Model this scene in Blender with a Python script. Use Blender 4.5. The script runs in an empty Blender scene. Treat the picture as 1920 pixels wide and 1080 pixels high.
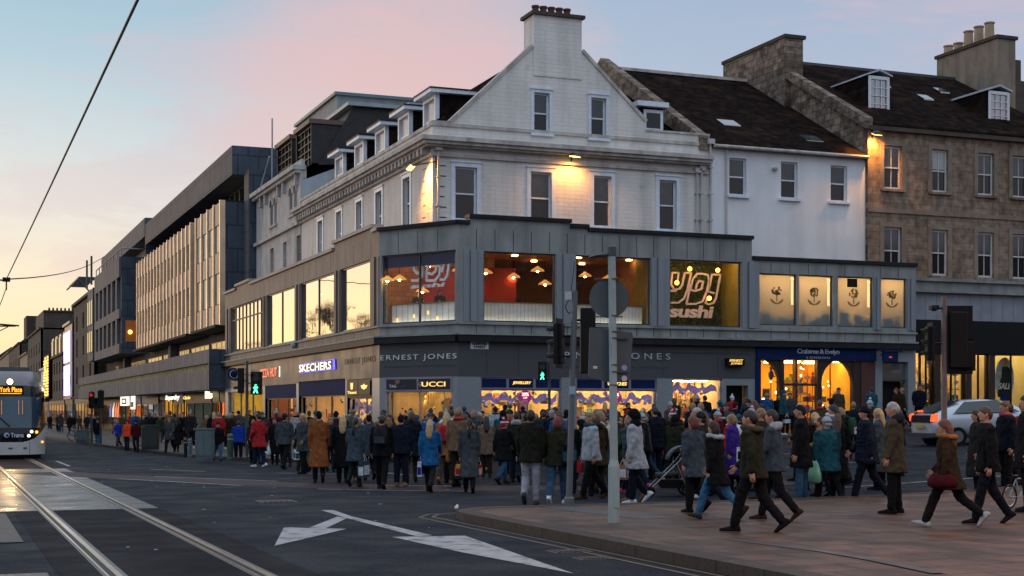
import bpy, bmesh, math, random
from mathutils import Vector, Matrix, noise as mnoise
R=math.radians
rnd=random.Random(7)
scene=bpy.context.scene
# ---------------------------------------------------------------- camera, sky, sun, exposure
# world axes: X = across the main street (north), Y = along the main street (west), Z up
F0=2700.0; CX=960.0; HY=767.0; CH=1.72
CS,SN=0.9301,0.3672
cam_d=bpy.data.cameras.new("camera"); cam=bpy.data.objects.new("camera",cam_d)
scene.collection.objects.link(cam); scene.camera=cam
cam.location=(0,0,CH); cam.rotation_euler=(R(90),0,-math.atan2(SN,CS))
cam_d.sensor_width=36; cam_d.lens=F0/1920*36; cam_d.shift_y=(HY-540)/1920
cam_d.clip_start=0.3; cam_d.clip_end=6000
scene.view_settings.view_transform='Standard'; scene.view_settings.look='None'
scene.view_settings.exposure=0.15; scene.view_settings.gamma=1.0
scene.cycles.max_bounces=6; scene.cycles.diffuse_bounces=3; scene.cycles.glossy_bounces=4
scene.cycles.transparent_max_bounces=12; scene.cycles.sample_clamp_indirect=4
SUN_EL=R(2.5); SUN_AZ=R(28)            # sun low, 28 deg south of the street axis
sd=Vector((-math.sin(SUN_AZ)*math.cos(SUN_EL), math.cos(SUN_AZ)*math.cos(SUN_EL), math.sin(SUN_EL)))
w=bpy.data.worlds.new("World"); scene.world=w; w.use_nodes=True
nt=w.node_tree; nt.nodes.clear(); N=nt.nodes.new; L=nt.links.new
def wmath(op,a,b=None,c=None,clamp=False):
    n=N('ShaderNodeMath'); n.operation=op; n.use_clamp=clamp
    for i,x in enumerate((a,b,c)):
        if x is None: continue
        if isinstance(x,(int,float)): n.inputs[i].default_value=x
        else: L(x,n.inputs[i])
    return n.outputs[0]
def ramp(fac,stops):
    n=N('ShaderNodeValToRGB'); L(fac,n.inputs[0]); e=n.color_ramp.elements
    while len(e)<len(stops): e.new(0.5)
    for i,(p,c) in enumerate(stops): e[i].position=p; e[i].color=(c[0],c[1],c[2],1)
    return n.outputs[0]
def wmix(f,a,b,mode='MIX'):
    n=N('ShaderNodeMix'); n.data_type='RGBA'; n.blend_type=mode
    if isinstance(f,(int,float)): n.inputs[0].default_value=f
    else: L(f,n.inputs[0])
    for k,x in ((6,a),(7,b)):
        if isinstance(x,tuple): n.inputs[k].default_value=(*x,1)
        else: L(x,n.inputs[k])
    return n.outputs[2]
tc=N('ShaderNodeTexCoord'); nrm=N('ShaderNodeVectorMath'); nrm.operation='NORMALIZE'; L(tc.outputs['Generated'],nrm.inputs[0])
sep=N('ShaderNodeSeparateXYZ'); L(nrm.outputs[0],sep.inputs[0])
sz=sep.outputs[2]; szc=wmath('MAXIMUM',sz,0.0)
dt=N('ShaderNodeVectorMath'); dt.operation='DOT_PRODUCT'; L(nrm.outputs[0],dt.inputs[0]); dt.inputs[1].default_value=(-math.sin(SUN_AZ),math.cos(SUN_AZ),0)
az=dt.outputs['Value']
west=ramp(szc,[(0,(.92,.60,.30)),(.035,(.98,.76,.44)),(.08,(.88,.76,.56)),(.13,(.74,.71,.66)),(.18,(.57,.65,.68)),(.23,(.40,.56,.65)),(.29,(.29,.47,.60)),(.55,(.42,.52,.60)),(1,(.44,.54,.64))])
north=ramp(szc,[(0,(.50,.47,.50)),(.1,(.52,.48,.54)),(.17,(.47,.47,.57)),(.22,(.40,.46,.60)),(.29,(.32,.42,.58)),(.55,(.42,.52,.62)),(1,(.44,.54,.64))])
mr=N('ShaderNodeMapRange'); mr.interpolation_type='SMOOTHSTEP'; L(az,mr.inputs[0]); mr.inputs[1].default_value=.45; mr.inputs[2].default_value=.92
base=wmix(mr.outputs[0],north,west)
# thin pink cloud veils
mp=N('ShaderNodeMapping'); L(nrm.outputs[0],mp.inputs[0]); mp.inputs['Scale'].default_value=(2.2,2.2,9.0); mp.inputs['Rotation'].default_value=(R(12),R(-14),0)
nz=N('ShaderNodeTexNoise'); L(mp.outputs[0],nz.inputs['Vector']); nz.inputs['Scale'].default_value=2.3; nz.inputs['Detail'].default_value=9; nz.inputs['Roughness'].default_value=.62; nz.inputs['Distortion'].default_value=.6
cm=N('ShaderNodeMapRange'); cm.interpolation_type='SMOOTHSTEP'; L(nz.outputs[0],cm.inputs[0]); cm.inputs[1].default_value=.47; cm.inputs[2].default_value=.62
vm=N('ShaderNodeMapRange'); L(az,vm.inputs[0]); vm.inputs[1].default_value=.99; vm.inputs[2].default_value=.75; vm.inputs[3].default_value=.07; vm.inputs[4].default_value=.42
cf=wmath('MULTIPLY',cm.outputs[0],vm.outputs[0],clamp=True)
base=wmix(cf,base,(.64,.46,.53))
# warm pink glow close to the roofs, north-west
d2=N('ShaderNodeVectorMath'); d2.operation='DOT_PRODUCT'; L(nrm.outputs[0],d2.inputs[0]); g=Vector((SN*1-CS*.07,CS*1+SN*.07,.19)).normalized(); d2.inputs[1].default_value=g
gm=N('ShaderNodeMapRange'); gm.interpolation_type='SMOOTHSTEP'; L(d2.outputs['Value'],gm.inputs[0]); gm.inputs[1].default_value=.986; gm.inputs[2].default_value=1.0; gm.inputs[4].default_value=.6
base=wmix(gm.outputs[0],base,(.82,.46,.42))
sky=N('ShaderNodeTexSky'); sky.sky_type='NISHITA'; sky.sun_disc=False; sky.sun_elevation=SUN_EL; sky.sun_rotation=-SUN_AZ
skm=N('ShaderNodeVectorMath'); skm.operation='SCALE'; L(sky.outputs[0],skm.inputs[0]); skm.inputs['Scale'].default_value=.03
base=wmix(1.0,base,skm.outputs[0],'ADD')
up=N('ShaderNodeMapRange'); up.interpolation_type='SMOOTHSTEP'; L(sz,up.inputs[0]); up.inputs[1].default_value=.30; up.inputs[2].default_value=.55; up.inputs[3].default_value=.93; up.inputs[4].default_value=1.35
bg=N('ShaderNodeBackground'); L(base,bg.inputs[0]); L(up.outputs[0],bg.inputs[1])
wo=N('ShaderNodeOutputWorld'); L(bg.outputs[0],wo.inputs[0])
sl=bpy.data.lights.new("sun",'SUN'); sl.energy=.55; sl.angle=R(12); sl.color=(1,.68,.42)
so=bpy.data.objects.new("sun",sl); scene.collection.objects.link(so); so.rotation_euler=(-sd).to_track_quat('-Z','Y').to_euler()

# ---------------------------------------------------------------- photo geometry on real planes
def V(px,u): r=(px-CX)/F0; return u*(CS*r+SN)/(CS-SN*r)
def U(px,v): r=(px-CX)/F0; return v*(CS-SN*r)/(CS*r+SN)
def Dp(v,u): return SN*v+CS*u
def Z(py,v,u): return CH+(HY-py)/F0*Dp(v,u)
def road_z(v,u):
    f=-.005*max(0.0,min(u,300)-12)
    x=v-17.0; r=0.0
    if x>-4: r=.05*(x*.5+math.sqrt(x*x*.25+1.2))-.05*(-2+math.sqrt(4+1.2))
    k=min(1,max(0,(u-6)/16.0)); return f+max(0,min(r,4))*k
def ground(px,py,h=0.0):
    D=20.0; r=(px-CX)/F0
    for _ in range(60):
        v=D*(CS*r+SN); u=D*(CS-SN*r)
        D2=(CH-road_z(v,u)-h)/max(.004,(py-HY)/F0); D=.6*D+.4*min(D2,400)
    return v,u
# ---------------------------------------------------------------- object helpers
C=scene.collection
def link(o,parent=None):
    C.objects.link(o)
    if parent is not None: o.parent=parent
    return o
def tag(o,label=None,cat=None,group=None,kind=None):
    if label: o['label']=label
    if cat: o['category']=cat
    if group: o['group']=group
    if kind: o['kind']=kind
    return o
def thing(name,label,cat,group=None,loc=(0,0,0),rz=0):
    o=bpy.data.objects.new(name,None); link(o); o.location=loc; o.rotation_euler=(0,0,rz); o.empty_display_size=.2
    return tag(o,label,cat,group)
class Fr:
    """facade frame: s along the wall, d outwards, z up"""
    def __init__(s,ox,oy,sx,sy,nx,ny): s.o=(ox,oy); s.s=(sx,sy); s.n=(nx,ny)
    def p(s,a,d,z): return (s.o[0]+s.s[0]*a+s.n[0]*d, s.o[1]+s.s[1]*a+s.n[1]*d, z)
def FP(v): return Fr(v,0,0,1,-1,0)      # faces the main street, s = Y
def FH(u): return Fr(0,u,1,0,0,-1)      # faces the side street, s = X
W0=Fr(0,0,1,0,0,1)                      # plain world: s=X d=Y
class MB:
    def __init__(s): s.v=[]; s.f=[]; s.m=[]
    def quad(s,a,b,c,d,m=0):
        n=len(s.v); s.v+=[a,b,c,d]; s.f.append((n,n+1,n+2,n+3)); s.m.append(m)
    def poly(s,pts,m=0):
        n=len(s.v); s.v+=list(pts); s.f.append(tuple(range(n,n+len(pts)))); s.m.append(m)
    def hexa(s,P,m=0):
        n=len(s.v); s.v+=P
        for q in ((0,3,2,1),(4,5,6,7),(0,1,5,4),(1,2,6,5),(2,3,7,6),(3,0,4,7)): s.f.append(tuple(n+i for i in q)); s.m.append(m)
    def box(s,F,a0,a1,d0,d1,z0,z1,m=0):
        s.hexa([F.p(a0,d0,z0),F.p(a1,d0,z0),F.p(a1,d1,z0),F.p(a0,d1,z0),F.p(a0,d0,z1),F.p(a1,d0,z1),F.p(a1,d1,z1),F.p(a0,d1,z1)],m); return s
    def prism(s,F,pts,d0,d1,m=0):
        """polygon of (s,z) extruded in d"""
        n=len(s.v); k=len(pts)
        s.v+=[F.p(a,d0,z) for a,z in pts]+[F.p(a,d1,z) for a,z in pts]
        s.f.append(tuple(range(n,n+k))); s.f.append(tuple(range(n+2*k-1,n+k-1,-1))); s.m+=[m,m]
        for i in range(k): j=(i+1)%k; s.f.append((n+i,n+j,n+k+j,n+k+i)); s.m.append(m)
        return s
    def tube(s,p0,p1,r0,r1=None,n=8,m=0,cap=True):
        r1=r0 if r1 is None else r1
        p0=Vector(p0); p1=Vector(p1); ax=(p1-p0)
        if ax.length<1e-6: return s
        ax.normalize(); up=Vector((0,0,1)) if abs(ax.z)<.9 else Vector((1,0,0)); x=ax.cross(up).normalized(); y=ax.cross(x)
        b=len(s.v)
        for p,r in ((p0,r0),(p1,r1)):
            for i in range(n): t=2*math.pi*i/n; s.v.append(tuple(p+x*(r*math.cos(t))+y*(r*math.sin(t))))
        for i in range(n): j=(i+1)%n; s.f.append((b+i,b+j,b+n+j,b+n+i)); s.m.append(m)
        if cap: s.f.append(tuple(range(b+n-1,b-1,-1))); s.f.append(tuple(range(b+n,b+2*n))); s.m+=[m,m]
        return s
    def path(s,pts,r,n=6,m=0):
        for a,b in zip(pts,pts[1:]): s.tube(a,b,r,r,n,m)
        return s
    def loft(s,rings,m=0,cap=True):
        b=len(s.v); n=len(rings[0])
        for q in rings: s.v+=[tuple(p) for p in q]
        for k in range(len(rings)-1):
            for i in range(n): j=(i+1)%n; s.f.append((b+k*n+i,b+k*n+j,b+(k+1)*n+j,b+(k+1)*n+i)); s.m.append(m)
        if cap: s.f.append(tuple(range(b+n-1,b-1,-1))); e=b+(len(rings)-1)*n; s.f.append(tuple(range(e,e+n))); s.m+=[m,m]
        return s
    def ball(s,c,r,n=8,k=6,m=0):
        rx,ry,rz=(r,r,r) if isinstance(r,(int,float)) else r
        s.loft([[(c[0]+rx*math.sin(math.pi*max(.02,min(.98,a/k)))*math.cos(2*math.pi*i/n),c[1]+ry*math.sin(math.pi*max(.02,min(.98,a/k)))*math.sin(2*math.pi*i/n),c[2]-rz*math.cos(math.pi*a/k)) for i in range(n)] for a in range(k+1)],m); return s
    def lathe(s,c,prof,n=12,m=0):
        s.loft([[(c[0]+r*math.cos(2*math.pi*i/n),c[1]+r*math.sin(2*math.pi*i/n),c[2]+z) for i in range(n)] for r,z in prof],m); return s
    def mesh(s,name,mats,smooth=False):
        me=bpy.data.meshes.new(name); me.from_pydata([tuple(p) for p in s.v],[],s.f)
        if len(set(s.m))>1:
            for p,k in zip(me.polygons,s.m): p.material_index=k
        for m in (mats if isinstance(mats,(list,tuple)) else [mats]): me.materials.append(m)
        bm=bmesh.new(); bm.from_mesh(me); bmesh.ops.recalc_face_normals(bm,faces=bm.faces); bm.to_mesh(me); bm.free()
        if smooth:
            for p in me.polygons: p.use_smooth=True
        return me
    def obj(s,name,mats,parent=None,smooth=False,**k):
        o=bpy.data.objects.new(name,s.mesh(name,mats,smooth)); link(o,parent)
        return tag(o,**k) if k else o
def each(mb,name,mats,parent,k=1):
    """one object per k boxes collected in mb (each box is 8 vertices, 6 faces)"""
    for i in range(0,len(mb.v),8*k):
        q=MB(); q.v=mb.v[i:i+8*k]; n=len(q.v)//8; q.f=[tuple(x-i for x in f) for f in mb.f[i//8*6:i//8*6+6*n]]; q.m=mb.m[i//8*6:i//8*6+6*n]; q.obj(name,mats,parent)
def bevel(o,wd=.02,seg=2):
    b=o.modifiers.new('bevel','BEVEL'); b.width=wd; b.segments=seg; b.limit_method='ANGLE'; b.angle_limit=R(40); return o
def clip(poly,half):
    """clip (s,z) polygon by half planes (a,b,c): a*s+b*z<=c"""
    for a,b,c in half:
        out=[]
        for i in range(len(poly)):
            p=poly[i]; q=poly[(i+1)%len(poly)]; fp=a*p[0]+b*p[1]-c; fq=a*q[0]+b*q[1]-c
            if fp<=1e-9: out.append(p)
            if fp*fq<-1e-15: t=fp/(fp-fq); out.append((p[0]+(q[0]-p[0])*t,p[1]+(q[1]-p[1])*t))
        poly=out
        if len(poly)<3: return []
    return poly
def wall(mb,F,s0,s1,z0,z1,holes=(),thick=.3,half=(),d=0,m=0,ends=True):
    """wall sheet with real thickness, openings cut out, reveals closed"""
    xs=sorted({s0,s1,*[max(s0,min(s1,h[i])) for h in holes for i in (0,1)]}); zs=sorted({z0,z1,*[max(z0,min(z1,h[i])) for h in holes for i in (2,3)]})
    ins=lambda x,z: any(h[0]<x<h[1] and h[2]<z<h[3] for h in holes)
    for a,b in zip(xs,xs[1:]):
        for c,e in zip(zs,zs[1:]):
            if b-a<1e-6 or e-c<1e-6 or ins((a+b)/2,(c+e)/2): continue
            P=[(a,c),(b,c),(b,e),(a,e)]
            if half: P=clip(P,half)
            if len(P)<3: continue
            mb.poly([F.p(x,d,z) for x,z in P],m); mb.poly([F.p(x,d-thick,z) for x,z in P][::-1],m)
    for a,b,c,e in [h[:4] for h in holes]:
        for (x0,c0),(x1,c1) in (((a,c),(b,c)),((b,c),(b,e)),((b,e),(a,e)),((a,e),(a,c))):
            mb.quad(F.p(x0,d,c0),F.p(x1,d,c1),F.p(x1,d-thick,c1),F.p(x0,d-thick,c0),m)
    if ends and not half:
        for (x0,c0),(x1,c1) in (((s0,z0),(s1,z0)),((s1,z0),(s1,z1)),((s1,z1),(s0,z1)),((s0,z1),(s0,z0))):
            mb.quad(F.p(x0,d,c0),F.p(x1,d,c1),F.p(x1,d-thick,c1),F.p(x0,d-thick,c0),m)
    return mb
# ---------------------------------------------------------------- materials
MATS={}
def M(name,col,rough=.6,metal=0,var=.12,scale=2.0,bump=0.0,bscale=30,spec=.5,blocks=None,streak=0.0,emis=None,estr=1.0,ior=1.5,dirt=None,coord='pos',rvar=0,detail=6):
    if name in MATS: return MATS[name]
    m=bpy.data.materials.new(name); m.use_nodes=True; t=m.node_tree; b=t.nodes['Principled BSDF']; MATS[name]=m
    b.inputs['Roughness'].default_value=rough; b.inputs['Metallic'].default_value=metal; b.inputs['IOR'].default_value=ior
    b.inputs['Specular IOR Level'].default_value=spec
    b.inputs['Base Color'].default_value=(*col,1)
    m.diffuse_color=(*col,1)
    n=t.nodes.new; l=t.links.new
    if coord=='pos': src=n('ShaderNodeNewGeometry').outputs['Position']
    else: src=n('ShaderNodeTexCoord').outputs['Object']
    def mix(f,a,bb,mode='MIX'):
        x=n('ShaderNodeMix'); x.data_type='RGBA'; x.blend_type=mode
        for k,q in ((0,f),(6,a),(7,bb)):
            if isinstance(q,(int,float)): x.inputs[k].default_value=q
            elif isinstance(q,tuple): x.inputs[k].default_value=(*q,1)
            else: l(q,x.inputs[k])
        return x.outputs[2]
    def noise(sc,scale3=(1,1,1),det=detail):
        mp=n('ShaderNodeMapping'); l(src,mp.inputs[0]); mp.inputs['Scale'].default_value=scale3
        z=n('ShaderNodeTexNoise'); l(mp.outputs[0],z.inputs['Vector']); z.inputs['Scale'].default_value=sc; z.inputs['Detail'].default_value=det; return z.outputs[0]
    def mapr(x,a,b_,c,d):
        q=n('ShaderNodeMapRange'); l(x,q.inputs[0])
        for i,k in enumerate((a,b_,c,d)): q.inputs[i+1].default_value=k
        return q.outputs[0]
    cur=None
    if var>0:
        f=mapr(noise(scale),.3,.7,1-var,1+var); cur=mix(1.0,(col[0],col[1],col[2]),f,'MULTIPLY')
    if streak>0:
        f=mapr(noise(1.6,(1.2,1.2,.12),5),.42,.68,1.0,1-streak); cur=mix(1.0,cur if cur else col,f,'MULTIPLY')
    if dirt:
        f=mapr(noise(dirt[1],(1,1,1),8),dirt[2],dirt[2]+.15,0,dirt[3]); cur=mix(f,cur if cur else col,dirt[0])
    hts=[]
    if blocks:   # (axis, width, height, mortar_darkness, value_variation, bump)
        ax,bw,bh,md,vv,bb=blocks
        sp=n('ShaderNodeSeparateXYZ'); l(src,sp.inputs[0]); cb=n('ShaderNodeCombineXYZ')
        i={'xz':(0,2),'yz':(1,2),'xy':(0,1),'yx':(1,0)}[ax]
        l(sp.outputs[i[0]],cb.inputs[0]); l(sp.outputs[i[1]],cb.inputs[1])
        br=n('ShaderNodeTexBrick'); l(cb.outputs[0],br.inputs['Vector']); br.inputs['Scale'].default_value=1
        br.inputs['Brick Width'].default_value=bw; br.inputs['Row Height'].default_value=bh; br.inputs['Mortar Size'].default_value=.022 if ax in('xy','yx') and bh<1 else (.026 if bh==.17 else (.06 if bw>1 and bh>1 else min(.014,bh*.06)))
        br.inputs['Color1'].default_value=(1-vv,1-vv,1-vv,1); br.inputs['Color2'].default_value=(1+vv,1+vv*.96,1+vv*.9,1); br.inputs['Mortar'].default_value=(md,md,md,1)
        br.inputs['Mortar Smooth'].default_value=.3; br.inputs['Bias'].default_value=0
        cur=mix(1.0,cur if cur else col,br.outputs[0],'MULTIPLY'); hts.append((br.outputs['Fac'],-bb))
    if cur is not None: l(cur,b.inputs['Base Color'])
    if rvar>0: l(mapr(noise(.9),.35,.65,max(.02,rough-rvar),rough+rvar),b.inputs['Roughness'])
    if bump>0: hts.append((noise(bscale,(1,1,1),4),bump))
    prev=None
    for h,st in hts:
        if st==0: continue
        bp=n('ShaderNodeBump'); bp.inputs['Strength'].default_value=min(1,abs(st)); bp.inputs['Distance'].default_value=.02; bp.invert=st<0
        l(h,bp.inputs['Height'])
        if prev: l(prev,bp.inputs['Normal'])
        prev=bp.outputs[0]
    if prev: l(prev,b.inputs['Normal'])
    if emis: b.inputs['Emission Color'].default_value=(*emis,1); b.inputs['Emission Strength'].default_value=estr
    return m
def glass(name,refl=.12,tint=(.9,.93,.95),gl=(1,1,1),rough=.02,ior=1.5):
    m=bpy.data.materials.new(name); m.use_nodes=True; t=m.node_tree; t.nodes.clear(); n=t.nodes.new; l=t.links.new
    o=n('ShaderNodeOutputMaterial'); mx=n('ShaderNodeMixShader'); tr=n('ShaderNodeBsdfTransparent'); g=n('ShaderNodeBsdfGlossy')
    tr.inputs[0].default_value=(*tint,1); g.inputs[0].default_value=(*gl,1); g.inputs['Roughness'].default_value=rough
    lw=n('ShaderNodeLayerWeight'); lw.inputs[0].default_value=.5; pw=n('ShaderNodeMath'); pw.operation='POWER'; pw.inputs[1].default_value=4; l(lw.outputs['Facing'],pw.inputs[0]); a=n('ShaderNodeMath'); a.operation='MULTIPLY_ADD'; a.use_clamp=True; a.inputs[1].default_value=ior; a.inputs[2].default_value=refl; l(pw.outputs[0],a.inputs[0])
    # old panes are never quite flat
    nz=n('ShaderNodeTexNoise'); gp=n('ShaderNodeNewGeometry'); l(gp.outputs['Position'],nz.inputs['Vector']); nz.inputs['Scale'].default_value=.8; bp=n('ShaderNodeBump'); bp.inputs['Strength'].default_value=.03; bp.inputs['Distance'].default_value=.1; l(nz.outputs[0],bp.inputs['Height']); l(bp.outputs[0],g.inputs['Normal'])
    l(a.outputs[0],mx.inputs[0]); l(tr.outputs[0],mx.inputs[1]); l(g.outputs[0],mx.inputs[2]); l(mx.outputs[0],o.inputs[0]); MATS[name]=m; return m
g_clear=glass('clear_glass',.03,(.97,.97,.96),ior=.35); g_mirror=glass('sky_reflecting_glass',.66,(.6,.55,.46),(1,.97,.9),ior=.8); g_film=glass('tinted_glass',.05,(.93,.9,.87),ior=.5)
m_pane=M('dark_window_glass',(.012,.014,.018),.04,spec=.6,var=.4,scale=.7,ior=1.45)
m_paneU=M('upper_sash_glass',(.026,.033,.044),.08,spec=.8,var=.5,scale=1.3)  # lighter bluish base colour stands in for reflections in the upper sashes
m_pane2=M('bright_window_glass',(.05,.06,.07),.04,spec=1.0,var=.3,ior=2.4)
m_blind=M('pane_with_blind',(.33,.34,.36),.12,spec=1.0,var=.1)
m_white_paint=M('white_painted_wood',(.74,.82,.92),.45,var=.08,scale=5,streak=.12)
m_wallP=M('white_painted_brick_street_side',(.74,.68,.63),.75,var=.06,scale=1.2,streak=.14,blocks=('yz',.55,.17,.945,.02,.3),dirt=((.33,.3,.27),1.1,.6,.5))
m_wallH=M('white_painted_brick',(.80,.78,.74),.75,var=.06,scale=1.2,streak=.2,blocks=('xz',.55,.17,.945,.02,.3),dirt=((.33,.32,.30),1.1,.61,.5))
m_annex=M('white_painted_render',(.84,.86,.88),.8,var=.05,scale=1,streak=.1,bump=.15,bscale=14)
m_trim=M('weathered_stone_trim',(.56,.53,.49),.8,var=.16,scale=2.5,streak=.4,bump=.15,bscale=20)
m_slate=M('dark_roof_slate',(.020,.0145,.0135),1,spec=0,var=.4,scale=2.5,blocks=('xz',.35,.16,.6,.25,.4),dirt=((.045,.028,.018),.9,.54,.8))
m_slateP=M('dark_roof_slate_side',(.018,.013,.013),1,spec=0,var=.35,scale=2.5,blocks=('yz',.35,.16,.6,.25,.4),dirt=((.045,.035,.022),.8,.58,.6))
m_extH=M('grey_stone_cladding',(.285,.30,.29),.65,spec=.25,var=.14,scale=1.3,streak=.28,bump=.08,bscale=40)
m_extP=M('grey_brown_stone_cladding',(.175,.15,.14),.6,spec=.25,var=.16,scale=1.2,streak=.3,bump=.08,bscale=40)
m_granite=M('grey_granite_fascia',(.085,.09,.097),.42,spec=.14,var=.22,scale=55,rvar=.06,detail=3)
m_pier=M('blue_grey_granite_piers',(.24,.27,.30),.4,var=.28,scale=60,detail=3)
m_flash=M('dark_lead_flashing',(.013,.014,.018),.6,spec=.25,var=.3)
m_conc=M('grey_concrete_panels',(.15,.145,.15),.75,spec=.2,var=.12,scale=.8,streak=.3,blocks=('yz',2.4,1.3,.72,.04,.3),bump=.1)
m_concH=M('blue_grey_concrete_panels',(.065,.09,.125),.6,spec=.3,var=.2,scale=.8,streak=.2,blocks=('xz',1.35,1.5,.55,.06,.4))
m_concs=M('smooth_concrete',(.17,.165,.17),.75,spec=.2,var=.13,scale=.7,streak=.32,blocks=('yz',3.1,9,.8,.03,.2))
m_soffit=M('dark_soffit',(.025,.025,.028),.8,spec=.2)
m_fin=M('pale_metal_fins',(.88,.66,.44),.38,metal=.6,var=.18,scale=.6)
m_span=M('mauve_grey_spandrels',(.12,.115,.13),.5,var=.1)
m_stone=M('brown_sandstone_ashlar',(.28,.205,.15),.85,spec=.2,var=.4,scale=3.2,streak=.3,blocks=('xz',.8,.34,.62,.16,.5),bump=.3,bscale=18,dirt=((.09,.07,.055),.7,.55,.6))
m_rubble=M('rubble_stone_gable',(.19,.15,.12),.9,spec=.15,var=.5,scale=3.5,blocks=('yz',.52,.33,.4,.42,.8),bump=.5,bscale=9)
m_dstone=M('dark_sooty_stone',(.055,.046,.038),.85,var=.25,scale=1.2,streak=.3,blocks=('yz',.8,.34,.7,.1,.3))
m_dstoneH=M('sooty_brick_gable',(.085,.066,.05),.85,var=.2,scale=1.2,streak=.3,blocks=('xz',.8,.34,.7,.1,.3))
m_asph=M('dark_asphalt',(.015,.019,.029),.72,spec=.10,var=.85,scale=26,bump=.8,bscale=70,rvar=.13,dirt=((.024,.025,.03),.5,.48,.55))
m_pave=M('brown_paving_slabs',(.090,.046,.026),.5,spec=.35,var=.5,scale=1.6,blocks=('xy',.9,.6,.28,.14,.6),bump=.2,bscale=60,rvar=.15,dirt=((.025,.018,.016),.9,.50,.75))
m_pave2=M('grey_paving_slabs',(.06,.046,.040),.6,spec=.25,var=.2,scale=1.1,blocks=('yx',.9,.6,.55,.06,.4),rvar=.12)
m_kerb=M('granite_kerb',(.05,.04,.036),.65,spec=.2,var=.25,scale=9,blocks=('yx',.95,5,.3,.1,.6),bump=.3,bscale=25)
m_paint=M('worn_white_road_paint',(.34,.34,.36),.6,var=.12,scale=6,dirt=((.06,.06,.07),4.5,.50,.8),bump=.3,bscale=90)
m_yel=M('worn_yellow_road_paint',(.10,.07,.03),.6,var=.2,scale=6,dirt=((.06,.06,.06),2.5,.45,.9))
m_red=M('red_lane_surface',(.032,.011,.014),.6,spec=.2,var=.25,scale=8,dirt=((.045,.045,.05),1.2,.5,.8),bump=.4,bscale=110)
m_rail=M('polished_steel_rail',(.72,.62,.5),.22,metal=1,var=.1)
m_slabw=M('wet_concrete_track_slab',(.028,.028,.030),.33,var=.25,scale=3,rvar=.12,bump=.15,bscale=8,dirt=((.05,.05,.055),1.3,.5,.7))
m_slabd=M('dark_track_asphalt',(.013,.013,.017),.75,spec=.06,var=.25,scale=8,rvar=.1,bump=.25,bscale=60)
m_joint=M('pale_rail_joint_concrete',(.10,.095,.09),.45,var=.35,scale=9,dirt=((.06,.06,.06),5,.5,.8))
m_black=M('black_plastic',(.008,.008,.009),.5,spec=.2,var=.1)
m_dgrey=M('dark_grey_painted_steel',(.05,.06,.07),.4,var=.12,streak=.1)
m_polegrey=M('light_grey_green_steel',(.30,.38,.39),.45,var=.14,scale=4,streak=.25)
m_signback=M('grey_sign_back',(.065,.088,.10),.55,var=.1,scale=3)
m_brownpole=M('brown_grey_pole',(.16,.12,.115),.5,var=.2,scale=5)
m_navy=M('navy_blue_fascia',(.010,.022,.085),.7,spec=.05,var=.1)
m_lampw=M('warm_lamp',(1,1,1),emis=(1,.72,.38),estr=14,var=0)
m_lampo=M('sodium_lamp',(1,.7,.3),emis=(1,.52,.12),estr=5,var=0)
m_tubew=M('shop_ceiling_lamp',(1,1,1),emis=(1,.70,.32),estr=26,var=0)
m_tubec=M('cool_ceiling_lamp',(1,1,1),emis=(.95,.86,.72),estr=11,var=0)
m_ltr=M('silver_letters',(.62,.68,.74),.3,metal=.5,var=.05)
def emi(name,c,s): return M(name,c,.4,var=0,emis=c,estr=s)
m_eW=emi('lit_white_letters',(1,.95,.85),1.0); m_eY=emi('lit_yellow_letters',(1,.62,.15),1.05); m_eG=emi('lit_green_signal',(.10,1,.5),2.2); m_eR=emi('lit_red_letters',(.75,.12,.05),.9)
m_eB=emi('lit_blue_edge',(.01,.03,.8),.7); m_eO=emi('lit_orange_lamp',(1,.40,.06),6.0); m_eP=emi('lit_purple_tube',(.58,.52,1),1.5); m_eRed=emi('lit_tail_lamp',(1,.10,.02),1.5); m_eDim=emi('dim_red_letters',(.5,.05,.03),.8)
# ---------------------------------------------------------------- lettering
def text_mesh(body,mats,ext=.02,spacing=1.0,bold=0.0,shear=0.0):
    cu=bpy.data.curves.new('lettering','FONT'); cu.body=body; cu.size=1; cu.extrude=ext; cu.space_character=spacing; cu.offset=bold; cu.shear=shear; cu.resolution_u=3; cu.align_x='LEFT'
    o=bpy.data.objects.new('tmp',cu); C.objects.link(o); dg=bpy.context.evaluated_depsgraph_get(); me=bpy.data.meshes.new_from_object(o.evaluated_get(dg)); bpy.data.objects.remove(o)
    me.materials.clear()
    for m in (mats if isinstance(mats,list) else [mats]): me.materials.append(m)
    return me
def lettering(body,F,s0,s1,z0,z1,d,mat,parent=None,name='lettering',depth=.03,spacing=1.0,bold=0.0,shear=0.0,flip=None):
    """letters filling the box; s0 is where the text starts as the viewer reads it"""
    me=text_mesh(body,mat,1.0,spacing,bold,shear); xs=[v.co.x for v in me.vertices]; ys=[v.co.y for v in me.vertices]
    x0,x1,y0,y1=min(xs),max(xs),min(ys),max(ys)
    for v in me.vertices:
        a=s0+(v.co.x-x0)/(x1-x0)*(s1-s0); z=z0+(v.co.y-y0)/(y1-y0)*(z1-z0); dd=d+(v.co.z+1)*.5*depth
        v.co=Vector(F.p(a,dd,z))
    bm=bmesh.new(); bm.from_mesh(me); bmesh.ops.recalc_face_normals(bm,faces=bm.faces); bm.to_mesh(me); bm.free()
    me.name=name; o=bpy.data.objects.new(name,me); return link(o,parent)
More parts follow.
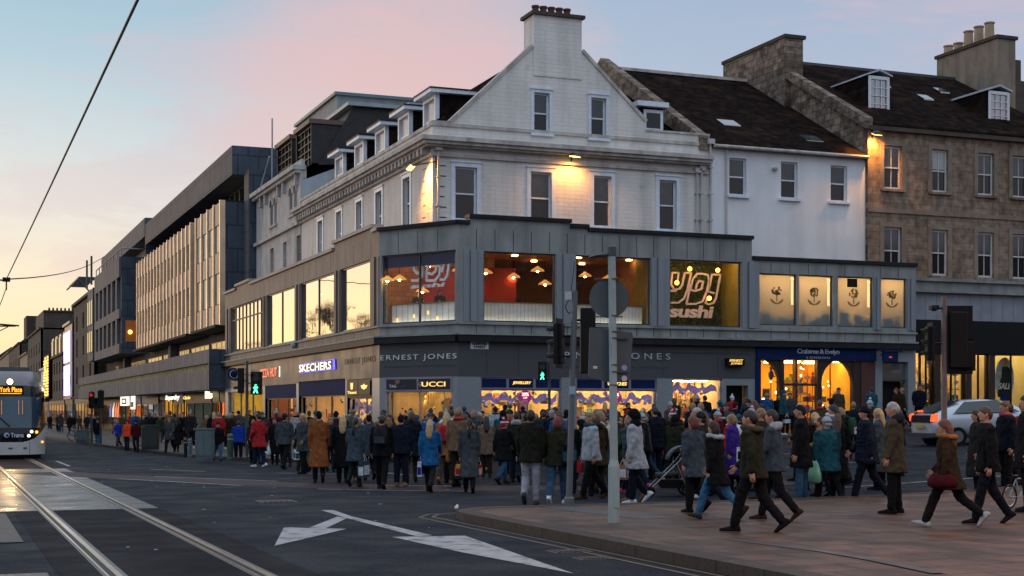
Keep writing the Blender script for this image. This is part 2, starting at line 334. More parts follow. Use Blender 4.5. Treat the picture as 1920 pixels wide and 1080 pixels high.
def settle(root,loc=None):
    bpy_children=[o for o in C.objects if o.parent==root]
    if loc is None:
        lo=[1e9]*3; hi=[-1e9]*3
        for o in bpy_children:
            if o.type!='MESH': continue
            for v in o.data.vertices:
                for k in range(3): lo[k]=min(lo[k],v.co[k]); hi[k]=max(hi[k],v.co[k])
        loc=((lo[0]+hi[0])/2,(lo[1]+hi[1])/2,lo[2]) if lo[0]<1e8 else (0,0,0)
    root.location=loc
    for o in bpy_children: o.matrix_parent_inverse=Matrix.Translation(-Vector(loc))
    return root
def sash(F,s0,s1,z0,z1,parent,pane=None,sur=.16,bars=(1,0),sill=True,rev=.14,frm=None,surm=None,name='window',fw=.07,blind=None,two=True,d=0):
    """sash window: architrave, recessed frame and bars; pane is a sub-part"""
    frm=frm or m_white_paint; surm=surm or frm; pane=pane or m_pane; mb=MB()
    if sur>0:
        for a,b,c,e in ((s0-sur,s0,z0,z1+sur),(s1,s1+sur,z0,z1+sur),(s0,s1,z1,z1+sur)): mb.box(F,a,b,-.02,.045,c,e,1)
        mb.box(F,s0-sur-.04,s1+sur+.04,-.02,.09,z1+sur,z1+sur+.06,1)
    if sill: mb.box(F,s0-max(sur,.1)-.03,s1+max(sur,.1)+.03,-.02,.13,z0-.11,z0,1)
    a,b,c,e=s0+.002,s1-.002,z0+.002,z1-.002; D0,D1=-rev-.06,-rev
    mb.box(F,a,a+fw,D0,D1,c,e); mb.box(F,b-fw,b,D0,D1,c,e); mb.box(F,a+fw,b-fw,D0,D1,c,c+fw*1.2); mb.box(F,a+fw,b-fw,D0,D1,e-fw,e)
    zm=(c+e)/2
    if two: mb.box(F,a+fw,b-fw,D0,D1+.03,zm-.03,zm+.03)
    for k in range(1,bars[0]): x=a+fw+(b-a-2*fw)*k/bars[0]; mb.box(F,x-.016,x+.016,D0+.01,D1-.012,c+fw*1.2,e-fw)
    for k in range(1,bars[1]):
        z=c+fw+(e-c-2*fw)*k/bars[1]
        if abs(z-zm)>.08 or not two: mb.box(F,a+fw,b-fw,D0+.012,D1-.014,z-.014,z+.014)
    wn=mb.obj(name,[frm,surm],parent)
    p=MB(); dd=D0+.028
    if blind is None:
        if two: p.quad(F.p(a+fw,dd+.012,zm),F.p(b-fw,dd+.012,zm),F.p(b-fw,dd+.012,e-fw),F.p(a+fw,dd+.012,e-fw),2); p.quad(F.p(a+fw,dd-.012,c+fw),F.p(b-fw,dd-.012,c+fw),F.p(b-fw,dd-.012,zm),F.p(a+fw,dd-.012,zm))
        else: p.quad(F.p(a+fw,dd,c+fw),F.p(b-fw,dd,c+fw),F.p(b-fw,dd,e-fw),F.p(a+fw,dd,e-fw))
    else:
        zb=e-fw-(e-c-2*fw)*blind
        p.quad(F.p(a+fw,dd,c+fw),F.p(b-fw,dd,c+fw),F.p(b-fw,dd,zb),F.p(a+fw,dd,zb)); p.quad(F.p(a+fw,dd,zb),F.p(b-fw,dd,zb),F.p(b-fw,dd,e-fw),F.p(a+fw,dd,e-fw),1)
    p.obj('pane',[pane,m_blind,m_paneU if pane is m_pane else pane],wn)
    return wn
def slope_roof(mb,F,s0,s1,d0,z0,d1,z1,th=.12,m=0):
    mb.hexa([F.p(s0,d0,z0),F.p(s1,d0,z0),F.p(s1,d1,z1),F.p(s0,d1,z1),F.p(s0,d0,z0+th),F.p(s1,d0,z0+th),F.p(s1,d1,z1+th),F.p(s0,d1,z1+th)],m); return mb
PROD=[M('product_%d'%i,c,.5,var=0) for i,c in enumerate([(.6,.1,.05),(.7,.5,.2),(.1,.15,.35),(.6,.6,.55),(.3,.12,.3),(.05,.05,.05),(.5,.35,.2),(.1,.35,.2)])]
m_cream=M('cream_shop_wall',(.72,.56,.34),.7,var=.05); m_shopfloor=M('shop_floor',(.25,.18,.12),.3); m_wood=M('brown_wood_shelf',(.2,.12,.06),.5)
def room(F,s0,s1,z0,z1,parent,depth=4,d=-.4,wallm=None,lamps=3,lampm=None,shelves=2,seed=0,strip=.35,dens=.75,topfrac=1.0):
    """a lit shop: walls, ceiling, lamps and stocked shelves behind the glass"""
    rr=random.Random(seed); wallm=wallm or m_cream; lampm=lampm or m_tubew; mb=MB()
    a,b=s0,s1; e=.08
    mb.box(F,a,b,d-depth-e,d-depth,z0,z1,0); mb.box(F,a-e,a,d-depth,d,z0,z1,0); mb.box(F,b,b+e,d-depth,d,z0,z1,0); mb.box(F,a,b,d-depth,d,z1,z1+e,0); mb.box(F,a,b,d-depth,d,z0-e,z0,1)
    mb.obj('shop_interior',[wallm,m_shopfloor],parent)
    for i in range(lamps):
        x=a+(b-a)*(i+.5)/lamps
        for q in (.25,.68):
            l=MB(); l.box(F,x-strip,x+strip,d-depth*q-.12,d-depth*q+.12,z1-.06,z1-.02); l.obj('ceiling_lamp',lampm,parent)
    if shelves:
        mb=MB()
        for sidx in range(shelves):
            dd=d-depth+.35+sidx*1.5 if sidx<shelves-1 or shelves==1 else d-.8
            hmax=(z1-z0)*(.85 if sidx==0 else .5)
            x=a+.15
            while x<b-.7:
                wdt=rr.uniform(.6,1.3); wdt=min(wdt,b-.15-x)
                if rr.random()<dens:
                    z=z0
                    while z<z0+hmax:
                        mb.box(F,x,x+wdt,dd-.3,dd,z,z+.03,0)
                        y=x+.03
                        while y<x+wdt-.12:
                            ww=rr.uniform(.06,.22); hh=rr.uniform(.12,.36)
                            if rr.random()<.8: mb.box(F,y,min(y+ww,x+wdt),dd-.25,dd-.04,z+.03,z+.03+hh,1+rr.randrange(len(PROD)))
                            y+=ww+.03
                        z+=.48
                x+=wdt+rr.uniform(.1,.6)
        mb.obj('stocked_shelf',[m_wood]+PROD,parent)
def pane(F,s0,s1,z0,z1,parent,mat=None,d=-.1,name='pane',frm=None,fw=.05,mull=(),trans=(),fd=.1):
    """shop window: metal frame as the part, its glass as the sub-part"""
    mb=MB(); D0,D1=d-fd,d
    mb.box(F,s0,s0+fw,D0,D1,z0,z1); mb.box(F,s1-fw,s1,D0,D1,z0,z1); mb.box(F,s0+fw,s1-fw,D0,D1,z0,z0+fw); mb.box(F,s0+fw,s1-fw,D0,D1,z1-fw,z1)
    for x in mull: mb.box(F,x-fw/2,x+fw/2,D0+.003,D1-.003,z0+fw,z1-fw)
    for z in trans: mb.box(F,s0+fw,s1-fw,D0+.006,D1-.006,z-fw/2,z+fw/2)
    o=mb.obj('window',frm or m_dgrey,parent)
    g=MB(); g.quad(F.p(s0+fw,(D0+D1)/2,z0+fw),F.p(s1-fw,(D0+D1)/2,z0+fw),F.p(s1-fw,(D0+D1)/2,z1-fw),F.p(s0+fw,(D0+D1)/2,z1-fw)); g.obj('pane',mat or g_clear,o)
    return o
def displays(F,s0,s1,z0,z1,parent,seed,n=9,mats=None):
    """boards, hangers, busts and ornaments dressed behind a shop window"""
    rr=random.Random(seed)
    for i in range(n):
        w_=rr.uniform(.14,.5); h=rr.uniform(.25,.9); s=rr.uniform(s0+.05,max(s0+.06,s1-w_-.05)); z=rr.uniform(z0,max(z0+.05,z1-h)); d=-rr.uniform(.5,2.0); m_=MB()
        k=rr.randrange(5)
        if k==0: m_.box(F,s,s+w_,d-.03,d,z,z+h,0); m_.box(F,s+.03,s+w_-.03,d,d+.01,z+.03,z+h-.03,1)
        elif k==1: p=F.p(s+w_/2,d,z+h*.5); m_.ball(p,(.13,.1,.2),9,7,0); m_.ball((p[0],p[1],p[2]+.28),(.07,.08,.1),8,6,0); m_.tube((p[0],p[1],z0-.5),(p[0],p[1],p[2]-.15),.02,n=5,m=0)
        elif k==2: 
            for q in range(5): p=F.p(s+q*.09,d,z+h-rr.uniform(0,.3)); m_.ball(p,rr.uniform(.03,.06),7,5,q%2); m_.tube(p,(p[0],p[1],z1+.3),.004,n=3,m=0)
        elif k==3: m_.box(F,s,s+w_,d-.3,d,z,z+.03,0); [m_.box(F,s+.03+q*.1,s+.1+q*.1,d-.2,d-.05,z+.03,z+.03+rr.uniform(.06,.2),1) for q in range(int(w_/.1))]
        else: m_.box(F,s,s+.05,d-.05,d,z0-.5,z1+.2,0); m_.box(F,s-.1,s+.15,d-.1,d+.05,z+h*.5,z+h*.5+.12,1)
        m_.obj('window_display',[PROD[rr.randrange(len(PROD))],rr.choice([PROD[3],PROD[5],PROD[1],M('grey_card',(.25,.24,.26),.6,var=0),M('dark_brown_prop',(.05,.03,.02),.6,var=0)])],parent)
# ================================================================ GROUND
def gridsheet(name,vs,us,off,mat,zf=road_z,kind='structure'):
    mb=MB(); nv=len(vs)
    for u in us:
        for v in vs: mb.v.append((v,u,zf(v,u)+off))
    for i in range(len(us)-1):
        for j in range(nv-1): a=i*nv+j; mb.f.append((a,a+1,a+1+nv,a+nv)); mb.m.append(0)
    return mb.obj(name,mat,kind=kind)
def lin(a,b,n): return [a+(b-a)*i/(n-1) for i in range(n)]
gridsheet('road',[-2500,-400,-60,-20,-5,0,5,10,13,14,15]+lin(16,24,17)+lin(26,96,15)+[400,2500],[-2500,-300,-40,-10,0]+lin(6,60,28)+lin(70,300,12)+[3500],0,m_asph)
us=lin(-6,140,74); gridsheet('tram_track_bed',[1.12,1.9,2.5,3.1,3.65],[u for u in us if u<=26.6]+[26.6],.004,m_slabd)
gridsheet('wet_tram_track_bed',[.35,1.2,1.9,2.5,3.1,3.62],[26.604]+[u for u in us if u>26.7 and u<48.4],.004,m_slabw)
gridsheet('far_tram_track_bed',[.9,1.9,2.5,3.1,3.62],[u for u in us if u>48],.004,m_slabd)
gridsheet('gravelly_road_patch',[-1.2,-.4,.4,.98],[u for u in us if 18<u<26.5],.012,M('rough_wet_patch',(.03,.028,.03),.5,spec=.25,var=.7,scale=9,bump=.8,bscale=14))
gridsheet('smooth_road_patch',[-1.0,.2,1.02],[u for u in us if 6<u<17.6],.008,M('worn_wet_asphalt',(.03,.03,.034),.38,spec=.3,var=.4,scale=3,bump=.3,bscale=30))
def ribbon(name,pts,wd,off,mat,kind='structure',h=0.0,zf=road_z,thick=0):
    mb=MB(); P=[]
    for i,(v,u) in enumerate(pts):
        a=pts[max(0,i-1)]; b=pts[min(len(pts)-1,i+1)]; t=Vector((b[0]-a[0],b[1]-a[1])).normalized(); nn=Vector((t.y,-t.x))
        P.append([(v+nn.x*wd/2,u+nn.y*wd/2),(v-nn.x*wd/2,u-nn.y*wd/2)])
    for p,q in zip(P,P[1:]):
        z=lambda c: (c[0],c[1],zf(*c)+off)
        if thick:
            zb=lambda c:(c[0],c[1],zf(*c)+off-thick); mb.hexa([zb(p[0]),zb(p[1]),zb(q[1]),zb(q[0]),z(p[0]),z(p[1]),z(q[1]),z(q[0])])
        else: mb.quad(z(p[0]),z(p[1]),z(q[1]),z(q[0]))
    return mb.obj(name,mat,kind=kind)
def dens(pts,n=6):
    out=[]
    for a,b in zip(pts,pts[1:]):
        for k in range(n): out.append((a[0]+(b[0]-a[0])*k/n,a[1]+(b[1]-a[1])*k/n))
    return out+[pts[-1]]
for tv in (1.66,3.10):
    rl=dens([(tv,-6),(tv,140)],70)
    ribbon('rail_joint',rl,.24,.008,m_joint); ribbon('rail',[(a+.035,b) for a,b in rl],.065,.014,m_rail); ribbon('rail_groove',[(a-.03,b) for a,b in rl],.05,.013,m_black); ribbon('rail',[(a-.075,b) for a,b in rl],.028,.014,m_rail)
# near pavement (rounded corner) and far pavement
def near_umax(v):
    r=1.1; x=v-7.72
    return 22.5 if x>=r else 22.5-r+math.sqrt(max(0,r*r-(r-x)**2))
PH=.13
vs=[7.72+.14*i for i in range(9)]+lin(9.2,15,7)+lin(16,60,23); tt=[0,.05,.15,.3,.5,.75,1]
mb=MB()
for v in vs:
    um=near_umax(v)
    for t_ in tt: u=um*(1-t_)+(-25)*t_; mb.v.append((v,u,road_z(v,u)+PH))
n=len(tt)
for i in range(len(vs)-1):
    for j in range(n-1): mb.f.append((i*n+j,i*n+j+1,(i+1)*n+j+1,(i+1)*n+j)); mb.m.append(0)
mb.obj('near_pavement',m_pave,kind='structure')
kp=[(7.72,-25+i*2.0) for i in range(23)]+[(7.72+.02,21.3)]+[(v,near_umax(v)) for v in vs[1:9]]+[(v,22.5) for v in lin(9.2,60,30)]
ribbon('near_kerb',kp,.32,PH+.006,m_kerb,thick=.2)
vk=[(56,49.0),(30,49.0),(22,49.0),(17.5,49.15),(14.5,49.5),(12.5,50.1),(11.2,51.2),(10.5,52.6),(10.0,54.5),(9.5,57),(9.1,60),(8.8,66),(8.5,72),(8.2,80),(7.9,90),(7.5,105),(7.4,140),(7.4,250),(7.4,420)]
mb=MB(); rows=[]
far=[(20.0,u) for v,u in vk]
for (v,u) in vk:
    tgt=(max(v,19.5),58) if u<58 else (20.5,u)
    if u<50: tgt=(v,58)
    rows.append([(v+(tgt[0]-v)*t_,u+(tgt[1]-u)*t_) for t_ in (0,.1,.25,.5,.75,1)])
for r_ in rows:
    for (a,b) in r_: mb.v.append((a,b,road_z(a,b)+PH))
n=6
for i in range(len(rows)-1):
    for j in range(n-1): mb.f.append((i*n+j,i*n+j+1,(i+1)*n+j+1,(i+1)*n+j)); mb.m.append(0)
mb.obj('far_pavement',m_pave2,kind='structure')
ribbon('far_kerb',dens(vk,3),.3,PH+.006,m_kerb,thick=.2)
# markings
def gp(px,py,h=0): return ground(px,py,h)
def z8(x,y): return gp(480+x/2.667,860+y/2.667)
def paint(name,polys,mat,off=.006):
    mb=MB()
    for P in polys: mb.poly([(v,u,road_z(v,u)+off) for v,u in P])
    return mb.obj(name,mat,kind='structure')
paint('road_arrow_marking',[[z8(*p) for p in q] for q in ([(325,259),(388,259),(478,290),(880,385),(800,389),(455,299)],[(680,393),(1045,387),(1590,577),(1030,470)],[(408,291),(455,299),(345,352),(258,350)],[(140,345),(452,353),(92,438)])],m_paint)
rw=dens([(2.5,45),(4.9,39.8),(7.0,35.6),(8.5,33.1),(11.5,30.6),(20,28.5)],4)
ribbon('red_lane_strip',rw,1.7,.005,m_red)
for seg in ([(4.3,39.4),(6.6,34.3)],[(5.4,40.4),(6.5,38.6),(7.9,36.2)],[(7.9,32.0),(9.3,30.7),(10.8,29.6)],[(9.3,33.6),(11,32.2),(13,31)],[(3.9,56),(3.9,50)],[(6.0,46),(7.3,43.5)],[(9.0,41.5),(11,39.5)],[(12,44),(12,38)],[(18,40),(26,40)],[(17,34),(25,34)],[(18,26.5),(26,26.2)]):
    ribbon('road_line_marking',dens(seg,3),.11,.010,m_paint)
for dv in (-.27,-.5):
    ribbon('yellow_line_marking',[(7.72+dv,-25+i*2) for i in range(24)]+[(7.72+dv,22.4),(7.9+dv*.6,22.9-dv*.3),(8.6,22.9-dv)],.06,.007,m_yel)
ribbon('pavement_stain',dens([gp(1372,1012,PH),gp(1450,1022,PH),gp(1540,1033,PH),gp(1640,1050,PH),gp(1760,1075,PH)],3),.16,PH+.004,M('dark_repair_strip',(.05,.045,.048),.5,dirt=((.12,.08,.07),4,.5,.8)))
ribbon('asphalt_repair_patch',dens([gp(1040,950,PH),gp(1120,960,PH),gp(1235,972,PH)],3),.55,PH+.004,M('dark_pavement_patch',(.05,.045,.05),.5))
def cover(name,label,px,py,w_,l_,cat,h=0):
    v,u=gp(px,py,h); z=road_z(v,u)+h; t=thing(name,label,cat,loc=(v,u,z))
    m_=MB(); m_.box(W0,-w_/2,w_/2,-l_/2,l_/2,-.02,.006); m_.obj('frame',m_dgrey,t)
    m_=MB()
    k=6
    for i in range(k): x=-w_/2+.04+(w_-.08)*i/k; m_.box(W0,x,x+(w_-.08)/k*.6,-l_/2+.04,l_/2-.04,.006,.016)
    m_.obj('grate',M('rusty_iron_grate',(.05,.03,.025),.6),t)
cover('drain_cover','rusty slotted iron drain cover set in the road by the near kerb','0',0,.1,.1,'drain') if 0 else None
cover('drain_cover','rusty slotted drain cover in the road, the one nearer the white arrow head',1068,1034,.5,.35,'drain')
cover('drain_cover','slotted drain cover in the road, the smaller one closer to the near kerb',1112,1047,.42,.3,'drain')
cover('manhole_cover','square dark manhole cover in the asphalt left of the forked white arrow',518,940,.7,.7,'manhole')
mb=MB(); r2=random.Random(21)
for i in range(110):
    v,u=r2.uniform(-1,18),r2.uniform(12,48)
    if v>7 and u<23: continue
    s=r2.uniform(.015,.045); a=r2.uniform(0,3); z=road_z(v,u)+.016; c_,d_=s*math.cos(a),s*math.sin(a); mb.hexa([(v-c_,u-d_,z),(v+d_,u-c_,z),(v+c_,u+d_,z),(v-d_,u+c_,z),(v-c_,u-d_,z+.004),(v+d_,u-c_,z+.008),(v+c_,u+d_,z+.005),(v-d_,u+c_,z+.003)])
mb.obj('road_litter',M('scrap_paper',(.32,.32,.34),.7,var=0),kind='stuff')
# litter on the kerb
v,u=gp(856,955,PH); mb=MB(); mb.ball((0,0,.03),(.035,.045,.035),7,4); mb.ball((.02,.02,.055),(.02,.02,.03),6,4)
o=mb.obj('crumpled_cup',M('white_paper',(.7,.7,.72),.7,var=0)); o.location=(v,u,road_z(v,u)+PH); tag(o,'crumpled white paper cup lying on the tip of the near kerb','litter')
# ================================================================ CORNER SHOP EXTENSION (two storeys of grey stone)
ext=thing('corner_shop_block','two-storey grey stone shop block wrapping the street corner with large first-floor windows','shop building')
A=(16.5,56.5); B=(18.65,53.0); LC=math.hypot(B[0]-A[0],B[1]-A[1]); cx_,cy_=(B[0]-A[0])/LC,(B[1]-A[1])/LC
FC=Fr(A[0],A[1],cx_,cy_,cy_,-cx_)     # chamfer: s runs left to right seen from the street
FE=FP(16.5); FN=FH(53.0)
def chs(px):     # s on the chamfer for a pixel column
    r=(px-CX)/F0; dx,dy=(CS*r+SN),(CS-SN*r)   # ray v=dx*t,u=dy*t ; A + s*c = ray
    # A0+s*cx = dx t ; A1 + s*cy = dy t
    den=cx_*dy-cy_*dx; return (A[1]*dx-A[0]*dy)/den
EB0=2.98; BAND0,BAND1=4.36,4.62; SILL=5.14; HEAD=7.95; TOP=8.9
UL=91.0; VR1=V(1410,53.0); VR2=V(1717,53.0)
# first-floor openings
def po(px0,px1,py0=None,py1=None): return (U(px1,16.5),U(px0,16.5),SILL+.03,HEAD)
PW=[(432,493),(500,552),(563,626),(638,694)]
PH_=[po(*p) for p in PW]
HW=[(907,1042),(1080,1220),(1256,1390)]
HH=[(V(a,53),V(b,53),SILL+.02,HEAD-.02) for a,b in HW]
CW=[(1424,1494),(1498,1562),(1571,1637),(1652,1700)]
CH_=[(V(a,53),V(b,53),5.3,7.5) for a,b in CW]
mb=MB()
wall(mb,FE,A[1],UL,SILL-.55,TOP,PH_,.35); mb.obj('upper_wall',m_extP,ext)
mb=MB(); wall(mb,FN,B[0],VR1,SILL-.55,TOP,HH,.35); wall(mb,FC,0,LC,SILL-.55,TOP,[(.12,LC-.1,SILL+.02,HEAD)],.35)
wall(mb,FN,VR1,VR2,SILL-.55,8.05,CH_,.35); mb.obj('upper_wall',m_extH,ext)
# vertical joints of the cladding above and below windows: thin grooves as dark strips 3 mm proud
mb=MB()
def joints(F,a,b,n,z0,z1):
    for i in range(1,n): x=a+(b-a)*i/n; mb.box(F,x-.012,x+.012,-.01,.004,z0,z1)
joints(FN,B[0],VR1,17,HEAD+.02,TOP-.12); joints(FN,B[0],VR1,17,SILL-.5,SILL-.1); joints(FC,0,LC,4,HEAD+.02,TOP-.1); joints(FN,VR1,VR2,9,7.52,7.95); joints(FN,VR1,VR2,9,4.7,5.2)
joints(FE,A[1],UL,26,HEAD+.05,TOP-.1); joints(FE,A[1],UL,26,SILL-.5,SILL-.1)
mb.obj('cladding_joint',m_flash,ext,kind='stuff')
# piers between the big windows, three strips each
mb=MB()
def pier(F,a,b,z0,z1,dd=.05):
    w_=(b-a)
    for x0,x1,e in ((a+.01,a+w_*.3,dd*.6),(a+w_*.34,a+w_*.66,dd+.05),(a+w_*.70,b-.01,dd*.6)): mb.box(F,x0,x1,.004,e,z0,z1)
pier(FN,V(869,53),V(906,53),SILL,HEAD); pier(FN,V(1043,53),V(1079,53),SILL,HEAD); pier(FN,V(1221,53),V(1255,53),SILL,HEAD); pier(FN,V(1391,53),V(1423,53),SILL,HEAD,.1)
pier(FN,V(1638,53),V(1651,53),5.2,7.5); pier(FN,V(1701,53),VR2,5.2,7.5)
each(mb,'pier',m_pier,ext,3)
mb=MB()
for a,b in ((553,562),(627,637),(695,711),(494,499),(423,431)): pier(FE,U(b,16.5),U(a,16.5),SILL,HEAD)
each(mb,'pier',m_extP,ext,3)
# sills, dark band and light nosing
mb=MB()
for F,a,b in ((FE,A[1],UL),(FC,0,LC),(FN,B[0],VR2)): mb.box(F,a-.02,b+.02,0.0,.10,SILL-.10,SILL-.02); 
for F,a,b in ((FE,A[1]-.1,UL),(FC,-.06,LC+.06),(FN,B[0]-.06,VR2)): mb.box(F,a,b,0.0,.3,BAND1,BAND1+.07)
mb.obj('stone_sill',m_extH,ext)
mb=MB()
for F,a,b in ((FE,A[1]-.1,UL),(FC,-.06,LC+.06),(FN,B[0]-.06,VR2)): mb.box(F,a,b,-.35,.26,BAND0,BAND1)
each(mb,'dark_canopy_band',m_flash,ext)
# parapet cap with its raised lengths
mb=MB(); mc=MB()
def cap(F,a,b,z,raised=0):
    if raised: (mc if F is not FE else mr_).box(F,a,b,-.35,0,TOP,z)
    mb.box(F,a-.03,b+.03,-.45,.12,z,z+.15)
mr_=MB()
cap(FN,V(880,53),V(1069,53),TOP+.30,1); cap(FN,V(1069,53)+.03,V(1102,53),TOP+.12,1); cap(FN,V(1102,53)+.03,VR1,TOP); cap(FN,B[0],V(880,53)-.03,TOP+.05,1); cap(FC,0,LC,TOP+.05,1); cap(FN,VR1+.05,VR2,8.05)
each(mb,'parapet_cap',m_flash,ext)
mb=MB()
cap(FE,U(700,16.5),U(626,16.5),TOP+.3,1); cap(FE,A[1]+.06,U(700,16.5)-.03,TOP+.1,1); cap(FE,U(626,16.5)+.03,U(470,16.5),TOP); cap(FE,U(470,16.5)+.03,U(443,16.5),TOP+.22,1); cap(FE,U(443,16.5)+.03,UL,TOP+.02)
each(mb,'parapet_cap',M('warm_stone_cap',(.42,.36,.32),.7,streak=.2),ext)
each(mc,'raised_parapet',m_extH,ext); each(mr_,'raised_parapet',m_extP,ext)
# roof slab behind the parapet
mb=MB(); mb.poly([(16.9,57,TOP-.35),(18.9,53.4,TOP-.35),(VR1,53.4,TOP-.35),(VR1,60,TOP-.35),(25,60,TOP-.35),(25,UL,TOP-.35),(16.9,UL,TOP-.35)]); mb.poly([(VR1,53.4,7.9),(VR2,53.4,7.9),(VR2,58,7.9),(VR1,58,7.9)]); mb.obj('flat_roof',m_soffit,ext)
# ground floor granite
def zr(a,F): 
    p=F.p(a,0,0); return road_z(p[0],p[1])-.3
GP=[(U(493,16.5),U(427,16.5),-1,2.78),(U(555,16.5),U(497,16.5),-1,3.0),(U(647,16.5),U(560,16.5),-1,3.08),(U(697,16.5),U(651,16.5),-1,3.0)]
GC=[(.35,LC-.32,-1,2.98)]
GN=[(V(902,53),V(1053,53),-1,EB0),(V(1081,53),V(1232,53),-1,EB0),(V(1262,53),V(1355,53),-1,EB0),(V(1362,53),V(1403,53),-1,2.72),(V(1424,53),V(1700,53),-1,BAND0-.01)]
mb=MB(); wall(mb,FE,A[1],UL,EB0+.02,BAND0,[(a,b,-1,min(z,EB0+.10)) for a,b,_,z in GP if z>EB0],.35); wall(mb,FC,0,LC,EB0+.02,BAND0,(),.35); wall(mb,FN,B[0],V(1424,53),EB0+.02,BAND0,(),.35); mb.obj('granite_fascia',m_granite,ext)
mb=MB(); wall(mb,FE,A[1],UL,-.9,EB0+.02,GP,.4,d=-.01); wall(mb,FC,0,LC,-.6,EB0+.02,GC,.4,d=-.01); wall(mb,FN,B[0],V(1424,53),-.6,EB0+.02,GN[:4],.4,d=-.01)
wall(mb,FN,V(1640,53)+.0,VR2,0,BAND0,[(V(1655,53),V(1703,53),0,BAND0-.55)],.4,d=-.012); mb.obj('granite_pier_wall',m_pier,ext)
# joint lines of the granite
mb=MB()
for F,l_ in ((FE,[A[1]+.9,61.6,67.5,73,79,85]),(FN,[B[0]+1.2,21.2,24.4,27.6,30.2])):
    for x in l_: mb.box(F,x-.008,x+.008,-.01,.002,EB0+.1,BAND0)
mb.obj('granite_joint',m_flash,ext)
# ---- first floor: glass and rooms
for i,(a,b,c,e) in enumerate(PH_):
    if i==0: pane(FE,a,b,c,e,ext,g_mirror,mull=[a+(b-a)*k/9 for k in range(1,9)],trans=[e-.8],fw=.07,frm=m_extP)
    else: pane(FE,a,b,c,e,ext,g_mirror,mull=([(a+b)/2] if i<3 else []),fw=.05)
room(FE,U(694,16.5)-.2,U(432,16.5)+.3,4.9,8.4,ext,depth=5,lamps=6,shelves=1,seed=4,wallm=M('dim_cream_wall',(.5,.4,.28),.8),dens=.4,strip=.12)
pane(FC,.12,LC-.1,SILL+.02,HEAD,ext,g_clear,fw=.06,mull=[LC*.5])
for i,(a,b,c,e) in enumerate(HH): pane(FN,a,b,c,e,ext,g_film,fw=.06)
# restaurant room with red wall, counter and ribbed white dado
m_red_wall=M('red_restaurant_wall',(.40,.025,.018),.5,var=.15); m_brownceil=M('brown_slatted_ceiling',(.42,.20,.08),.6,blocks=('xy',6,.22,.45,.1,0)); m_dado=M('white_ribbed_counter_front',(.62,.64,.62),.5,blocks=('xz',.16,9,.6,.05,0))
mb=MB()
XR=V(1236,53)
mb.poly([(16.9,56.8,8.12),(18.9,53.4,8.12),(XR,53.4,8.12),(XR,62,8.12),(16.9,62,8.12)],0); mb.poly([(16.9,56.8,4.95),(18.9,53.4,4.95),(XR,53.4,4.95),(XR,62,4.95),(16.9,62,4.95)],1)
mb.box(W0,16.9,XR,62,62.1,4.95,8.12,2); mb.box(W0,XR,XR+.1,53.4,62,4.95,8.12,2); mb.box(W0,16.85,16.9,57,62,4.95,8.12,2); mb.obj('restaurant_interior',[m_brownceil,m_shopfloor,M('brown_restaurant_wall',(.28,.13,.06),.7,var=.2)],ext)
mb=MB(); mb.box(W0,18.55,22.9,57.5,57.6,4.95,7.75); mb.obj('red_partition',m_red_wall,ext); mb=MB(); mb.box(W0,16.95,18.5,57.3,57.4,4.95,8.1); mb.obj('brown_partition',M('slatted_brown_wall',(.30,.14,.06),.7,blocks=('xz',.3,.2,.5,.2,0)),ext)
mb=MB(); mb.box(FC,.2,LC-.2,-.75,-.55,4.95,5.95); mb.box(FN,B[0]+.3,V(1215,53),-.75,-.55,4.95,5.95); mb.obj('ribbed_dado',m_dado,ext)
mb=MB(); mb.box(FC,.15,LC-.15,-1.2,-.5,5.95,6.0); mb.box(FN,B[0]+.3,V(1215,53),-1.2,-.5,5.95,6.0); mb.obj('window_counter',m_wood,ext)
mb=MB(); mb.box(FC,.14,LC-.12,-.25,-.2,HEAD-.5,HEAD-.01); mb.obj('window_blind',m_navy,ext)
mb=MB(); mb.box(FC,.22,LC-.2,-.5,-.4,5.0,5.03); mb.box(FN,B[0]+.4,V(1215,53),-.5,-.42,5.0,5.03); mb.obj('dado_strip_light',emi('strip_light',(1,.93,.75),9),ext)
for i,(x,y) in enumerate([(19.6,55.5),(20.8,57.5),(22,55.4),(23.6,57.2),(24.8,55.2),(26,57.5),(27.2,55.3),(18.4,56.6),(17.6,56.9)]):
    l_=MB(); l_.box(W0,x-.10,x+.10,y-.10,y+.10,8.05,8.10); l_.obj('added_ceiling_fill',emi('restaurant_fill_glow',(1,.50,.16),19),ext)  # unseen emitting panels added to brighten the dim restaurant
l_=MB(); l_.box(W0,V(1250,53)+.1,V(1390,53),53.75,53.95,8.03,8.08); l_.obj('added_alcove_fill',emi('alcove_fill_glow',(1,.62,.2),16),ext)  # unseen emitter added overhead to brighten the dark ivy wall
# round badges on the dado
mb=MB()
for i,t_ in enumerate([.12,.34,.52,.64,.9]): p=FC.p(LC*t_,-.545,5.35+.12*((i*7)%3)); mb.tube(p,(p[0]-.03*FC.n[0]*-1,p[1]+.0,p[2]),.08,.08,10)
mb.obj('dado_badge',emi('amber_badge',(1,.55,.12),1.2),ext)
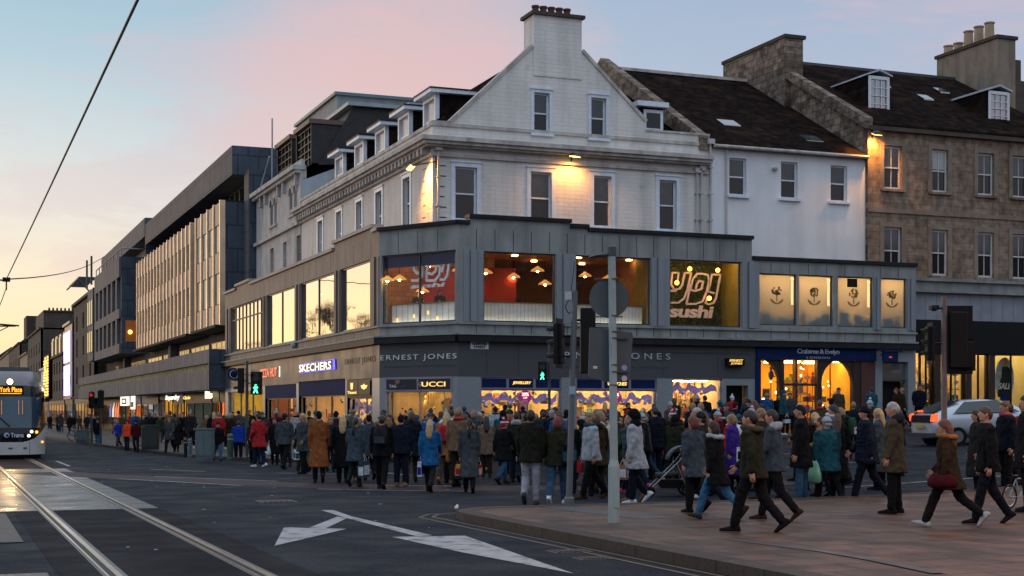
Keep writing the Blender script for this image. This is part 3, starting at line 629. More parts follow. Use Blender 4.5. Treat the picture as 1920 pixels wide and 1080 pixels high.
# pendant lamps: each a thing hanging from the ceiling
def pendant(x,y,z,k,lab,on=emi('pendant_bulb',(1,.58,.2),90),sh=M('amber_lamp_shade',(.5,.25,.06),.5,emis=(1,.45,.1),estr=.55)):
    t=thing('pendant_lamp',lab,'pendant lamp','amber pendant lamps in the restaurant',(x,y,z))
    m_=MB(); m_.lathe((0,0,0),[(.30,0),(.24,.07),(.10,.15),(.05,.2)],12); m_.obj('lamp_shade',sh,t,True)
    m_=MB(); m_.tube((0,0,.2),(0,0,8.1-z),.012,.012,5); m_.obj('cord',m_black,t)
    m_=MB(); m_.ball((0,0,.0),.055,8,6); m_.obj('bulb',on,t)
pl=[(722,484),(741,500),(771,505),(826,490),(863,508),(911,510),(924,519),(963,519),(980,514),(1007,507),(1022,530),(1095,517),(1050,526)]
for k,(px,py) in enumerate([(726,524),(749,522),(805,497),(860,506),(911,510),(963,518),(1008,506),(1022,531),(1097,516),(1140,522),(792,545)]):
    u_=56.3 if px<870 else 55.6+.9*(k%3); x=V(px,u_); pendant(x,u_,Z(py,x,u_)-.05,k,['amber pendant lamp hanging at the left edge of the corner window','amber pendant lamp second from the left in the corner window','amber pendant lamp behind the silver lettering in the corner window','amber pendant lamp at the right edge of the corner window','amber pendant lamp at the left edge of the window right of the corner','low amber pendant lamp in the middle of the window right of the corner','high amber pendant lamp in the window right of the corner','lowest amber pendant lamp near the right edge of the window right of the corner','amber pendant lamp left of the round sign back, behind glass','amber pendant lamp behind the round sign back','small amber pendant lamp low beside the red partition'][k])
# green foliage wall with the big lettering
mb=MB(); gx0,gx1=V(1238,53),V(1400,53)
mb.box(W0,gx0,gx1,55.2,55.4,4.95,8.2,0); mb.box(W0,gx1,gx1+.1,53.4,55.2,4.95,8.2,1); mb.box(W0,gx0-.1,gx0,53.4,55.2,4.95,8.2,1); mb.box(W0,gx0,gx1,53.4,55.2,8.1,8.2,2); mb.box(W0,gx0,gx1,53.4,55.2,4.9,5.0,1)
mb.obj('alcove',[M('dark_green_board',(.03,.06,.02),.8),M('olive_wall',(.25,.22,.04),.7),m_brownceil],ext)
mb=MB(); r2=random.Random(3)
for i in range(5200):
    x=r2.uniform(gx0,gx1); z=r2.uniform(4.98,8.08); y=55.2-abs(r2.gauss(0,.05)); s=r2.uniform(.03,.06); a=r2.uniform(0,6.28); dx,dz=s*math.cos(a),s*math.sin(a)
    mb.quad((x-dx,y,z-dz),(x+dz*.5,y-r2.uniform(0,.05),z-dx*.5),(x+dx,y-.02,z+dz),(x-dz*.5,y-r2.uniform(0,.05),z+dx*.5),r2.randrange(3))
o=mb.obj('ivy_panel',[M('leaf_dark',(.02,.055,.015),.5,var=.2),M('leaf_mid',(.05,.11,.02),.5,var=.2),M('leaf_olive',(.12,.14,.03),.5,var=.2)]); tag(o,'dense green artificial ivy wall behind the right-hand restaurant window','plant wall')
yo=thing('restaurant_sign','large pale exclamation lettering sign before the green ivy wall','sign')
m_pink=M('pale_pink_letters',(.55,.42,.40),.5,var=.05,emis=(1,.75,.6),estr=.12)
def z6(px,py,u_=54.6): x=V(px,u_); return (x,Z(py,x,u_))
def stroke(mbx,pts,w_,u_,m=0):
    for a,b in zip(pts,pts[1:]):
        t=Vector((b[0]-a[0],b[1]-a[1]));
        if t.length<1e-4: continue
        t.normalize(); n_=Vector((-t.y,t.x))*w_/2; e=t*w_*.25
        P=[(a[0]-e.x+n_.x,a[1]-e.y+n_.y),(b[0]+e.x+n_.x,b[1]+e.y+n_.y),(b[0]+e.x-n_.x,b[1]+e.y-n_.y),(a[0]-e.x-n_.x,a[1]-e.y-n_.y)]
        mbx.prism(Fr(0,u_,1,0,0,-1),P,0,.06,m)
def r3(x,y): return z6(1200+x/6,440+y/6)     # zoomed coordinates of the photograph's sign
mb=MB()
for pts in ([(430,430),(360,430),(345,560),(380,620),(440,610),(470,570),(500,430)],[(430,430),(415,530)],[(500,430),(570,430),(530,620),(490,720),(430,765),(345,765)],[(345,630),(400,635)],
            [(700,440),(640,440),(590,500),(560,620),(620,635),(690,610),(705,530),(660,520),(635,560),(625,610)],[(700,440),(760,455),(775,520),(745,640),(700,750),(620,780),(520,780),(545,650),(570,560)],
            [(805,450),(900,450),(850,720),(820,770),(770,785),(735,770)],[(805,450),(765,640),(830,660)],[(735,770),(755,700)]):
    stroke(mb,[r3(*p) for p in pts],.075,54.6)
mb.obj('upper_lettering',m_pink,yo)
a,b=r3(345,930),r3(825,810); lettering('sushi',FH(54.6),a[0]-.1,b[0],a[1],b[1]+.03,0,m_pink,yo,'lower_lettering',.06,.95,.03,.15)
settle(yo)
for k,(x,y) in enumerate([(560,385),(875,400),(415,540),(780,715)]):
    px,py=1200+x/6,440+y/6; u_=54.35; xx=V(px,u_); z=Z(py,xx,u_); t=thing('globe_lamp',['orange globe lamp above the left letter of the ivy wall sign','orange globe lamp above the exclamation mark of the ivy wall sign','orange globe lamp inside the first letter of the ivy wall sign','orange globe lamp at the foot of the exclamation mark'][k],'lamp','orange globe lamps before the ivy wall',(xx,u_,z))
    m_=MB(); m_.ball((0,0,0),.10,10,8); m_.obj('globe',m_eO,t,True); m_=MB(); m_.tube((0,0,.1),(0,0,8.08-z),.01,.01,5); m_.obj('cord',m_black,t)
# silver sign in the corner window
cs=thing('window_sign','silver restaurant lettering hanging inside the chamfered corner window','sign')
mb=MB(); FCi=Fr(A[0]-FC.n[0]*.35,A[1]-FC.n[1]*.35,cx_,cy_,FC.n[0],FC.n[1])
def c3(x,y): px=700+x/6; s_=chs(px); q=FC.p(s_,0,0); return (s_,Z(400+y/6,q[0],q[1]))
def stroke2(pts,w_):
    for a_,b_ in zip(pts,pts[1:]):
        t=Vector((b_[0]-a_[0],b_[1]-a_[1])); t.normalize(); n_=Vector((-t.y,t.x))*w_/2; e=t*w_*.2
        mb.prism(FCi,[(a_[0]-e.x+n_.x,a_[1]-e.y+n_.y),(b_[0]+e.x+n_.x,b_[1]+e.y+n_.y),(b_[0]+e.x-n_.x,b_[1]+e.y-n_.y),(a_[0]-e.x-n_.x,a_[1]-e.y-n_.y)],0,.08)
for pts in ([(410,560),(405,630),(440,670),(490,650),(510,570)],[(510,570),(500,690),(450,750),(380,750)],[(640,560),(570,570),(545,660),(610,680),(650,640),(655,590)],[(640,560),(700,600),(690,690),(640,750),(545,750),(550,660)],[(800,550),(780,690),(750,740),(700,740)],[(740,560),(720,650)]):
    stroke2([c3(*p) for p in pts],.1)
mb.obj('upper_lettering',m_ltr,cs)
a,b=c3(355,850),c3(750,780); lettering('sushi',FCi,a[0],b[0],a[1]+.03,b[1]+.05,0,m_ltr,cs,'lower_lettering',.05,.95,.03,.15)
mb=MB(); a=c3(515,500); mb.box(FCi,a[0]-.09,a[0]+.06,-.05,.1,a[1]-.12,a[1]+.5); mb.obj('red_panel',M('dull_red_panel',(.2,.02,.015),.5),cs); settle(cs)
# frosted gold-lit windows of the right hand shop
def frosted():
    m=bpy.data.materials.new('frosted_film_glass'); m.use_nodes=True; t=m.node_tree; t.nodes.clear(); n=t.nodes.new; l=t.links.new
    o=n('ShaderNodeOutputMaterial'); a=n('ShaderNodeBsdfTranslucent'); a.inputs[0].default_value=(.75,.72,.62,1); d=n('ShaderNodeBsdfPrincipled'); d.inputs['Base Color'].default_value=(.42,.46,.46,1); d.inputs['Roughness'].default_value=.35
    x=n('ShaderNodeMixShader'); x.inputs[0].default_value=.35; l(a.outputs[0],x.inputs[1]); l(d.outputs[0],x.inputs[2]); l(x.outputs[0],o.inputs[0]); return m
m_frost=frosted()
def logo_tree(F,s,z,r,d,parent,mat):
    m_=MB(); rr=random.Random(int(s*10))
    for i in range(34):
        a=rr.uniform(0,6.28); q=r*.72*math.sqrt(rr.random()); x,zz=s+q*math.cos(a),z+r*.5+q*math.sin(a)*.8
        m_.prism(F,[(x+r*.14*math.cos(t*1.0472),zz+r*.14*math.sin(t*1.0472)) for t in range(6)],d,d+.01)
    m_.box(F,s-r*.07,s+r*.07,d,d+.011,z-r*.9,z); 
    m_.prism(F,[(s+r*math.cos(math.pi+t*math.pi/8),z-r*.55+r*.75*math.sin(math.pi+t*math.pi/8)) for t in range(9)]+[(s+r*.8,z-r*.62),(s+r*.3,z-r*1.02),(s,z-r*1.1),(s-r*.3,z-r*1.02),(s-r*.8,z-r*.62)],d,d+.012)
    m_.obj('tree_emblem',mat,parent)
m_brz=M('bronze_emblem',(.30,.19,.07),.6)
mb=MB(); mb.box(W0,V(1420,53),V(1705,53),55.5,55.6,4.9,8,0); mb.box(W0,V(1420,53),V(1705,53),53.4,55.5,7.7,7.8,0); mb.box(W0,V(1420,53),V(1705,53),53.4,55.5,4.9,5.0,0); mb.obj('lit_upper_room',m_cream,ext)
for i,(a,b,c,e) in enumerate(CH_):
    o=pane(FN,a,b,c,e,ext,m_frost,fw=.05)
    logo_tree(FN,(a+b)/2+(.0 if i else .02),(c+e)/2+.22,.32,-.148,ext,m_brz)
    q=(b-a)/2
    for s_ in (a+q*.5,b-q*.5): l_=MB(); l_.box(FN,s_-.3,s_+.3,-.95,-.8,7.50,7.55); l_.obj('window_lamp',emi('display_window_lamp',(1,.66,.28),20),ext)
    if i<3:
        m_=MB(); m_.box(FN,b-.20,b-.10,-.14,-.12,c+.9,e-.12); m_.ball(FN.p(b-.15,-.12,e-.2),.07,8,6); m_.obj('glowing_film_strip',emi('film_strip_glow',(1,.68,.3),1.0),ext)  # emissive strip and ball stand in for room light through a film gap
    m_=MB(); r4=random.Random(i)
    for k_ in range(4): s_=a+.2+(b-a-.7)*k_/3; m_.box(FN,s_,s_+r4.uniform(.2,.5),-.32,-.2,c,c+r4.uniform(.2,.75))
    m_.obj('display_box',M('teal_display_box',(.10,.22,.26),.6,var=.1),ext)
m_=MB(); m_.box(FN,V(1592,53),V(1610,53),-.14,-.1,7.05,7.42); m_.obj('wall_speaker',m_black,ext)
# ---- ground-floor shops
def bunting(F,s0,s1,z,parent,seed):
    m_=MB(); rr=random.Random(seed); n_=int((s1-s0)/.1); prev=None
    for i in range(n_+1):
        s=s0+(s1-s0)*i/n_; y=z-.10*math.sin(i*.55+seed)**2*1.6-.1*rr.random(); h=.24+.08*math.sin(i*.8)
        cur=(s,y,h,-.34-.06*math.sin(i*.9))
        if prev: m_.quad(F.p(prev[0],prev[3],prev[1]),F.p(s,cur[3],y),F.p(s,cur[3]+.03,y+h),F.p(prev[0],prev[3]+.03,prev[1]+prev[2]),0)
        prev=cur
        if rr.random()<.55: p=F.p(s,-.3,y+rr.uniform(-.1,.3)); m_.ball(p,rr.uniform(.05,.11),6,4,rr.randrange(2))
    m_.obj('window_garland',[M('lilac_garland',(.40,.30,.62),.6,var=.2,scale=6,emis=(.5,.35,.8),estr=.08),M('silver_bauble',(.6,.55,.62),.2,metal=.7)],parent)
JW=[(V(902,53),V(1053,53)),(V(1081,53),V(1232,53))]
m_lilac=M('lilac_grey_frame',(.26,.23,.30),.45)
for k,(a,b) in enumerate(JW):
    w3=(b-a)/3
    pane(FN,a,b,.2,2.66-.15,ext,g_clear,d=-.12,fw=.06,frm=m_lilac)
    mb=MB(); mb.box(FN,a,b,-.2,-.08,2.51,2.98); mb.obj('sign_panel_frame',m_lilac,ext)
    mb=MB()
    for i in range(3): mb.box(FN,a+w3*i+.06,a+w3*(i+1)-.06,-.09,-.07,2.57,2.92)
    each(mb,'navy_sign_panel',m_navy,ext)
    bunting(FN,a+.1,b-.1,2.15,ext,k+1)
room(FN,V(902,53),V(1053,53),.1,2.9,ext,depth=2.6,lamps=3,seed=11,dens=.8)
room(FN,V(1081,53),V(1232,53),.1,2.9,ext,depth=2.6,lamps=3,seed=12,dens=.8)
a,b=GN[2][0],GN[2][1]; pane(FN,a,b,.4,2.97,ext,g_clear,d=-.12,frm=m_lilac); bunting(FN,a+.1,b-.1,2.55,ext,5); room(FN,a,b,.2,2.95,ext,depth=2.4,lamps=2,seed=13,dens=.95,shelves=2)
a,b=GN[3][0],GN[3][1]; mb=MB(); mb.box(FN,a,b,-.6,-.5,0,2.72); mb.obj('dark_doorway',m_black,ext)
pane(FC,.35,LC-.32,.1,2.45,ext,g_clear,d=-.12,frm=m_lilac,mull=[LC*.5]); 
mb=MB(); mb.box(FC,.30,LC-.27,-.2,.012,2.42,3.0); mb.obj('sign_panel_frame',m_lilac,ext)
mb=MB(); mb.box(FC,.40,LC*.5-.05,0,.025,2.5,2.92); mb.box(FC,LC*.5+.05,LC-.37,0,.025,2.5,2.92); mb.obj('navy_sign_panel',M('black_navy_panel',(.012,.016,.035),.3,var=0),ext)
room(FC,.4,LC-.4,0,2.5,ext,depth=2.2,lamps=2,seed=14,wallm=M('dim_brown_wall',(.45,.33,.18),.7),dens=.6,strip=.2)
for F,a,b,z,seed,wm,fm in ((FE,GP[3][0],GP[3][1],2.2,15,None,m_lilac),(FE,GP[2][0],GP[2][1],2.35,16,M('pinkish_shop_wall',(.6,.42,.3),.7),m_dgrey),(FE,GP[1][0],GP[1][1],2.3,17,M('dark_red_shop_wall',(.25,.08,.05),.7),m_dgrey),(FE,GP[0][0],GP[0][1],2.78,18,M('yellow_shop_wall',(.75,.6,.15),.7),m_dgrey)):
    pane(F,a,b,-.2,z,ext,g_clear,d=-.12,frm=fm,mull=[a+(b-a)*.33,a+(b-a)*.67]); room(F,a,b,-.3,z+.4,ext,depth=3.5,lamps=3,seed=seed,wallm=wm,lampm=emi('street_shop_lamp',(1,.68,.26),46))
    if z<2.7:
        mb=MB(); mb.box(F,a,b,-.2,-.02,z,3.06 if seed==16 else 2.98); mb.obj('blue_sign_board' if seed in(16,17) else 'dark_sign_board',m_navy if seed in(16,17) else m_black,ext)
bunting(FE,GP[3][0]+.1,GP[3][1]-.1,1.8,ext,8)
displays(FN,V(902,53)+.1,V(1053,53)-.1,1.3,2.4,ext,1,14); displays(FN,V(1081,53)+.1,V(1232,53)-.1,1.3,2.4,ext,2,14); displays(FN,GN[2][0]+.1,GN[2][1]-.1,1.4,2.7,ext,3,16)
displays(FC,.5,LC-.5,1.0,2.3,ext,4,9); displays(FN,V(1428,53),V(1598,53),1.4,3.5,ext,5,16)
for q_,g_ in enumerate(GP): displays(FE,g_[0]+.1,g_[1]-.1,.9,g_[3]-.6,ext,10+q_,10)
# ================================================================ SHOP SIGNS
def sign(name,label,cat='shop sign'): return thing(name,label,cat)
t=sign('shop_sign','silver jeweller lettering on the granite above the angled corner window')
s_=chs(714); e_=chs(857); lettering('ERNEST JONES',FC,s_+.02,e_,3.63,3.9,0,m_ltr,t,'lettering',.05,1.25); lettering('THE DIAMOND & WATCH SPECIALIST',FC,s_+.15,e_-.1,3.40,3.47,0,m_signback,t,'small_lettering',.02,1.4); settle(t)
t=sign('shop_sign','dull silver jeweller lettering on the main street side beside the corner edge')
lettering('ERNEST JONES',FE,U(647,16.5),U(705,16.5),3.60,3.92,0.005,m_black,t,'lettering',.012,1.2); settle(t)
t=sign('shop_sign','long silver jeweller lettering half hidden behind the grey lamp post')
lettering('ERNEST JONES',FN,V(1040,53),V(1256,53),3.68,4.02,0,m_ltr,t,'lettering',.05,1.6); lettering('THE DIAMOND & WATCH SPECIALIST',FN,V(1053,53),V(1256,53),3.40,3.49,0,m_signback,t,'small_lettering',.02,1.5); settle(t)
def plate(nm,label,F,s0,s1,z0,z1,col,text,tm,th=.08,tz=(.25,.75),ts=.1,d=0,cat='shop sign',**k):
    t=sign(nm,label,cat); mb=MB(); mb.box(F,s0,s1,d,d+th,z0,z1); o=mb.obj('panel',col,t); bevel(o,.015)
    if isinstance(text,str): text=[(text,tz,ts)]
    for tx,(a,b),q in text:
        w_=s1-s0; x0,x1=(s0+w_*q,s1-w_*q)
        if F.n[0]<-.9: x0,x1=x1,x0
        lettering(tx,F,x0,x1,z0+(z1-z0)*a,z0+(z1-z0)*b,d+th,tm,t,'lettering',.02,**k)
    return settle(t)
a,b=V(882,53),V(916,53); plate('street_name_sign','white rounded street name plate reading Hanover Street',FN,a,b,4.07,4.36,M('white_enamel',(.72,.76,.78),.4,var=.05),[('HANOVER',(.54,.88),.1),('STREET',(.12,.46),.17)],m_black,.02,bold=.02,cat='street sign')
def lit(label,F,s0,s1,z0,z1,tx,m,shear=0,bold=0.02,sp=1.0,d=.03):
    t=sign('shop_sign',label); lettering(tx,F,s0,s1,z0,z1,d,m,t,'lettering',.03,sp,bold,shear); return settle(t)
x0,x1=JW[0]; w3=(x1-x0)/3; lit('small gold illuminated jewellery lettering on a navy panel under the granite',FN,x0+w3+.2,x0+2*w3-.15,2.68,2.82,'JEWELLERY',m_eY,.25,d=-.06)
x0,x1=JW[1]; w3=(x1-x0)/3; lit('gold lettering on the navy panel directly behind the lamp post',FN,x0+w3+.2,x0+2*w3-.15,2.68,2.82,'WATCHES',m_eY,.25,d=-.06)
m_gl=M('dull_letter',(.35,.32,.28),.4)
lit('gold illuminated luxury brand lettering on the right dark panel of the corner',FC,LC*.5+.25,LC-.6,2.61,2.80,'UCCI',m_eY,bold=.0)
lit('unlit grey first letter of the gold lettering on the corner panel',FC,LC*.5+.1,LC*.5+.22,2.61,2.80,'G',m_gl)
t=sign('watch_brand_sign','green and red shield above white lettering on the left dark corner panel')
lettering('TAG',FC,.58,.95,2.58,2.70,.03,m_ltr,t,'lettering',.02,1,.03); lettering('Heuer',FC,.98,1.5,2.58,2.69,.03,m_signback,t,'lettering',.02)
mb=MB(); x=1.02; mb.prism(FC,[(x-.12,2.88),(x+.12,2.88),(x+.12,2.82),(x-.12,2.82)],.026,.05,0); mb.prism(FC,[(x-.12,2.815),(x+.12,2.815),(x+.1,2.76),(x,2.72),(x-.1,2.76)],.026,.05,1); mb.obj('shield',[M('green_enamel',(.05,.25,.18),.4),M('red_enamel',(.5,.05,.07),.4)],t); settle(t)
# round magenta discount posters
for px,lab in ((988,'round magenta sale poster reading 20% off in the jewellery window'),(1158,'round magenta sale poster half hidden behind the lamp post')):
    s=V(px,53); t=sign('sale_poster',lab,'poster'); p=FN.p(s,-.20,2.2); mb=MB(); mb.tube(p,(p[0],p[1]-.02,p[2]),.27,.27,28); mb.obj('disc',M('magenta_card',(.45,.02,.18),.5,var=0,emis=(1,.05,.4),estr=.12),t)
    lettering('20%',FN,s-.15,s+.15,2.24,2.38,-.175,m_eW,t,'lettering',.01,1,.02); lettering('OFF',FN,s-.09,s+.09,2.13,2.21,-.175,m_eW,t,'lettering',.01)
    mb=MB(); 
    for i in range(3): mb.box(FN,s-.16,s+.1,-.178,-.17,1.99+.035*i,2.01+.035*i)
    mb.obj('stripe',M('pale_stripe',(.7,.5,.6),.6,var=0),t); settle(t)
# projecting black box sign
plate('projecting_sign','small black box sign with glowing gold jeweller name near the doorway',FN,V(1359,53),V(1391,53),3.52,3.86,m_black,[('ERNEST',(.55,.85),.1),('JONES',(.15,.46),.16)],m_eY,.25,shear=.2)
# blue shop with white lettering
t=sign('shop_sign','navy fascia board with pale serif lettering and London below'); a,b=V(1417,53),V(1700,53)
mb=MB(); mb.box(FN,a,V(1641,53),.0,.10,3.83,4.36); o=mb.obj('fascia_board',m_navy,t)
lettering('Crabtree & Evelyn',FN,V(1492,53),V(1571,53),4.04,4.31,.10,m_ltr,t,'lettering',.02,.86,.012); lettering('LONDON',FN,V(1510,53),V(1553,53),3.89,3.98,.10,m_ltr,t,'lettering',.02,1.3); settle(t)
t=sign('hanging_box_sign','dark blue box sign jutting out over the right end of the navy fascia')
mb=MB(); mb.box(FN,V(1641,53),V(1668,53),.5,.62,3.78,4.25); mb.box(FN,V(1641,53),V(1675,53),.45,.66,4.2,4.27); mb.obj('box',m_navy,t); mb=MB(); mb.box(FN,V(1650,53),V(1653,53),0,.5,4.1,4.14); mb.obj('bracket',m_black,t); mb=MB(); mb.box(FN,V(1651,53),V(1656,53),.62,.63,3.95,4.02); mb.obj('red_light',m_eDim,t); settle(t)
# navy shop front with arches
m_dbrown=M('dark_brown_shopfront',(.035,.02,.018),.4); m_maroon=M('dark_red_painted_pier',(.09,.03,.025),.5)
mb=MB(); mb.box(FN,V(1416,53),V(1426,53),-.3,.04,.3,3.83); mb.obj('navy_pilaster',m_navy,ext)
def arch(s0,s1,z0,zs,n=10):
    r=(s1-s0)/2; c=(s0+s1)/2; return [(s0,z0),(s1,z0)]+[(c+r*math.cos(math.pi*i/n),zs+(3.80-zs)*math.sin(math.pi*i/n)) for i in range(n+1)]
a1,a2=V(1539,53),V(1602,53)
mb=MB()  # spandrels left of arch and right; arches built by strips
for s0,s1 in ((a1,a2),(V(1400,53),V(1464,53))):
    c=(s0+s1)/2; r=(s1-s0)/2
    for i in range(16):
        x0=s0+(s1-s0)*i/16; x1=s0+(s1-s0)*(i+1)/16; xm=(x0+x1)/2
        if xm<V(1426,53): continue
        za,zb=[min(3.80,2.5+1.3*math.sqrt(max(0,1-((q-c)/r)**2))) for q in (x0,x1)]; mb.prism(FN,[(x0,za),(x1,zb),(x1,3.83),(x0,3.83)],-.22,-.05)
for px in (1464,1469,1494,1535,1539,1602): x=V(px,53); mb.box(FN,x-.05,x+.05,-.26,-.02,.5,3.825)
mb.box(FN,V(1464,53),V(1539,53),-.25,-.04,2.72,2.82); mb.box(FN,V(1602,53)+.05,V(1615,53),-.24,-.03,.5,3.82)
mb.box(FN,V(1540,53),V(1602,53),-.25,-.03,.6,1.1); mb.obj('shop_front_frame',m_dbrown,ext)
mb=MB(); mb.box(FN,V(1615,53),V(1641,53),-.3,0.01,.5,3.83); mb.obj('dark_red_pier',m_maroon,ext)
g=MB(); g.quad(FN.p(V(1426,53),-.15,.5),FN.p(V(1602,53),-.15,.5),FN.p(V(1602,53),-.15,3.8),FN.p(V(1426,53),-.15,3.8)); g.obj('shop_window_glass',g_clear,ext)
room(FN,V(1424,53),V(1612,53),.6,3.85,ext,depth=4,lamps=5,seed=21,wallm=M('golden_shop_wall',(.85,.55,.08),.7,emis=(1,.55,.08),estr=.05),lampm=emi('golden_ceiling_lamp',(1,.60,.18),17),dens=.75)
mb=MB(); r2=random.Random(5)
for i in range(22): p=FN.p(r2.uniform(V(1545,53),V(1600,53)),-r2.uniform(.5,3),r2.uniform(1.6,3.6)); mb.ball(p,.035,6,4,0)
for i in range(14): p=FN.p(r2.uniform(V(1430,53),V(1530,53)),-r2.uniform(.5,3),r2.uniform(1.9,3.6)); mb.ball(p,.05,6,4,0)
mb.obj('hanging_light_bauble',emi('bauble_light',(1,.75,.4),6),ext)
a,b=V(1655,53),V(1703,53); mb=MB(); mb.box(FN,a,b,-.7,-.6,.5,BAND0-.6); mb.obj('dark_doorway',m_black,ext)
mb=MB(); mb.box(FN,a,b,-.25,-.2,2.95,3.03); mb.box(FN,a,b,-.25,-.2,BAND0-.62,BAND0-.56); mb.obj('door_transom',m_dgrey,ext); mb=MB(); mb.quad(FN.p(a,-.22,3.03),FN.p(b,-.22,3.03),FN.p(b,-.22,BAND0-.62),FN.p(a,-.22,BAND0-.62)); mb.obj('fanlight_glass',m_pane2,ext)
mb=MB(); mb.box(FN,V(1205,53),V(1402,53),0.002,.03,4.05,4.34); mb.obj('ventilation_grille',M('dark_vent',(.06,.06,.07),.5,blocks=('xz',9,.06,.4,0,.5)),ext)
# main street signs
t=sign('shop_sign','glowing white block lettering with blue edge on the main street fascia'); a,b=U(564,16.5),U(624,16.5)
mb=MB(); mb.prism(FE,[(U(631,16.5),3.52),(U(630,16.5),3.99),(U(568,16.5),3.95),(U(564,16.5),3.47)],.02,.06,0); mb.prism(FE,[(U(626,16.5),3.56),(U(625.5,16.5),3.95),(U(569,16.5),3.91),(U(565,16.5),3.51)],.062,.075,1); mb.obj('blue_backing',[m_eB,m_black],t); lettering('SKECHERS',FE,a,b,3.54,3.91,.08,m_eW,t,'lettering',.012,1.05,.012,.0); settle(t)
t=sign('shop_sign','glowing dull red restaurant lettering further along the main street fascia'); lettering('PIZZA HUT',FE,U(491,16.5),U(522,16.5),3.45,3.93,.08,m_eR,t,'lettering',.012,1.0,.015); mb=MB(); mb.prism(FE,[(U(526,16.5),3.42),(U(526,16.5),3.98),(U(524.5,16.5),3.98),(U(524.5,16.5),3.42)],.02,.04); mb.obj('end_bar',m_eW,t); settle(t)
t=sign('round_bracket_sign','round blue projecting sign with a pale ring at the far end of the granite fascia'); u0=U(441,15.8)
mb=MB(); mb.tube((15.7,u0,3.75),(15.7,u0-.12,3.75),.36,.36,24,0); mb.tube((15.7,u0-.125,3.75),(15.7,u0-.15,3.75),.25,.25,24,1); mb.tube((15.7,u0-.155,3.75),(15.7,u0-.17,3.75),.21,.21,24,0); mb.tube((16.1,u0-.05,3.75),(16.5,u0-.05,3.75),.03,.03,6,2); mb.obj('disc',[m_navy,M('pale_ring',(.6,.6,.7),.4),m_black],t); settle(t)
lit('dark blue mobile shop lettering beside the round projecting sign',FE,U(444,16.5),U(458,16.5),3.55,3.85,'2ra',M('pale_blue_letters',(.3,.36,.55),.4),d=0)
t=sign('watch_sign','two dark panels with gold shield and winged emblem above the narrow garland window'); a,b=GP[3][0],GP[3][1]; mid=(a+b)/2
mb=MB(); mb.box(FE,a+.1,mid-.04,.0,.05,2.32,2.92); mb.box(FE,mid+.04,b-.1,.0,.05,2.32,2.92); mb.obj('panel',m_black,t)
mb=MB(); c=(mid+b)/2; mb.prism(FE,[(c-.18,2.85),(c+.18,2.85),(c+.15,2.62),(c,2.55),(c-.15,2.62)],.05,.07); c=(a+mid)/2
mb.prism(FE,[(c+.12*math.cos(i*.7854),2.66+.12*math.sin(i*.7854)) for i in range(8)],.05,.08); mb.prism(FE,[(c-.5,2.72),(c+.5,2.72),(c+.3,2.58),(c-.3,2.58)],.05,.065); mb.obj('emblem',m_eY,t); lettering('Tissot',FE,b-.25,mid+.2,2.38,2.50,.05,m_eY,t,'lettering',.02); settle(t)
settle(ext,(17,56,0))
# sensor box on the dark band, main street side
t=thing('alarm_box','small white rounded alarm box on the stone band of the main street side','alarm'); u0=U(555,16.5); mb=MB(); mb.ball((16.4,u0,4.95),(.15,.16,.2),8,6); mb.obj('case',m_polegrey,t,True); mb=MB(); mb.box(FE,u0-.05,u0+.05,-.01,.1,4.9,5.0); mb.obj('mount',m_dgrey,t); settle(t)
# ================================================================ WHITE GABLED CORNER BUILDING
wh=thing('white_gabled_building','white painted building with tall gable, chimney and floodlit corner above the shops','building')
UG=55.5; VG=18.45; FG=FH(UG); FGp=FP(VG); UE=78.5; VGR=V(1330,UG)
vL,vR=V(845,UG),V(1210,UG); cl,cr=V(1000,UG),V(1090,UG)
zP=13.35; zPR=13.67; zc=16.82; zr_=14.05
def hw(px0,px1,py0,py1,i=11): return (V(px0+i,UG),V(px1-i,UG),Z(py1,V((px0+px1)/2,UG),UG)+.12,Z(py0,V((px0+px1)/2,UG),UG)-.2)
gh=[hw(842,905,302,438),hw(984,1045,314,431),hw(1102,1157,324,434),hw(1225,1279,331,440)]
gh=[(a,b,9.45,11.62) for a,b,c,e in gh]
gu=[hw(990,1041,165,256),hw(1097,1147,175,265)]
mb=MB(); wall(mb,FG,VG,VGR,8.3,zP-.0,gh,.4); 
# gable above, clipped by the two roof slopes
def hp(p,q,side):
    a=-(q[1]-p[1]); b=(q[0]-p[0]); c=a*p[0]+b*p[1]; return (a*side,b*side,c*side)
half=[hp((vL,zP),(cl,zc),1),hp((vR,zr_),(cr,zc),-1)]
wall(mb,FG,vL,vR,zP,zc,gu,.4,half=half)
wall(mb,FG,vR,VGR,zP,zPR,(),.4); wall(mb,FG,VG,vL,zP,zP+.0001,(),.4)
mb.obj('gable_wall',m_wallH,wh)
pw=[(U(p,VG)) for p in (763,711,674,636,601)]
ph=[(u-.5,u+.5,9.45,11.62) for u in pw]
mb=MB(); wall(mb,FGp,UG+.402,UE,8.3,zP,ph,.4); mb.obj('street_wall',m_wallP,wh)
for k,h in enumerate(gh): sash(FG,*h,wh,pane=m_pane,sur=.17,blind=None)
for h in gu: sash(FG,*h,wh,sur=.13)
for h in ph: sash(FGp,*h,wh,pane=m_pane2,sur=.17)
# cornice: bed mould, dentils, corona; string course
mb=MB()
for F,a,b,q in ((FG,VG,VGR-.1,1),(FGp,UG+.06,UE+.05,0)):
    for e,z0_,z1_ in ((.62,12.55,12.72),(.5,12.42,12.55),(.35,12.34,12.42),(.13,11.98,12.10),(.07,13.22,13.36)): mb.box(F,a-e*q,b,-.05,e,z0_,z1_)
mb.obj('cornice',m_trim,wh)
mb=MB()
u=UG+.3
while u<UE-.2: mb.box(FGp,u,u+.22,0,.36,12.1,12.34); u+=.52
each(mb,'cornice_bracket',m_trim,wh)
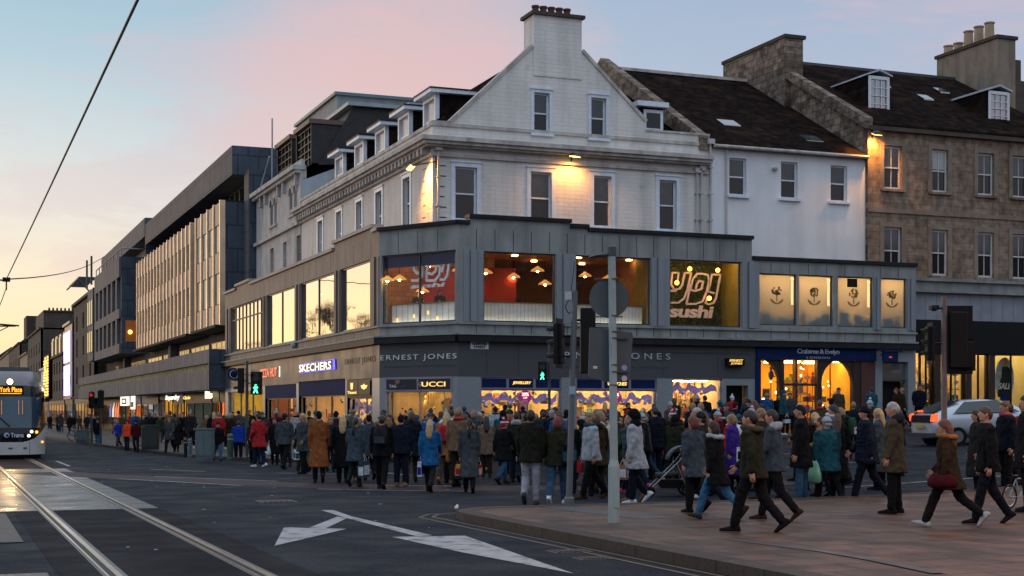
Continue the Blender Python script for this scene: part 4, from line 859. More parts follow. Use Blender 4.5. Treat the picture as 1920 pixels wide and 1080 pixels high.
# chimney with five pots
cz=Z(27,cl,UG)
mb=MB(); mb.box(FG,cl,cr,-1.05,.04,zc-1.2,cz); chm=mb.obj('chimney',m_wallH,wh)
mb=MB(); mb.box(FG,cl-.12,cr+.12,-1.17,.16,cz,cz+.14); mb.obj('chimney_cap',m_dstoneH,chm)
m_pot=M('dark_red_clay',(.09,.035,.03),.8,var=.2)
for i in range(5):
    x=cl+.3+(cr-cl-.6)*i/4.4; mb=MB(); mb.lathe((x,UG+.5,cz+.14),[(.15,0),(.14,.28),(.17,.3),(.17,.38),(.11,.38)],10); mb.obj('chimney_pot',m_pot,chm)
# skews along the gable
mb=MB()
for p,q in (((vL,zP),(cl,zc)),((vR,zr_),(cr,zc))):
    n_=Vector((-(q[1]-p[1]),q[0]-p[0])).normalized(); n_=n_ if n_.y>0 else -n_
    mb.prism(FG,[p,q,(q[0]+n_.x*.14,q[1]+n_.y*.14),(p[0]+n_.x*.14,p[1]+n_.y*.14)],-.45,.06)
each(mb,'gable_coping',m_trim,wh)
mb=MB(); mb.box(FG,vR,VGR,-.42,.05,zPR,zPR+.09); mb.box(FG,VG-.03,vL-.02,-.42,.03,zP+.012,zP+.09); each(mb,'parapet_cope',m_trim,wh)
# roof: two slopes parallel to the main street with a flat ridge, hipped mansard front
mb=MB(); Fr0=W0
rz=16.7
mb.hexa([(19.6,UG+.4,13.3),(19.6,UE,13.3),(cl+.3,UE,rz),(cl+.3,UG+.4,rz),(19.6,UG+.4,13.45),(19.6,UE,13.45),(cl+.3,UE,rz+.1),(cl+.3,UG+.4,rz+.1)],0)
mb.hexa([(cl+.3,UG+.4,rz),(cr,UG+.4,rz),(cr,UE,rz),(cl+.3,UE,rz),(cl+.3,UG+.4,rz+.12),(cr,UG+.4,rz+.12),(cr,UE,rz+.12),(cl+.3,UE,rz+.12)],0)
mb.hexa([(cr,UG+.4,rz),(vR,UG+.4,14.0),(vR,UE,14.0),(cr,UE,rz),(cr,UG+.4,rz+.1),(vR,UG+.4,14.1),(vR,UE,14.1),(cr,UE,rz+.1)],0)
mb.obj('slate_roof',m_slateP,wh)
mb=MB(); mb.poly([(vR-1.0,UG+1.0,13.5),(VGR-.05,UG+1.0,13.5),(VGR-.05,62.5,16.6),(vR-1.0,62.5,16.6)]); mb.obj('rear_roof_slope',m_slate,wh)
mb=MB(); wall(mb,FP(VG+.85),UG+.8,UE,13.0,13.9,(),.1); mb.obj('mansard_foot',m_slateP,wh)
def dormer(u0,parent):
    F=FP(19.35); mb=MB(); a,b=u0-.85,u0+.85; z0,z1=13.45,15.05
    mb.box(F,a,a+.16,-.15,.03,z0,z1); mb.box(F,b-.16,b,-.15,.03,z0,z1); mb.box(F,a+.16,b-.16,-.15,.03,z1-.16,z1); mb.box(F,a+.16,b-.16,-.1,-.04,14.0,14.07); o=mb.obj('dormer_window',m_white_paint,parent)
    mb=MB(); mb.quad(F.p(a+.16,-.05,z0),F.p(b-.16,-.05,z0),F.p(b-.16,-.05,14.0),F.p(a+.16,-.05,14.0),0); mb.quad(F.p(a+.16,-.09,14.07),F.p(b-.16,-.09,14.07),F.p(b-.16,-.09,z1-.16),F.p(a+.16,-.09,z1-.16),1); mb.obj('pane',[m_pane2,M('peach_reflecting_blind',(.66,.56,.50),.12,spec=1.0,var=.05)],o)
    mb=MB(); mb.box(F,a+.02,b-.02,-2.6,-.15,13.2,z1); mb.obj('dormer_cheek',m_slate,o)
    mb=MB(); mb.box(F,a-.3,b+.3,-2.7,.35,z1+.0,z1+.16,0); mb.box(F,a-.33,b+.33,-2.75,.38,z1+.16,z1+.22,1); mb.obj('dormer_roof',[m_white_paint,m_flash],o)
for u0 in (58.6,62.3,66.05,69.8,73.7): dormer(u0,wh)
# box dormer behind the right parapet
F=FH(57.2); a,b=V(1204,57.2),V(1243,57.2); mb=MB(); mb.box(F,a,b,-2.5,0,13.6,15.1,1); mb.box(F,a-.35,b+.15,-2.6,.3,15.1,15.32,0); mb.box(F,a+.05,b-.02,-.01,.06,14.05,15.0,0); o=mb.obj('box_dormer',[m_white_paint,m_slate],wh); mb=MB(); mb.box(F,a+.18,b-.16,.055,.065,14.18,14.86); mb.obj('pane',m_pane,o)
# downpipes
m_pipe=M('painted_drain_pipe',(.52,.50,.49),.6,var=.1)
for px,zt in ((820,12.2),(1305,12.0),(1313,12.1),(1330,13.3)):
    x=V(px,UG); mb=MB(); mb.tube((x,UG-.12,8.4),(x,UG-.12,zt),.055,.055,8)
    z=8.8
    while z<zt: mb.box(FG,x-.09,x+.09,0,.19,z,z+.05); z+=1.15
    mb.box(FG,x-.14,x+.14,.02,.26,zt,zt+.22); mb.obj('drain_pipe',m_pipe,wh)
# black stain joints near the corner, like the chipped quoins
mb=MB(); r2=random.Random(2)
for i in range(6): z=9.5+i*.42; mb.box(FG,V(824,UG),V(824,UG)+r2.uniform(.2,.3),-.01,.015,z,z+.035)
for i in range(5): z=9.6+i*.5; mb.box(FGp,56.4,56.4+r2.uniform(.25,.5),-.01,.012,z,z+.03)
mb.obj('cracked_joint',m_flash,wh)
settle(wh,(20,57,0))
# ---- white rendered annex
an=thing('white_rendered_annex','plain white rendered building with slate roof between gable and brown stone','building')
VA0=VGR+.02; VA1=V(1622,UG); ez=13.22
ah=[(V(a,UG),V(b,UG),11.15,12.8) for a,b in ((1367,1399),(1464,1495),(1557,1588))]
mb=MB(); wall(mb,FG,VA0,VA1,7.5,ez,ah,.35,d=.02); mb.obj('front_wall',m_annex,an)
for h in ah: sash(Fr(0,UG-.02,1,0,0,-1),*h,an,sur=0,bars=(1,0))
mb=MB(); slope_roof(mb,FG,VA0,VA1,.25,ez-.05,-10.1,18.7,.15); slope_roof(mb,FG,VA0,VA1,-20,13.2,-10.1,18.7,.15); mb.obj('slate_roof',m_slate,an)
mb=MB(); mb.box(FG,VA0,VA1,-10.3,-9.9,18.8,18.95); mb.obj('ridge',m_trim,an)
mb=MB(); mb.tube((VA0+.05,UG-.33,ez-.0),(VA1-.02,UG-.33,ez),.075,.075,8); mb.obj('gutter',m_trim,an)
mb=MB()   # stone skew between the gable building and the annex
mb.hexa([(VA0-.55,UG-.1,ez-.2),(VA0-.1,UG-.1,ez-.2),(VA0-.1,65.6,18.5),(VA0-.55,65.6,18.5),(VA0-.55,UG-.1,ez+.45),(VA0-.1,UG-.1,ez+.45),(VA0-.1,65.6,19.35),(VA0-.55,65.6,19.35)])
mb.hexa([(VA0-.55,65.6,13),(VA0-.1,65.6,13),(VA0-.1,76,13),(VA0-.55,76,13),(VA0-.55,65.6,19.35),(VA0-.1,65.6,19.35),(VA0-.1,76,14),(VA0-.55,76,14)])
mb.obj('stone_skew',m_rubble,an)
for px,py in ((1352,224),(1477,237)):
    x=V(px,59.0); u0=57+(237-py)*.1; z=ez+(18.7-ez)*(u0-UG)/10.1+.2
    mb=MB(); mb.hexa([(x-.45,u0-.35,z-.22),(x+.45,u0-.35,z-.22),(x+.45,u0+.35,z+.16),(x-.45,u0+.35,z+.16),(x-.45,u0-.35,z-.14),(x+.45,u0-.35,z-.14),(x+.45,u0+.35,z+.24),(x-.45,u0+.35,z+.24)]); mb.obj('skylight',m_pane2,an)
mb=MB(); p=(V(1451,UG),UG-.1,12.45); mb.lathe((p[0],p[1],p[2]-.1),[(.02,0),(.13,.03),(.13,.12),(.02,.15)],12); mb.obj('alarm_bell',m_trim,an)
x=V(1360,UG); mb=MB(); mb.tube((x,UG-.1,7.6),(x,UG-.1,ez),.05,.05,8); mb.obj('drain_pipe',m_pipe,an)
settle(an)
# ================================================================ BROWN STONE BUILDING
st=thing('brown_stone_building','brown sandstone building with sash windows, dormers and tall chimneys above a dark shop','building')
US=55.3; FS=FH(US); VS0=VA1+.01; VS1=51.5; ez=14.65
cols=[(1657,1690),(1747,1777),(1833,1863),(1898,1927)]
rows_=[(11.85,13.85),(7.95,10.1),(5.9,6.0)]
sh=[(V(a,US),V(b,US),z0,z1) for a,b in cols for z0,z1 in rows_[:2]]
mb=MB(); wall(mb,FS,VS0,VS1,5.5,ez,sh,.45); mb.obj('front_wall',m_stone,st)
for i,h in enumerate(sh): sash(FS,*h,st,sur=0,bars=(2,0),rev=.1,frm=M('cream_white_sash',(.62,.62,.62),.5,var=.05),surm=m_stone,blind=(.45 if i==2 else None),fw=.09)
mb=MB()
for h in sh: mb.box(FS,h[0]-.22,h[0]-.005,0,.05,h[2]-.05,h[3]+.25); mb.box(FS,h[1]+.005,h[1]+.22,0,.05,h[2]-.05,h[3]+.25); mb.box(FS,h[0]-.004,h[1]+.004,0,.05,h[3]+.005,h[3]+.25)
mb.box(FS,VS0,VS1,-.0,.07,10.75,10.95)
mb.obj('window_surround',M('smooth_brown_stone',(.25,.20,.155),.85,var=.2,streak=.2),st)
mb=MB(); mb.poly([(VS0-.006,US+.002,5.5),(VS0-.006,US+.002,ez),(VS0-.006,61.9,18.35),(VS0-.006,64.5,19.8),(VS0-.006,74,14),(VS0-.006,74,5.5)]); 
mb.hexa([(VS0-.25,US-.1,ez-.1),(VS0+.2,US-.1,ez-.1),(VS0+.2,64.5,19.7),(VS0-.25,64.5,19.7),(VS0-.25,US-.1,ez+.4),(VS0+.2,US-.1,ez+.4),(VS0+.2,64.5,20.1),(VS0-.25,64.5,20.1)])
mb.obj('rubble_gable',m_rubble,st)
mb=MB(); mb.box(W0,VS0-.31,VS0+.75,61.8,67.9,16.5,20.25); ch1=mb.obj('chimney',m_rubble,st)
mb=MB(); mb.box(W0,VS0-.37,VS0+.87,61.7,68.0,20.25,20.42); mb.obj('chimney_cap',m_dstone,ch1)
for i in range(4): mb=MB(); mb.lathe((VS0+.25,63+i*1.2,20.42),[(.16,0),(.14,.12),(.16,.2),(.1,.2)],9); mb.obj('chimney_pot',m_rubble,ch1)
mb=MB(); slope_roof(mb,FS,VS0+.2,VS1,.2,ez,-9.2,19.65,.15); slope_roof(mb,FS,VS0+.2,VS1,-19,ez,-9.2,19.65,.15); mb.obj('slate_roof',m_slate,st)
mb=MB(); mb.box(FS,VS0+.2,VS1,-9.35,-9.05,19.72,19.86); mb.obj('ridge',m_dgrey,st); mb=MB(); mb.box(FS,VS0,VS1,.0,.25,ez-.16,ez+.02); mb.obj('gutter',m_dstoneH,st)
def rdormer(v0,v1,z0,z1,u0):
    F=FH(u0); mb=MB(); w_=v1-v0
    mb.box(F,v0,v0+.14,-.1,.04,z0,z1); mb.box(F,v1-.14,v1,-.1,.04,z0,z1); mb.box(F,v0+.14,v1-.14,-.1,.04,z1-.16,z1); mb.box(F,v0+.14,v1-.14,-.1,.04,z0,z0+.14)
    for k in (1,2): x=v0+.14+(w_-.28)*k/3; mb.box(F,x-.02,x+.02,-.07,.01,z0+.14,z1-.16)
    for k in (1,2,3): z=z0+.14+(z1-z0-.3)*k/4; mb.box(F,v0+.14,v1-.14,-.072,.008 if k!=2 else .03,z-.02,z+.02)
    o=mb.obj('dormer_window',M('bright_white_frame',(.72,.76,.8),.4,var=.03),st)
    mb=MB(); mb.quad(F.p(v0+.14,-.04,z0+.14),F.p(v1-.14,-.04,z0+.14),F.p(v1-.14,-.04,z1-.16),F.p(v0+.14,-.04,z1-.16)); mb.obj('pane',m_pane2,o)
    zb=z1-.05; back=(zb-ez)/.555+US-u0
    mb=MB(); mb.poly([(v0,u0,z0-.2),(v0,u0,z1),(v0,u0+back,z1),(v0,u0,z0-.2)][:3]); mb.poly([(v1,u0,z0-.2),(v1,u0,z1),(v1,u0+back,z1)]); mb.obj('dormer_cheek',m_slate,o)
    mb=MB(); c=(v0+v1)/2
    mb.hexa([(v0-.12,u0-.12,z1),(c,u0-.12,z1+.24),(c,u0+back+.6,z1+.24),(v0-.12,u0+back,z1),(v0-.12,u0-.12,z1+.08),(c,u0-.12,z1+.34),(c,u0+back+.6,z1+.34),(v0-.12,u0+back,z1+.08)])
    mb.hexa([(v1+.12,u0-.12,z1),(c,u0-.12,z1+.24),(c,u0+back+.6,z1+.24),(v1+.12,u0+back,z1),(v1+.12,u0-.12,z1+.08),(c,u0-.12,z1+.34),(c,u0+back+.6,z1+.34),(v1+.12,u0+back,z1+.08)]); mb.obj('dormer_roof',M('grey_lead',(.45,.5,.56),.5),o)
rdormer(V(1628,57.5),V(1667,57.5),15.75,17.6,57.5); rdormer(V(1853,57.5),V(1892,57.5),15.75,17.45,57.5)
for px,u0 in ((1655,61.5),(1735,60),(1765,61.5)):
    x=V(px,u0); z=ez+.555*(u0-US)+.17; mb=MB(); mb.hexa([(x-.3,u0-.3,z-.17),(x+.3,u0-.3,z-.17),(x+.3,u0+.3,z+.17),(x-.3,u0+.3,z+.17),(x-.3,u0-.3,z-.1),(x+.3,u0-.3,z-.1),(x+.3,u0+.3,z+.24),(x-.3,u0+.3,z+.24)]); mb.obj('skylight',m_pane2,st)
# second chimney, with four clay pots
vc=52.0; mb=MB(); mb.box(W0,vc,vc+1.2,61.6,66.6,15,21.4); ch2=mb.obj('chimney',M('rendered_chimney',(.27,.22,.17),.85,var=.15,streak=.4),st); mb=MB(); mb.box(W0,vc-.1,vc+1.3,61.5,66.7,21.4,21.58); mb.obj('chimney_cap',m_dstone,ch2)
for i,h in enumerate((.95,.95,.9,.45,.5)): mb=MB(); mb.lathe((vc+.4,62.7+i*.85,21.58),[(.27,0),(.24,h-.1),(.29,h-.06),(.29,h),(.15,h)],10); mb.obj('chimney_pot',M('buff_clay_pot',(.42,.30,.2),.8,var=.15),ch2)
mb=MB(); mb.poly([(VS1,US,5),(VS1,US,ez),(VS1,64.5,19.7),(VS1,74,14),(VS1,74,5)]); mb.obj('rubble_gable',m_rubble,st)
# shop front below the ledge
FSh=FH(53.6); v0=VR2+.03; v1=50.5
mb=MB(); mb.box(FSh,v0,v1,-1.7,.15,7.50,7.64); mb.box(FSh,v0+.2,v1,-.2,.25,6.98,7.06); mb.box(FSh,v0,v1,-1.7,0,7.06,7.50); mb.obj('stone_ledge',m_extH,st)
mb=MB(); mb.box(FSh,v0,v1,-.25,-.02,5.75,6.98); mb.obj('ribbed_metal_fascia',M('ribbed_grey_metal',(.27,.29,.34),.45,blocks=('xz',.62,9,.45,.05,.6)),st)
mb=MB(); mb.box(FSh,v0,v1,-.3,.1,4.25,5.75); mb.obj('black_fascia',m_black,st)
mb=MB()
mb.box(FSh,v0,v0+.3,-.4,.05,0,5.75); mb.obj('white_pier',m_annex,st)
mb=MB()
for a,b in ((1753,1764),(1812,1822),(1856,1866)): mb.box(FSh,V(a,53.6),V(b,53.6),-.4,.0,.5,4.25)
each(mb,'dark_shop_pier',m_dbrown,st)
for a,b,sd_ in ((1729,1753,1),(1764,1812,2),(1822,1856,3),(1866,1935,4)):
    pane(FSh,V(a,53.6),V(b,53.6),.6,4.25,st,g_clear,d=-.15,frm=m_black,mull=[(V(a,53.6)+V(b,53.6))/2])
room(FSh,v0+.35,V(1866,53.6),.7,4.9,st,depth=4,lamps=4,seed=31,wallm=M('tan_shop_wall',(.5,.4,.24),.7),dens=.8,shelves=2,lampm=emi('yellow_ceiling_lamp',(1,.74,.34),34))
displays(FSh,v0+.4,V(1862,53.6),1.5,4.1,st,7,26)
room(FSh,V(1866,53.6)+.1,v1,.7,4.9,st,depth=3,lamps=3,seed=32,wallm=M('olive_cream_wall',(.55,.48,.24),.7),shelves=0,lampm=emi('yellow_ceiling_lamp',(1,.74,.34),34))
settle(st)
# poster of a figure with pale lettering, in the right-hand shop window
po_=thing('window_poster','large oval poster of a dark-clothed figure with pale lettering in the shop window','poster'); c=V(1883,54.4); F=FH(54.4)
mb=MB(); mb.prism(F,[(c+.55*math.cos(i*math.pi/14),3.1+1.05*math.sin(i*math.pi/14)) for i in range(28)],0,.03); mb.obj('oval_board',M('pale_teal_print',(.35,.45,.42),.6,var=.35,scale=3),po_)
mb=MB(); mb.prism(F,[(c-.42,2.3),(c+.35,2.25),(c+.42,2.9),(c+.3,3.6),(c+.12,3.75),(c-.15,3.7),(c-.2,3.2),(c-.35,2.8)],.03,.045,0); mb.prism(F,[(c+.02+.13*math.cos(i*.7854),3.85+.16*math.sin(i*.7854)) for i in range(8)],.03,.05,1); mb.prism(F,[(c-.3,2.15),(c+.3,2.1),(c+.2,2.45),(c-.2,2.5)],.045,.055,2); mb.obj('figure_print',[m_black,M('orange_skin_print',(.6,.25,.1),.6),m_navy],po_)
lettering('SALE',F,c-.4,c+.38,2.65,2.95,.05,M('pale_print',(.6,.6,.5),.6),po_,'lettering',.01,1,.03,.3); settle(po_)
# stone building beyond on the far right
bx=thing('far_stone_building','dark stone building rising behind the tall chimney at the right edge','building'); mb=MB(); mb.box(W0,55.5,75,67.7,82,5,21.0); mb.box(W0,57.2,60,69,72,21.0,22.6); mb.obj('wall',m_dstoneH,bx); mb=MB(); mb.hexa([(52.4,66.7,17.0),(55.4,66.7,17.0),(55.4,78,17.0),(52.4,78,17.0),(52.4,70,20.6),(55.4,70,21.2),(55.4,74,21.2),(52.4,74,20.6)]); mb.obj('slate_roof',m_slate,bx); mb=MB(); mb.box(W0,44.9,45.4,70,70.6,14,21.3); mb.lathe((45.15,70.3,21.3),[(.25,0),(.2,.5),(.28,.55),(.2,.9),(.1,1.0)],8); mb.obj('chimney',m_dstoneH,bx); settle(bx)
# ================================================================ ORNATE BUILDING WITH BLACK MANSARD
orn=thing('ornate_arched_building','pale ornate building with paired arched windows under a black mansard roof','building')
FO=FP(18.4); o0,o1=UE+.05,90.6
m_orn=M('pale_stucco',(.52,.50,.48),.8,var=.12,scale=1.5,streak=.35,bump=.1,dirt=((.2,.18,.16),1.2,.58,.6)); m_ornH=M('pale_blue_render',(.50,.56,.60),.8,var=.08,streak=.15,bump=.1)
tops=[(79.4,80.15),(80.5,81.25),(84.6,85.35),(85.7,86.45)]
oh=[(a,b,12.75,14.3) for a,b in tops]+[(U(p,18.4)-.45,U(p,18.4)+.45,9.6,11.4) for p in (559.5,534,510)]
mb=MB(); wall(mb,FO,o0,o1,8,15.0,oh,.35); mb.obj('front_wall',m_orn,orn)
for i,h in enumerate(oh):
    if i<4:
        mb=MB(); r=(h[1]-h[0])/2; c=(h[0]+h[1])/2
        for k in range(8):
            a0=math.pi*k/8; a1=math.pi*(k+1)/8
            mb.hexa([FO.p(c+r*math.cos(a0),-.02,13.93+r*math.sin(a0)),FO.p(c+(r+.14)*math.cos(a0),-.02,13.93+(r+.14)*math.sin(a0)),FO.p(c+(r+.14)*math.cos(a0),.07,13.93+(r+.14)*math.sin(a0)),FO.p(c+r*math.cos(a0),.07,13.93+r*math.sin(a0)),FO.p(c+r*math.cos(a1),-.02,13.93+r*math.sin(a1)),FO.p(c+(r+.14)*math.cos(a1),-.02,13.93+(r+.14)*math.sin(a1)),FO.p(c+(r+.14)*math.cos(a1),.07,13.93+(r+.14)*math.sin(a1)),FO.p(c+r*math.cos(a1),.07,13.93+r*math.sin(a1))])
        for s_ in (-1,1):   # spandrel corners of the arch
            pts=[(c+s_*r,13.93),(c+s_*r,14.3)]+[(c+s_*r*math.cos(math.pi/2*(1-q/5)),13.93+r*math.sin(math.pi/2*(1-q/5))) for q in range(6)][::1]
            mb.prism(FO,pts,-.2,-.01)
        mb.box(FO,h[0]-.1,h[1]+.1,0,.12,12.6,12.74); mb.obj('arch_surround',m_orn,orn)
        sash(FO,h[0],h[1],h[2],h[3],orn,pane=m_pane,sur=0,sill=False,rev=.22,fw=.04)
    else: sash(FO,*h,orn,pane=m_pane2,sur=.0,frm=m_orn)
mb=MB(); mb.box(FO,o0-.1,o1,-.3,.45,15.0,15.25); mb.box(FO,o0-.05,o1,-.02,.28,14.82,15.0); mb.box(FO,o0,o1,-.02,.2,11.95,12.15); mb.box(FO,o0,o1,-.25,-.05,15.25,15.6)
for u in (79,82.2,83.6,87.2,88.6): mb.box(FO,u,u+.25,0,.2,14.2,14.82)
mb.obj('cornice',m_orn,orn)
mb=MB(); mb.poly([(18.5,UE+.02,12),(31,UE+.02,12),(31,UE+.02,16.5),(21.5,UE+.02,16.5),(20.4,UE+.02,15.2),(18.5,UE+.02,14.4)]); mb.obj('side_wall',m_ornH,orn)
m_bslate=M('black_mansard_slate',(.022,.021,.024),.6,var=.3,blocks=('xz',.4,.2,.7,.2,.3))
mb=MB(); mb.hexa([(19.4,UE-.15,15.3),(32,UE-.15,16.3),(32,o1,15.3),(19.4,o1,15.3),(21.4,UE-.1,18.7),(32,UE-.1,18.7),(32,o1,18.7),(21.4,o1,18.7)]); mb.obj('mansard_roof',m_bslate,orn)
mb=MB(); mb.box(W0,21.0,32.2,UE-.4,o1,18.7,18.9); mb.box(W0,24.5,32.3,UE-.5,UE+3,18.9,19.1); mb.obj('lead_cap',M('pale_lead_edge',(.35,.42,.45),.5),orn)
for a,b,z0,z1,br in ((78.6,82.1,15.4,17.5,(4,5)),(83.5,87.2,15.3,17.5,(4,5))):
    F=FP(19.1); mb=MB(); mb.box(F,a-.1,a,-2.2,.1,z0,z1+.1,1); mb.box(F,b,b+.1,-2.2,.1,z0,z1+.1,1); mb.box(F,a-.2,b+.2,-2.2,.25,z1+.1,z1+.35,2)
    for k in range(br[0]+1): x=a+(b-a)*k/br[0]; mb.box(F,x-.04,x+.04,-.05,.03,z0,z1,0)
    for k in range(br[1]+1): z=z0+(z1-z0)*k/br[1]; mb.box(F,a,b,-.045,.025,z-.03,z+.03,0)
    o=mb.obj('dormer_window',[m_black,m_bslate,M('brown_lead_roof',(.14,.09,.07),.6)],orn); mb=MB(); mb.quad(F.p(a,-.06,z0),F.p(b,-.06,z0),F.p(b,-.06,z1),F.p(a,-.06,z1)); mb.obj('pane',g_mirror if 0 else m_pane2,o)
mb=MB(); u_=88.5; mb.path([(18.6,87.6,17.2),(18.6,90,15.8),(18.6,90.4,15.2)],.06); mb.tube((18.7,87.3,15.2),(18.7,87.3,19.5),.05); mb.obj('vent_pipe',M('pale_pipe',(.4,.45,.48),.5),orn); settle(orn)
# ================================================================ CONCRETE DEPARTMENT BLOCK
cb=thing('concrete_office_block','long concrete block with gold-lit metal fins, overhanging fascia and a podium of shops','building')
LV=16.0; FV=17.2; b0,b1=92.4,135.0
mb=MB(); mb.box(W0,FV,45,b0,b1,16.75,18.62); mb.obj('top_fascia',m_conc,cb)
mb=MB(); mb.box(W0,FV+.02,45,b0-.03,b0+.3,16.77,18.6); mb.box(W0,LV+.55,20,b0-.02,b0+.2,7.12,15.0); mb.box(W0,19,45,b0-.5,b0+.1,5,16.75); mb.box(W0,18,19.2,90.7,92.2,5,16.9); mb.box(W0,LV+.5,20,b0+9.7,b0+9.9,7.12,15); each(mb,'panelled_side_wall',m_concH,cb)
mb=MB(); mb.box(W0,17.95,18.3,90.8,92.3,5,16.95); mb.obj('stair_tower_front',m_conc,cb)
for a,b,nf in ((b0,102.0,5),(104.3,b1,17)):
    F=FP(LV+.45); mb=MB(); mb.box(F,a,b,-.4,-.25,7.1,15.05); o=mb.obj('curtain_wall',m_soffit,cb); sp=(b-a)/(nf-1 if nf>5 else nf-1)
    mb=MB()
    for z0,z1 in ((7.15,8.45),(10.5,11.8),(13.6,15.0)):
        for i in range(nf-1): mb.box(F,a+sp*i+.2,a+sp*(i+1)-.2,-.25,-.04,z0,z1)
    each(mb,'spandrel_panel',m_span,cb,nf-1)
    mb=MB()
    for z0,z1 in ((8.5,10.45),(11.85,13.55)):
        for i in range(nf-1): mb.quad(F.p(a+sp*i+.12,-.07,z0),F.p(a+sp*(i+1)-.12,-.07,z0),F.p(a+sp*(i+1)-.12,-.07,z1),F.p(a+sp*i+.12,-.07,z1))
    mb.obj('window_band',M('office_window_glass',(.05,.07,.08),.05,spec=1,var=.5,scale=.4,ior=1.9),cb)
    for i in range(nf):
        u=a+sp*i; mb=MB(); mb.box(F,u-.08,u+.08,-.3,.055,7.08,15.08); mb.obj('metal_fin',m_fin,cb)
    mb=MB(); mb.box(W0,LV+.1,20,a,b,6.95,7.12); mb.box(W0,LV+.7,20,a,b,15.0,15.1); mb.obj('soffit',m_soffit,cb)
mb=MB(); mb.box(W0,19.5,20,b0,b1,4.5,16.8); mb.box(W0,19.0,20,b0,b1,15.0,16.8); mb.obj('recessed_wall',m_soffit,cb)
pane(FP(18.6),b0+.6,b0+9,15.1,16.7,cb,g_mirror,frm=m_dgrey,mull=[b0+2+1.7*i for i in range(4)]); 
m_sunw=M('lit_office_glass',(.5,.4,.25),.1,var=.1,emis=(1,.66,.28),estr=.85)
for a,b in ((91.3,92.0),(95,103),(104,112),(113,118),(122,127),(128,137),(139,150),(161,164)):
    pane(FP(17.6),a,b,5.6,6.35,cb,m_sunw,frm=m_dgrey,mull=[a+(b-a)*k/4 for k in (1,2,3)] if b-a>2 else [],trans=[5.95])
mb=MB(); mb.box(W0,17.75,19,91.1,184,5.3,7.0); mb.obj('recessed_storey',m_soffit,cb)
for u in (93.5,120,152): mb=MB(); mb.box(W0,17.2,17.8,u-.6,u+.6,5.4,7.0); mb.obj('column',m_concs,cb)
mb=MB(); mb.box(W0,15.5,19,91.12,185,4.62,5.49); mb.box(W0,15.5,19,91.12,185,2.95,4.18); each(mb,'podium_beam',m_concs,cb)
mb=MB(); mb.box(W0,15.7,19,91.3,185,4.18,4.62); mb.obj('podium_glazing',M('pale_green_glass_band',(.20,.21,.13),.7,spec=.1,var=.3,scale=.8,blocks=('yz',1.5,9,.3,.05,0)),cb)
mb=MB(); mb.box(W0,15.49,19,91.0,91.14,2.93,5.5); mb.obj('podium_end',m_concH,cb)
# podium shops: lit fronts under the beam
def shopfront(F,a,b,z1,parent,seed,wallm,sign_h=.8,lampm=None,mull=3,lamps=3):
    pane(F,a,b,-.6,z1-sign_h,parent,g_clear,d=-.1,frm=m_black,mull=[a+(b-a)*k/mull for k in range(1,mull)],fw=.1)
    mb=MB(); mb.box(F,a,b,-.3,-.05,z1-sign_h,z1); mb.obj('sign_board',m_black,parent)
    room(F,a,b,-.7,z1-sign_h+.1,parent,depth=4,lamps=lamps,seed=seed,wallm=wallm,lampm=lampm or emi('podium_shop_lamp',(1,.66,.26),48))
FPo=FP(17.2)
for k,(a,b,wm) in enumerate([(91.4,97,M('cream_b',(.6,.45,.3),.7)),(97.4,100,M('coral_shop_wall',(.8,.2,.12),.7)),(100.6,112,M('teal_grey_shop_wall',(.3,.38,.34),.7)),(113,118,M('tan_wall',(.45,.33,.15),.7)),(119,126,M('gold_wall',(.7,.5,.15),.7)),(127,138,M('white_blue_wall',(.6,.62,.7),.7)),(139,152,M('orange_wall',(.7,.35,.1),.7)),(154,183,M('cream_c',(.6,.5,.35),.7))]):
    shopfront(FPo,a,b,3.0,cb,40+k,wm,sign_h=.75 if k not in (4,) else .4,lampm=m_tubec if k in (2,5) else None,lamps=3 if b-a<14 else 6)
settle(cb,(25,115,0))
FPs=FP(17.0)
lit('glowing white script lettering on the black board under the concrete podium',FPs,U(311,17),U(338,17),2.35,2.85,'Superdry',m_eW,.2,.04)
lit('small yellow script lettering right of the white script sign',FPs,U(345,17),U(358,17),2.45,2.7,'Clarks',m_eY,.3)
lit('glowing pale yellow letters near the podium end wall',FPs,U(386,17),U(399,17),2.45,2.95,'Bis',emi('pale_yellow',(1,.9,.45),2.2),0,.04)
t=sign('square_light_sign','glowing white square sign with a black centre hanging under the podium'); u0,u1=U(243,16.6),U(228.5,16.6); mb=MB(); F=FP(16.6); mb.box(F,u0,u1,0,.15,2.05,2.95,0); mb.box(F,u0+(u1-u0)*.2,u1-(u1-u0)*.2,.15,.17,2.2,2.75,1); mb.box(F,u0+(u1-u0)*.33,u1-(u1-u0)*.33,.17,.18,2.35,2.62,0); mb.obj('panel',[m_eW,m_black],t); settle(t)
t=sign('narrow_light_sign','narrow glowing white vertical sign beside the square one'); u0,u1=U(254,16.6),U(248,16.6); mb=MB(); mb.box(F,u0,u1,0,.15,1.7,2.95,0); mb.box(F,u0+.3,u1-.3,.15,.17,1.9,2.4,1); mb.obj('panel',[m_eW,m_black],t); settle(t)
t=thing('shop_flags','blue, white and red bunting panels hanging at a lit shop front under the podium','flag'); mb=MB(); 
for i,(px,c) in enumerate(((206,0),(211,1),(216,2),(220,2))): u0=U(px,16.3); mb.prism(FP(16.3),[(u0,.9),(u0-1.4,.9),(u0-1.9,2.4),(u0-.2,1.7)],0,.05,c)
mb.obj('panel',[emi('blue_panel',(.05,.12,.6),.4),emi('cream_panel',(1,.85,.6),.5),emi('red_panel_light',(1,.15,.05),.5)],t); settle(t)
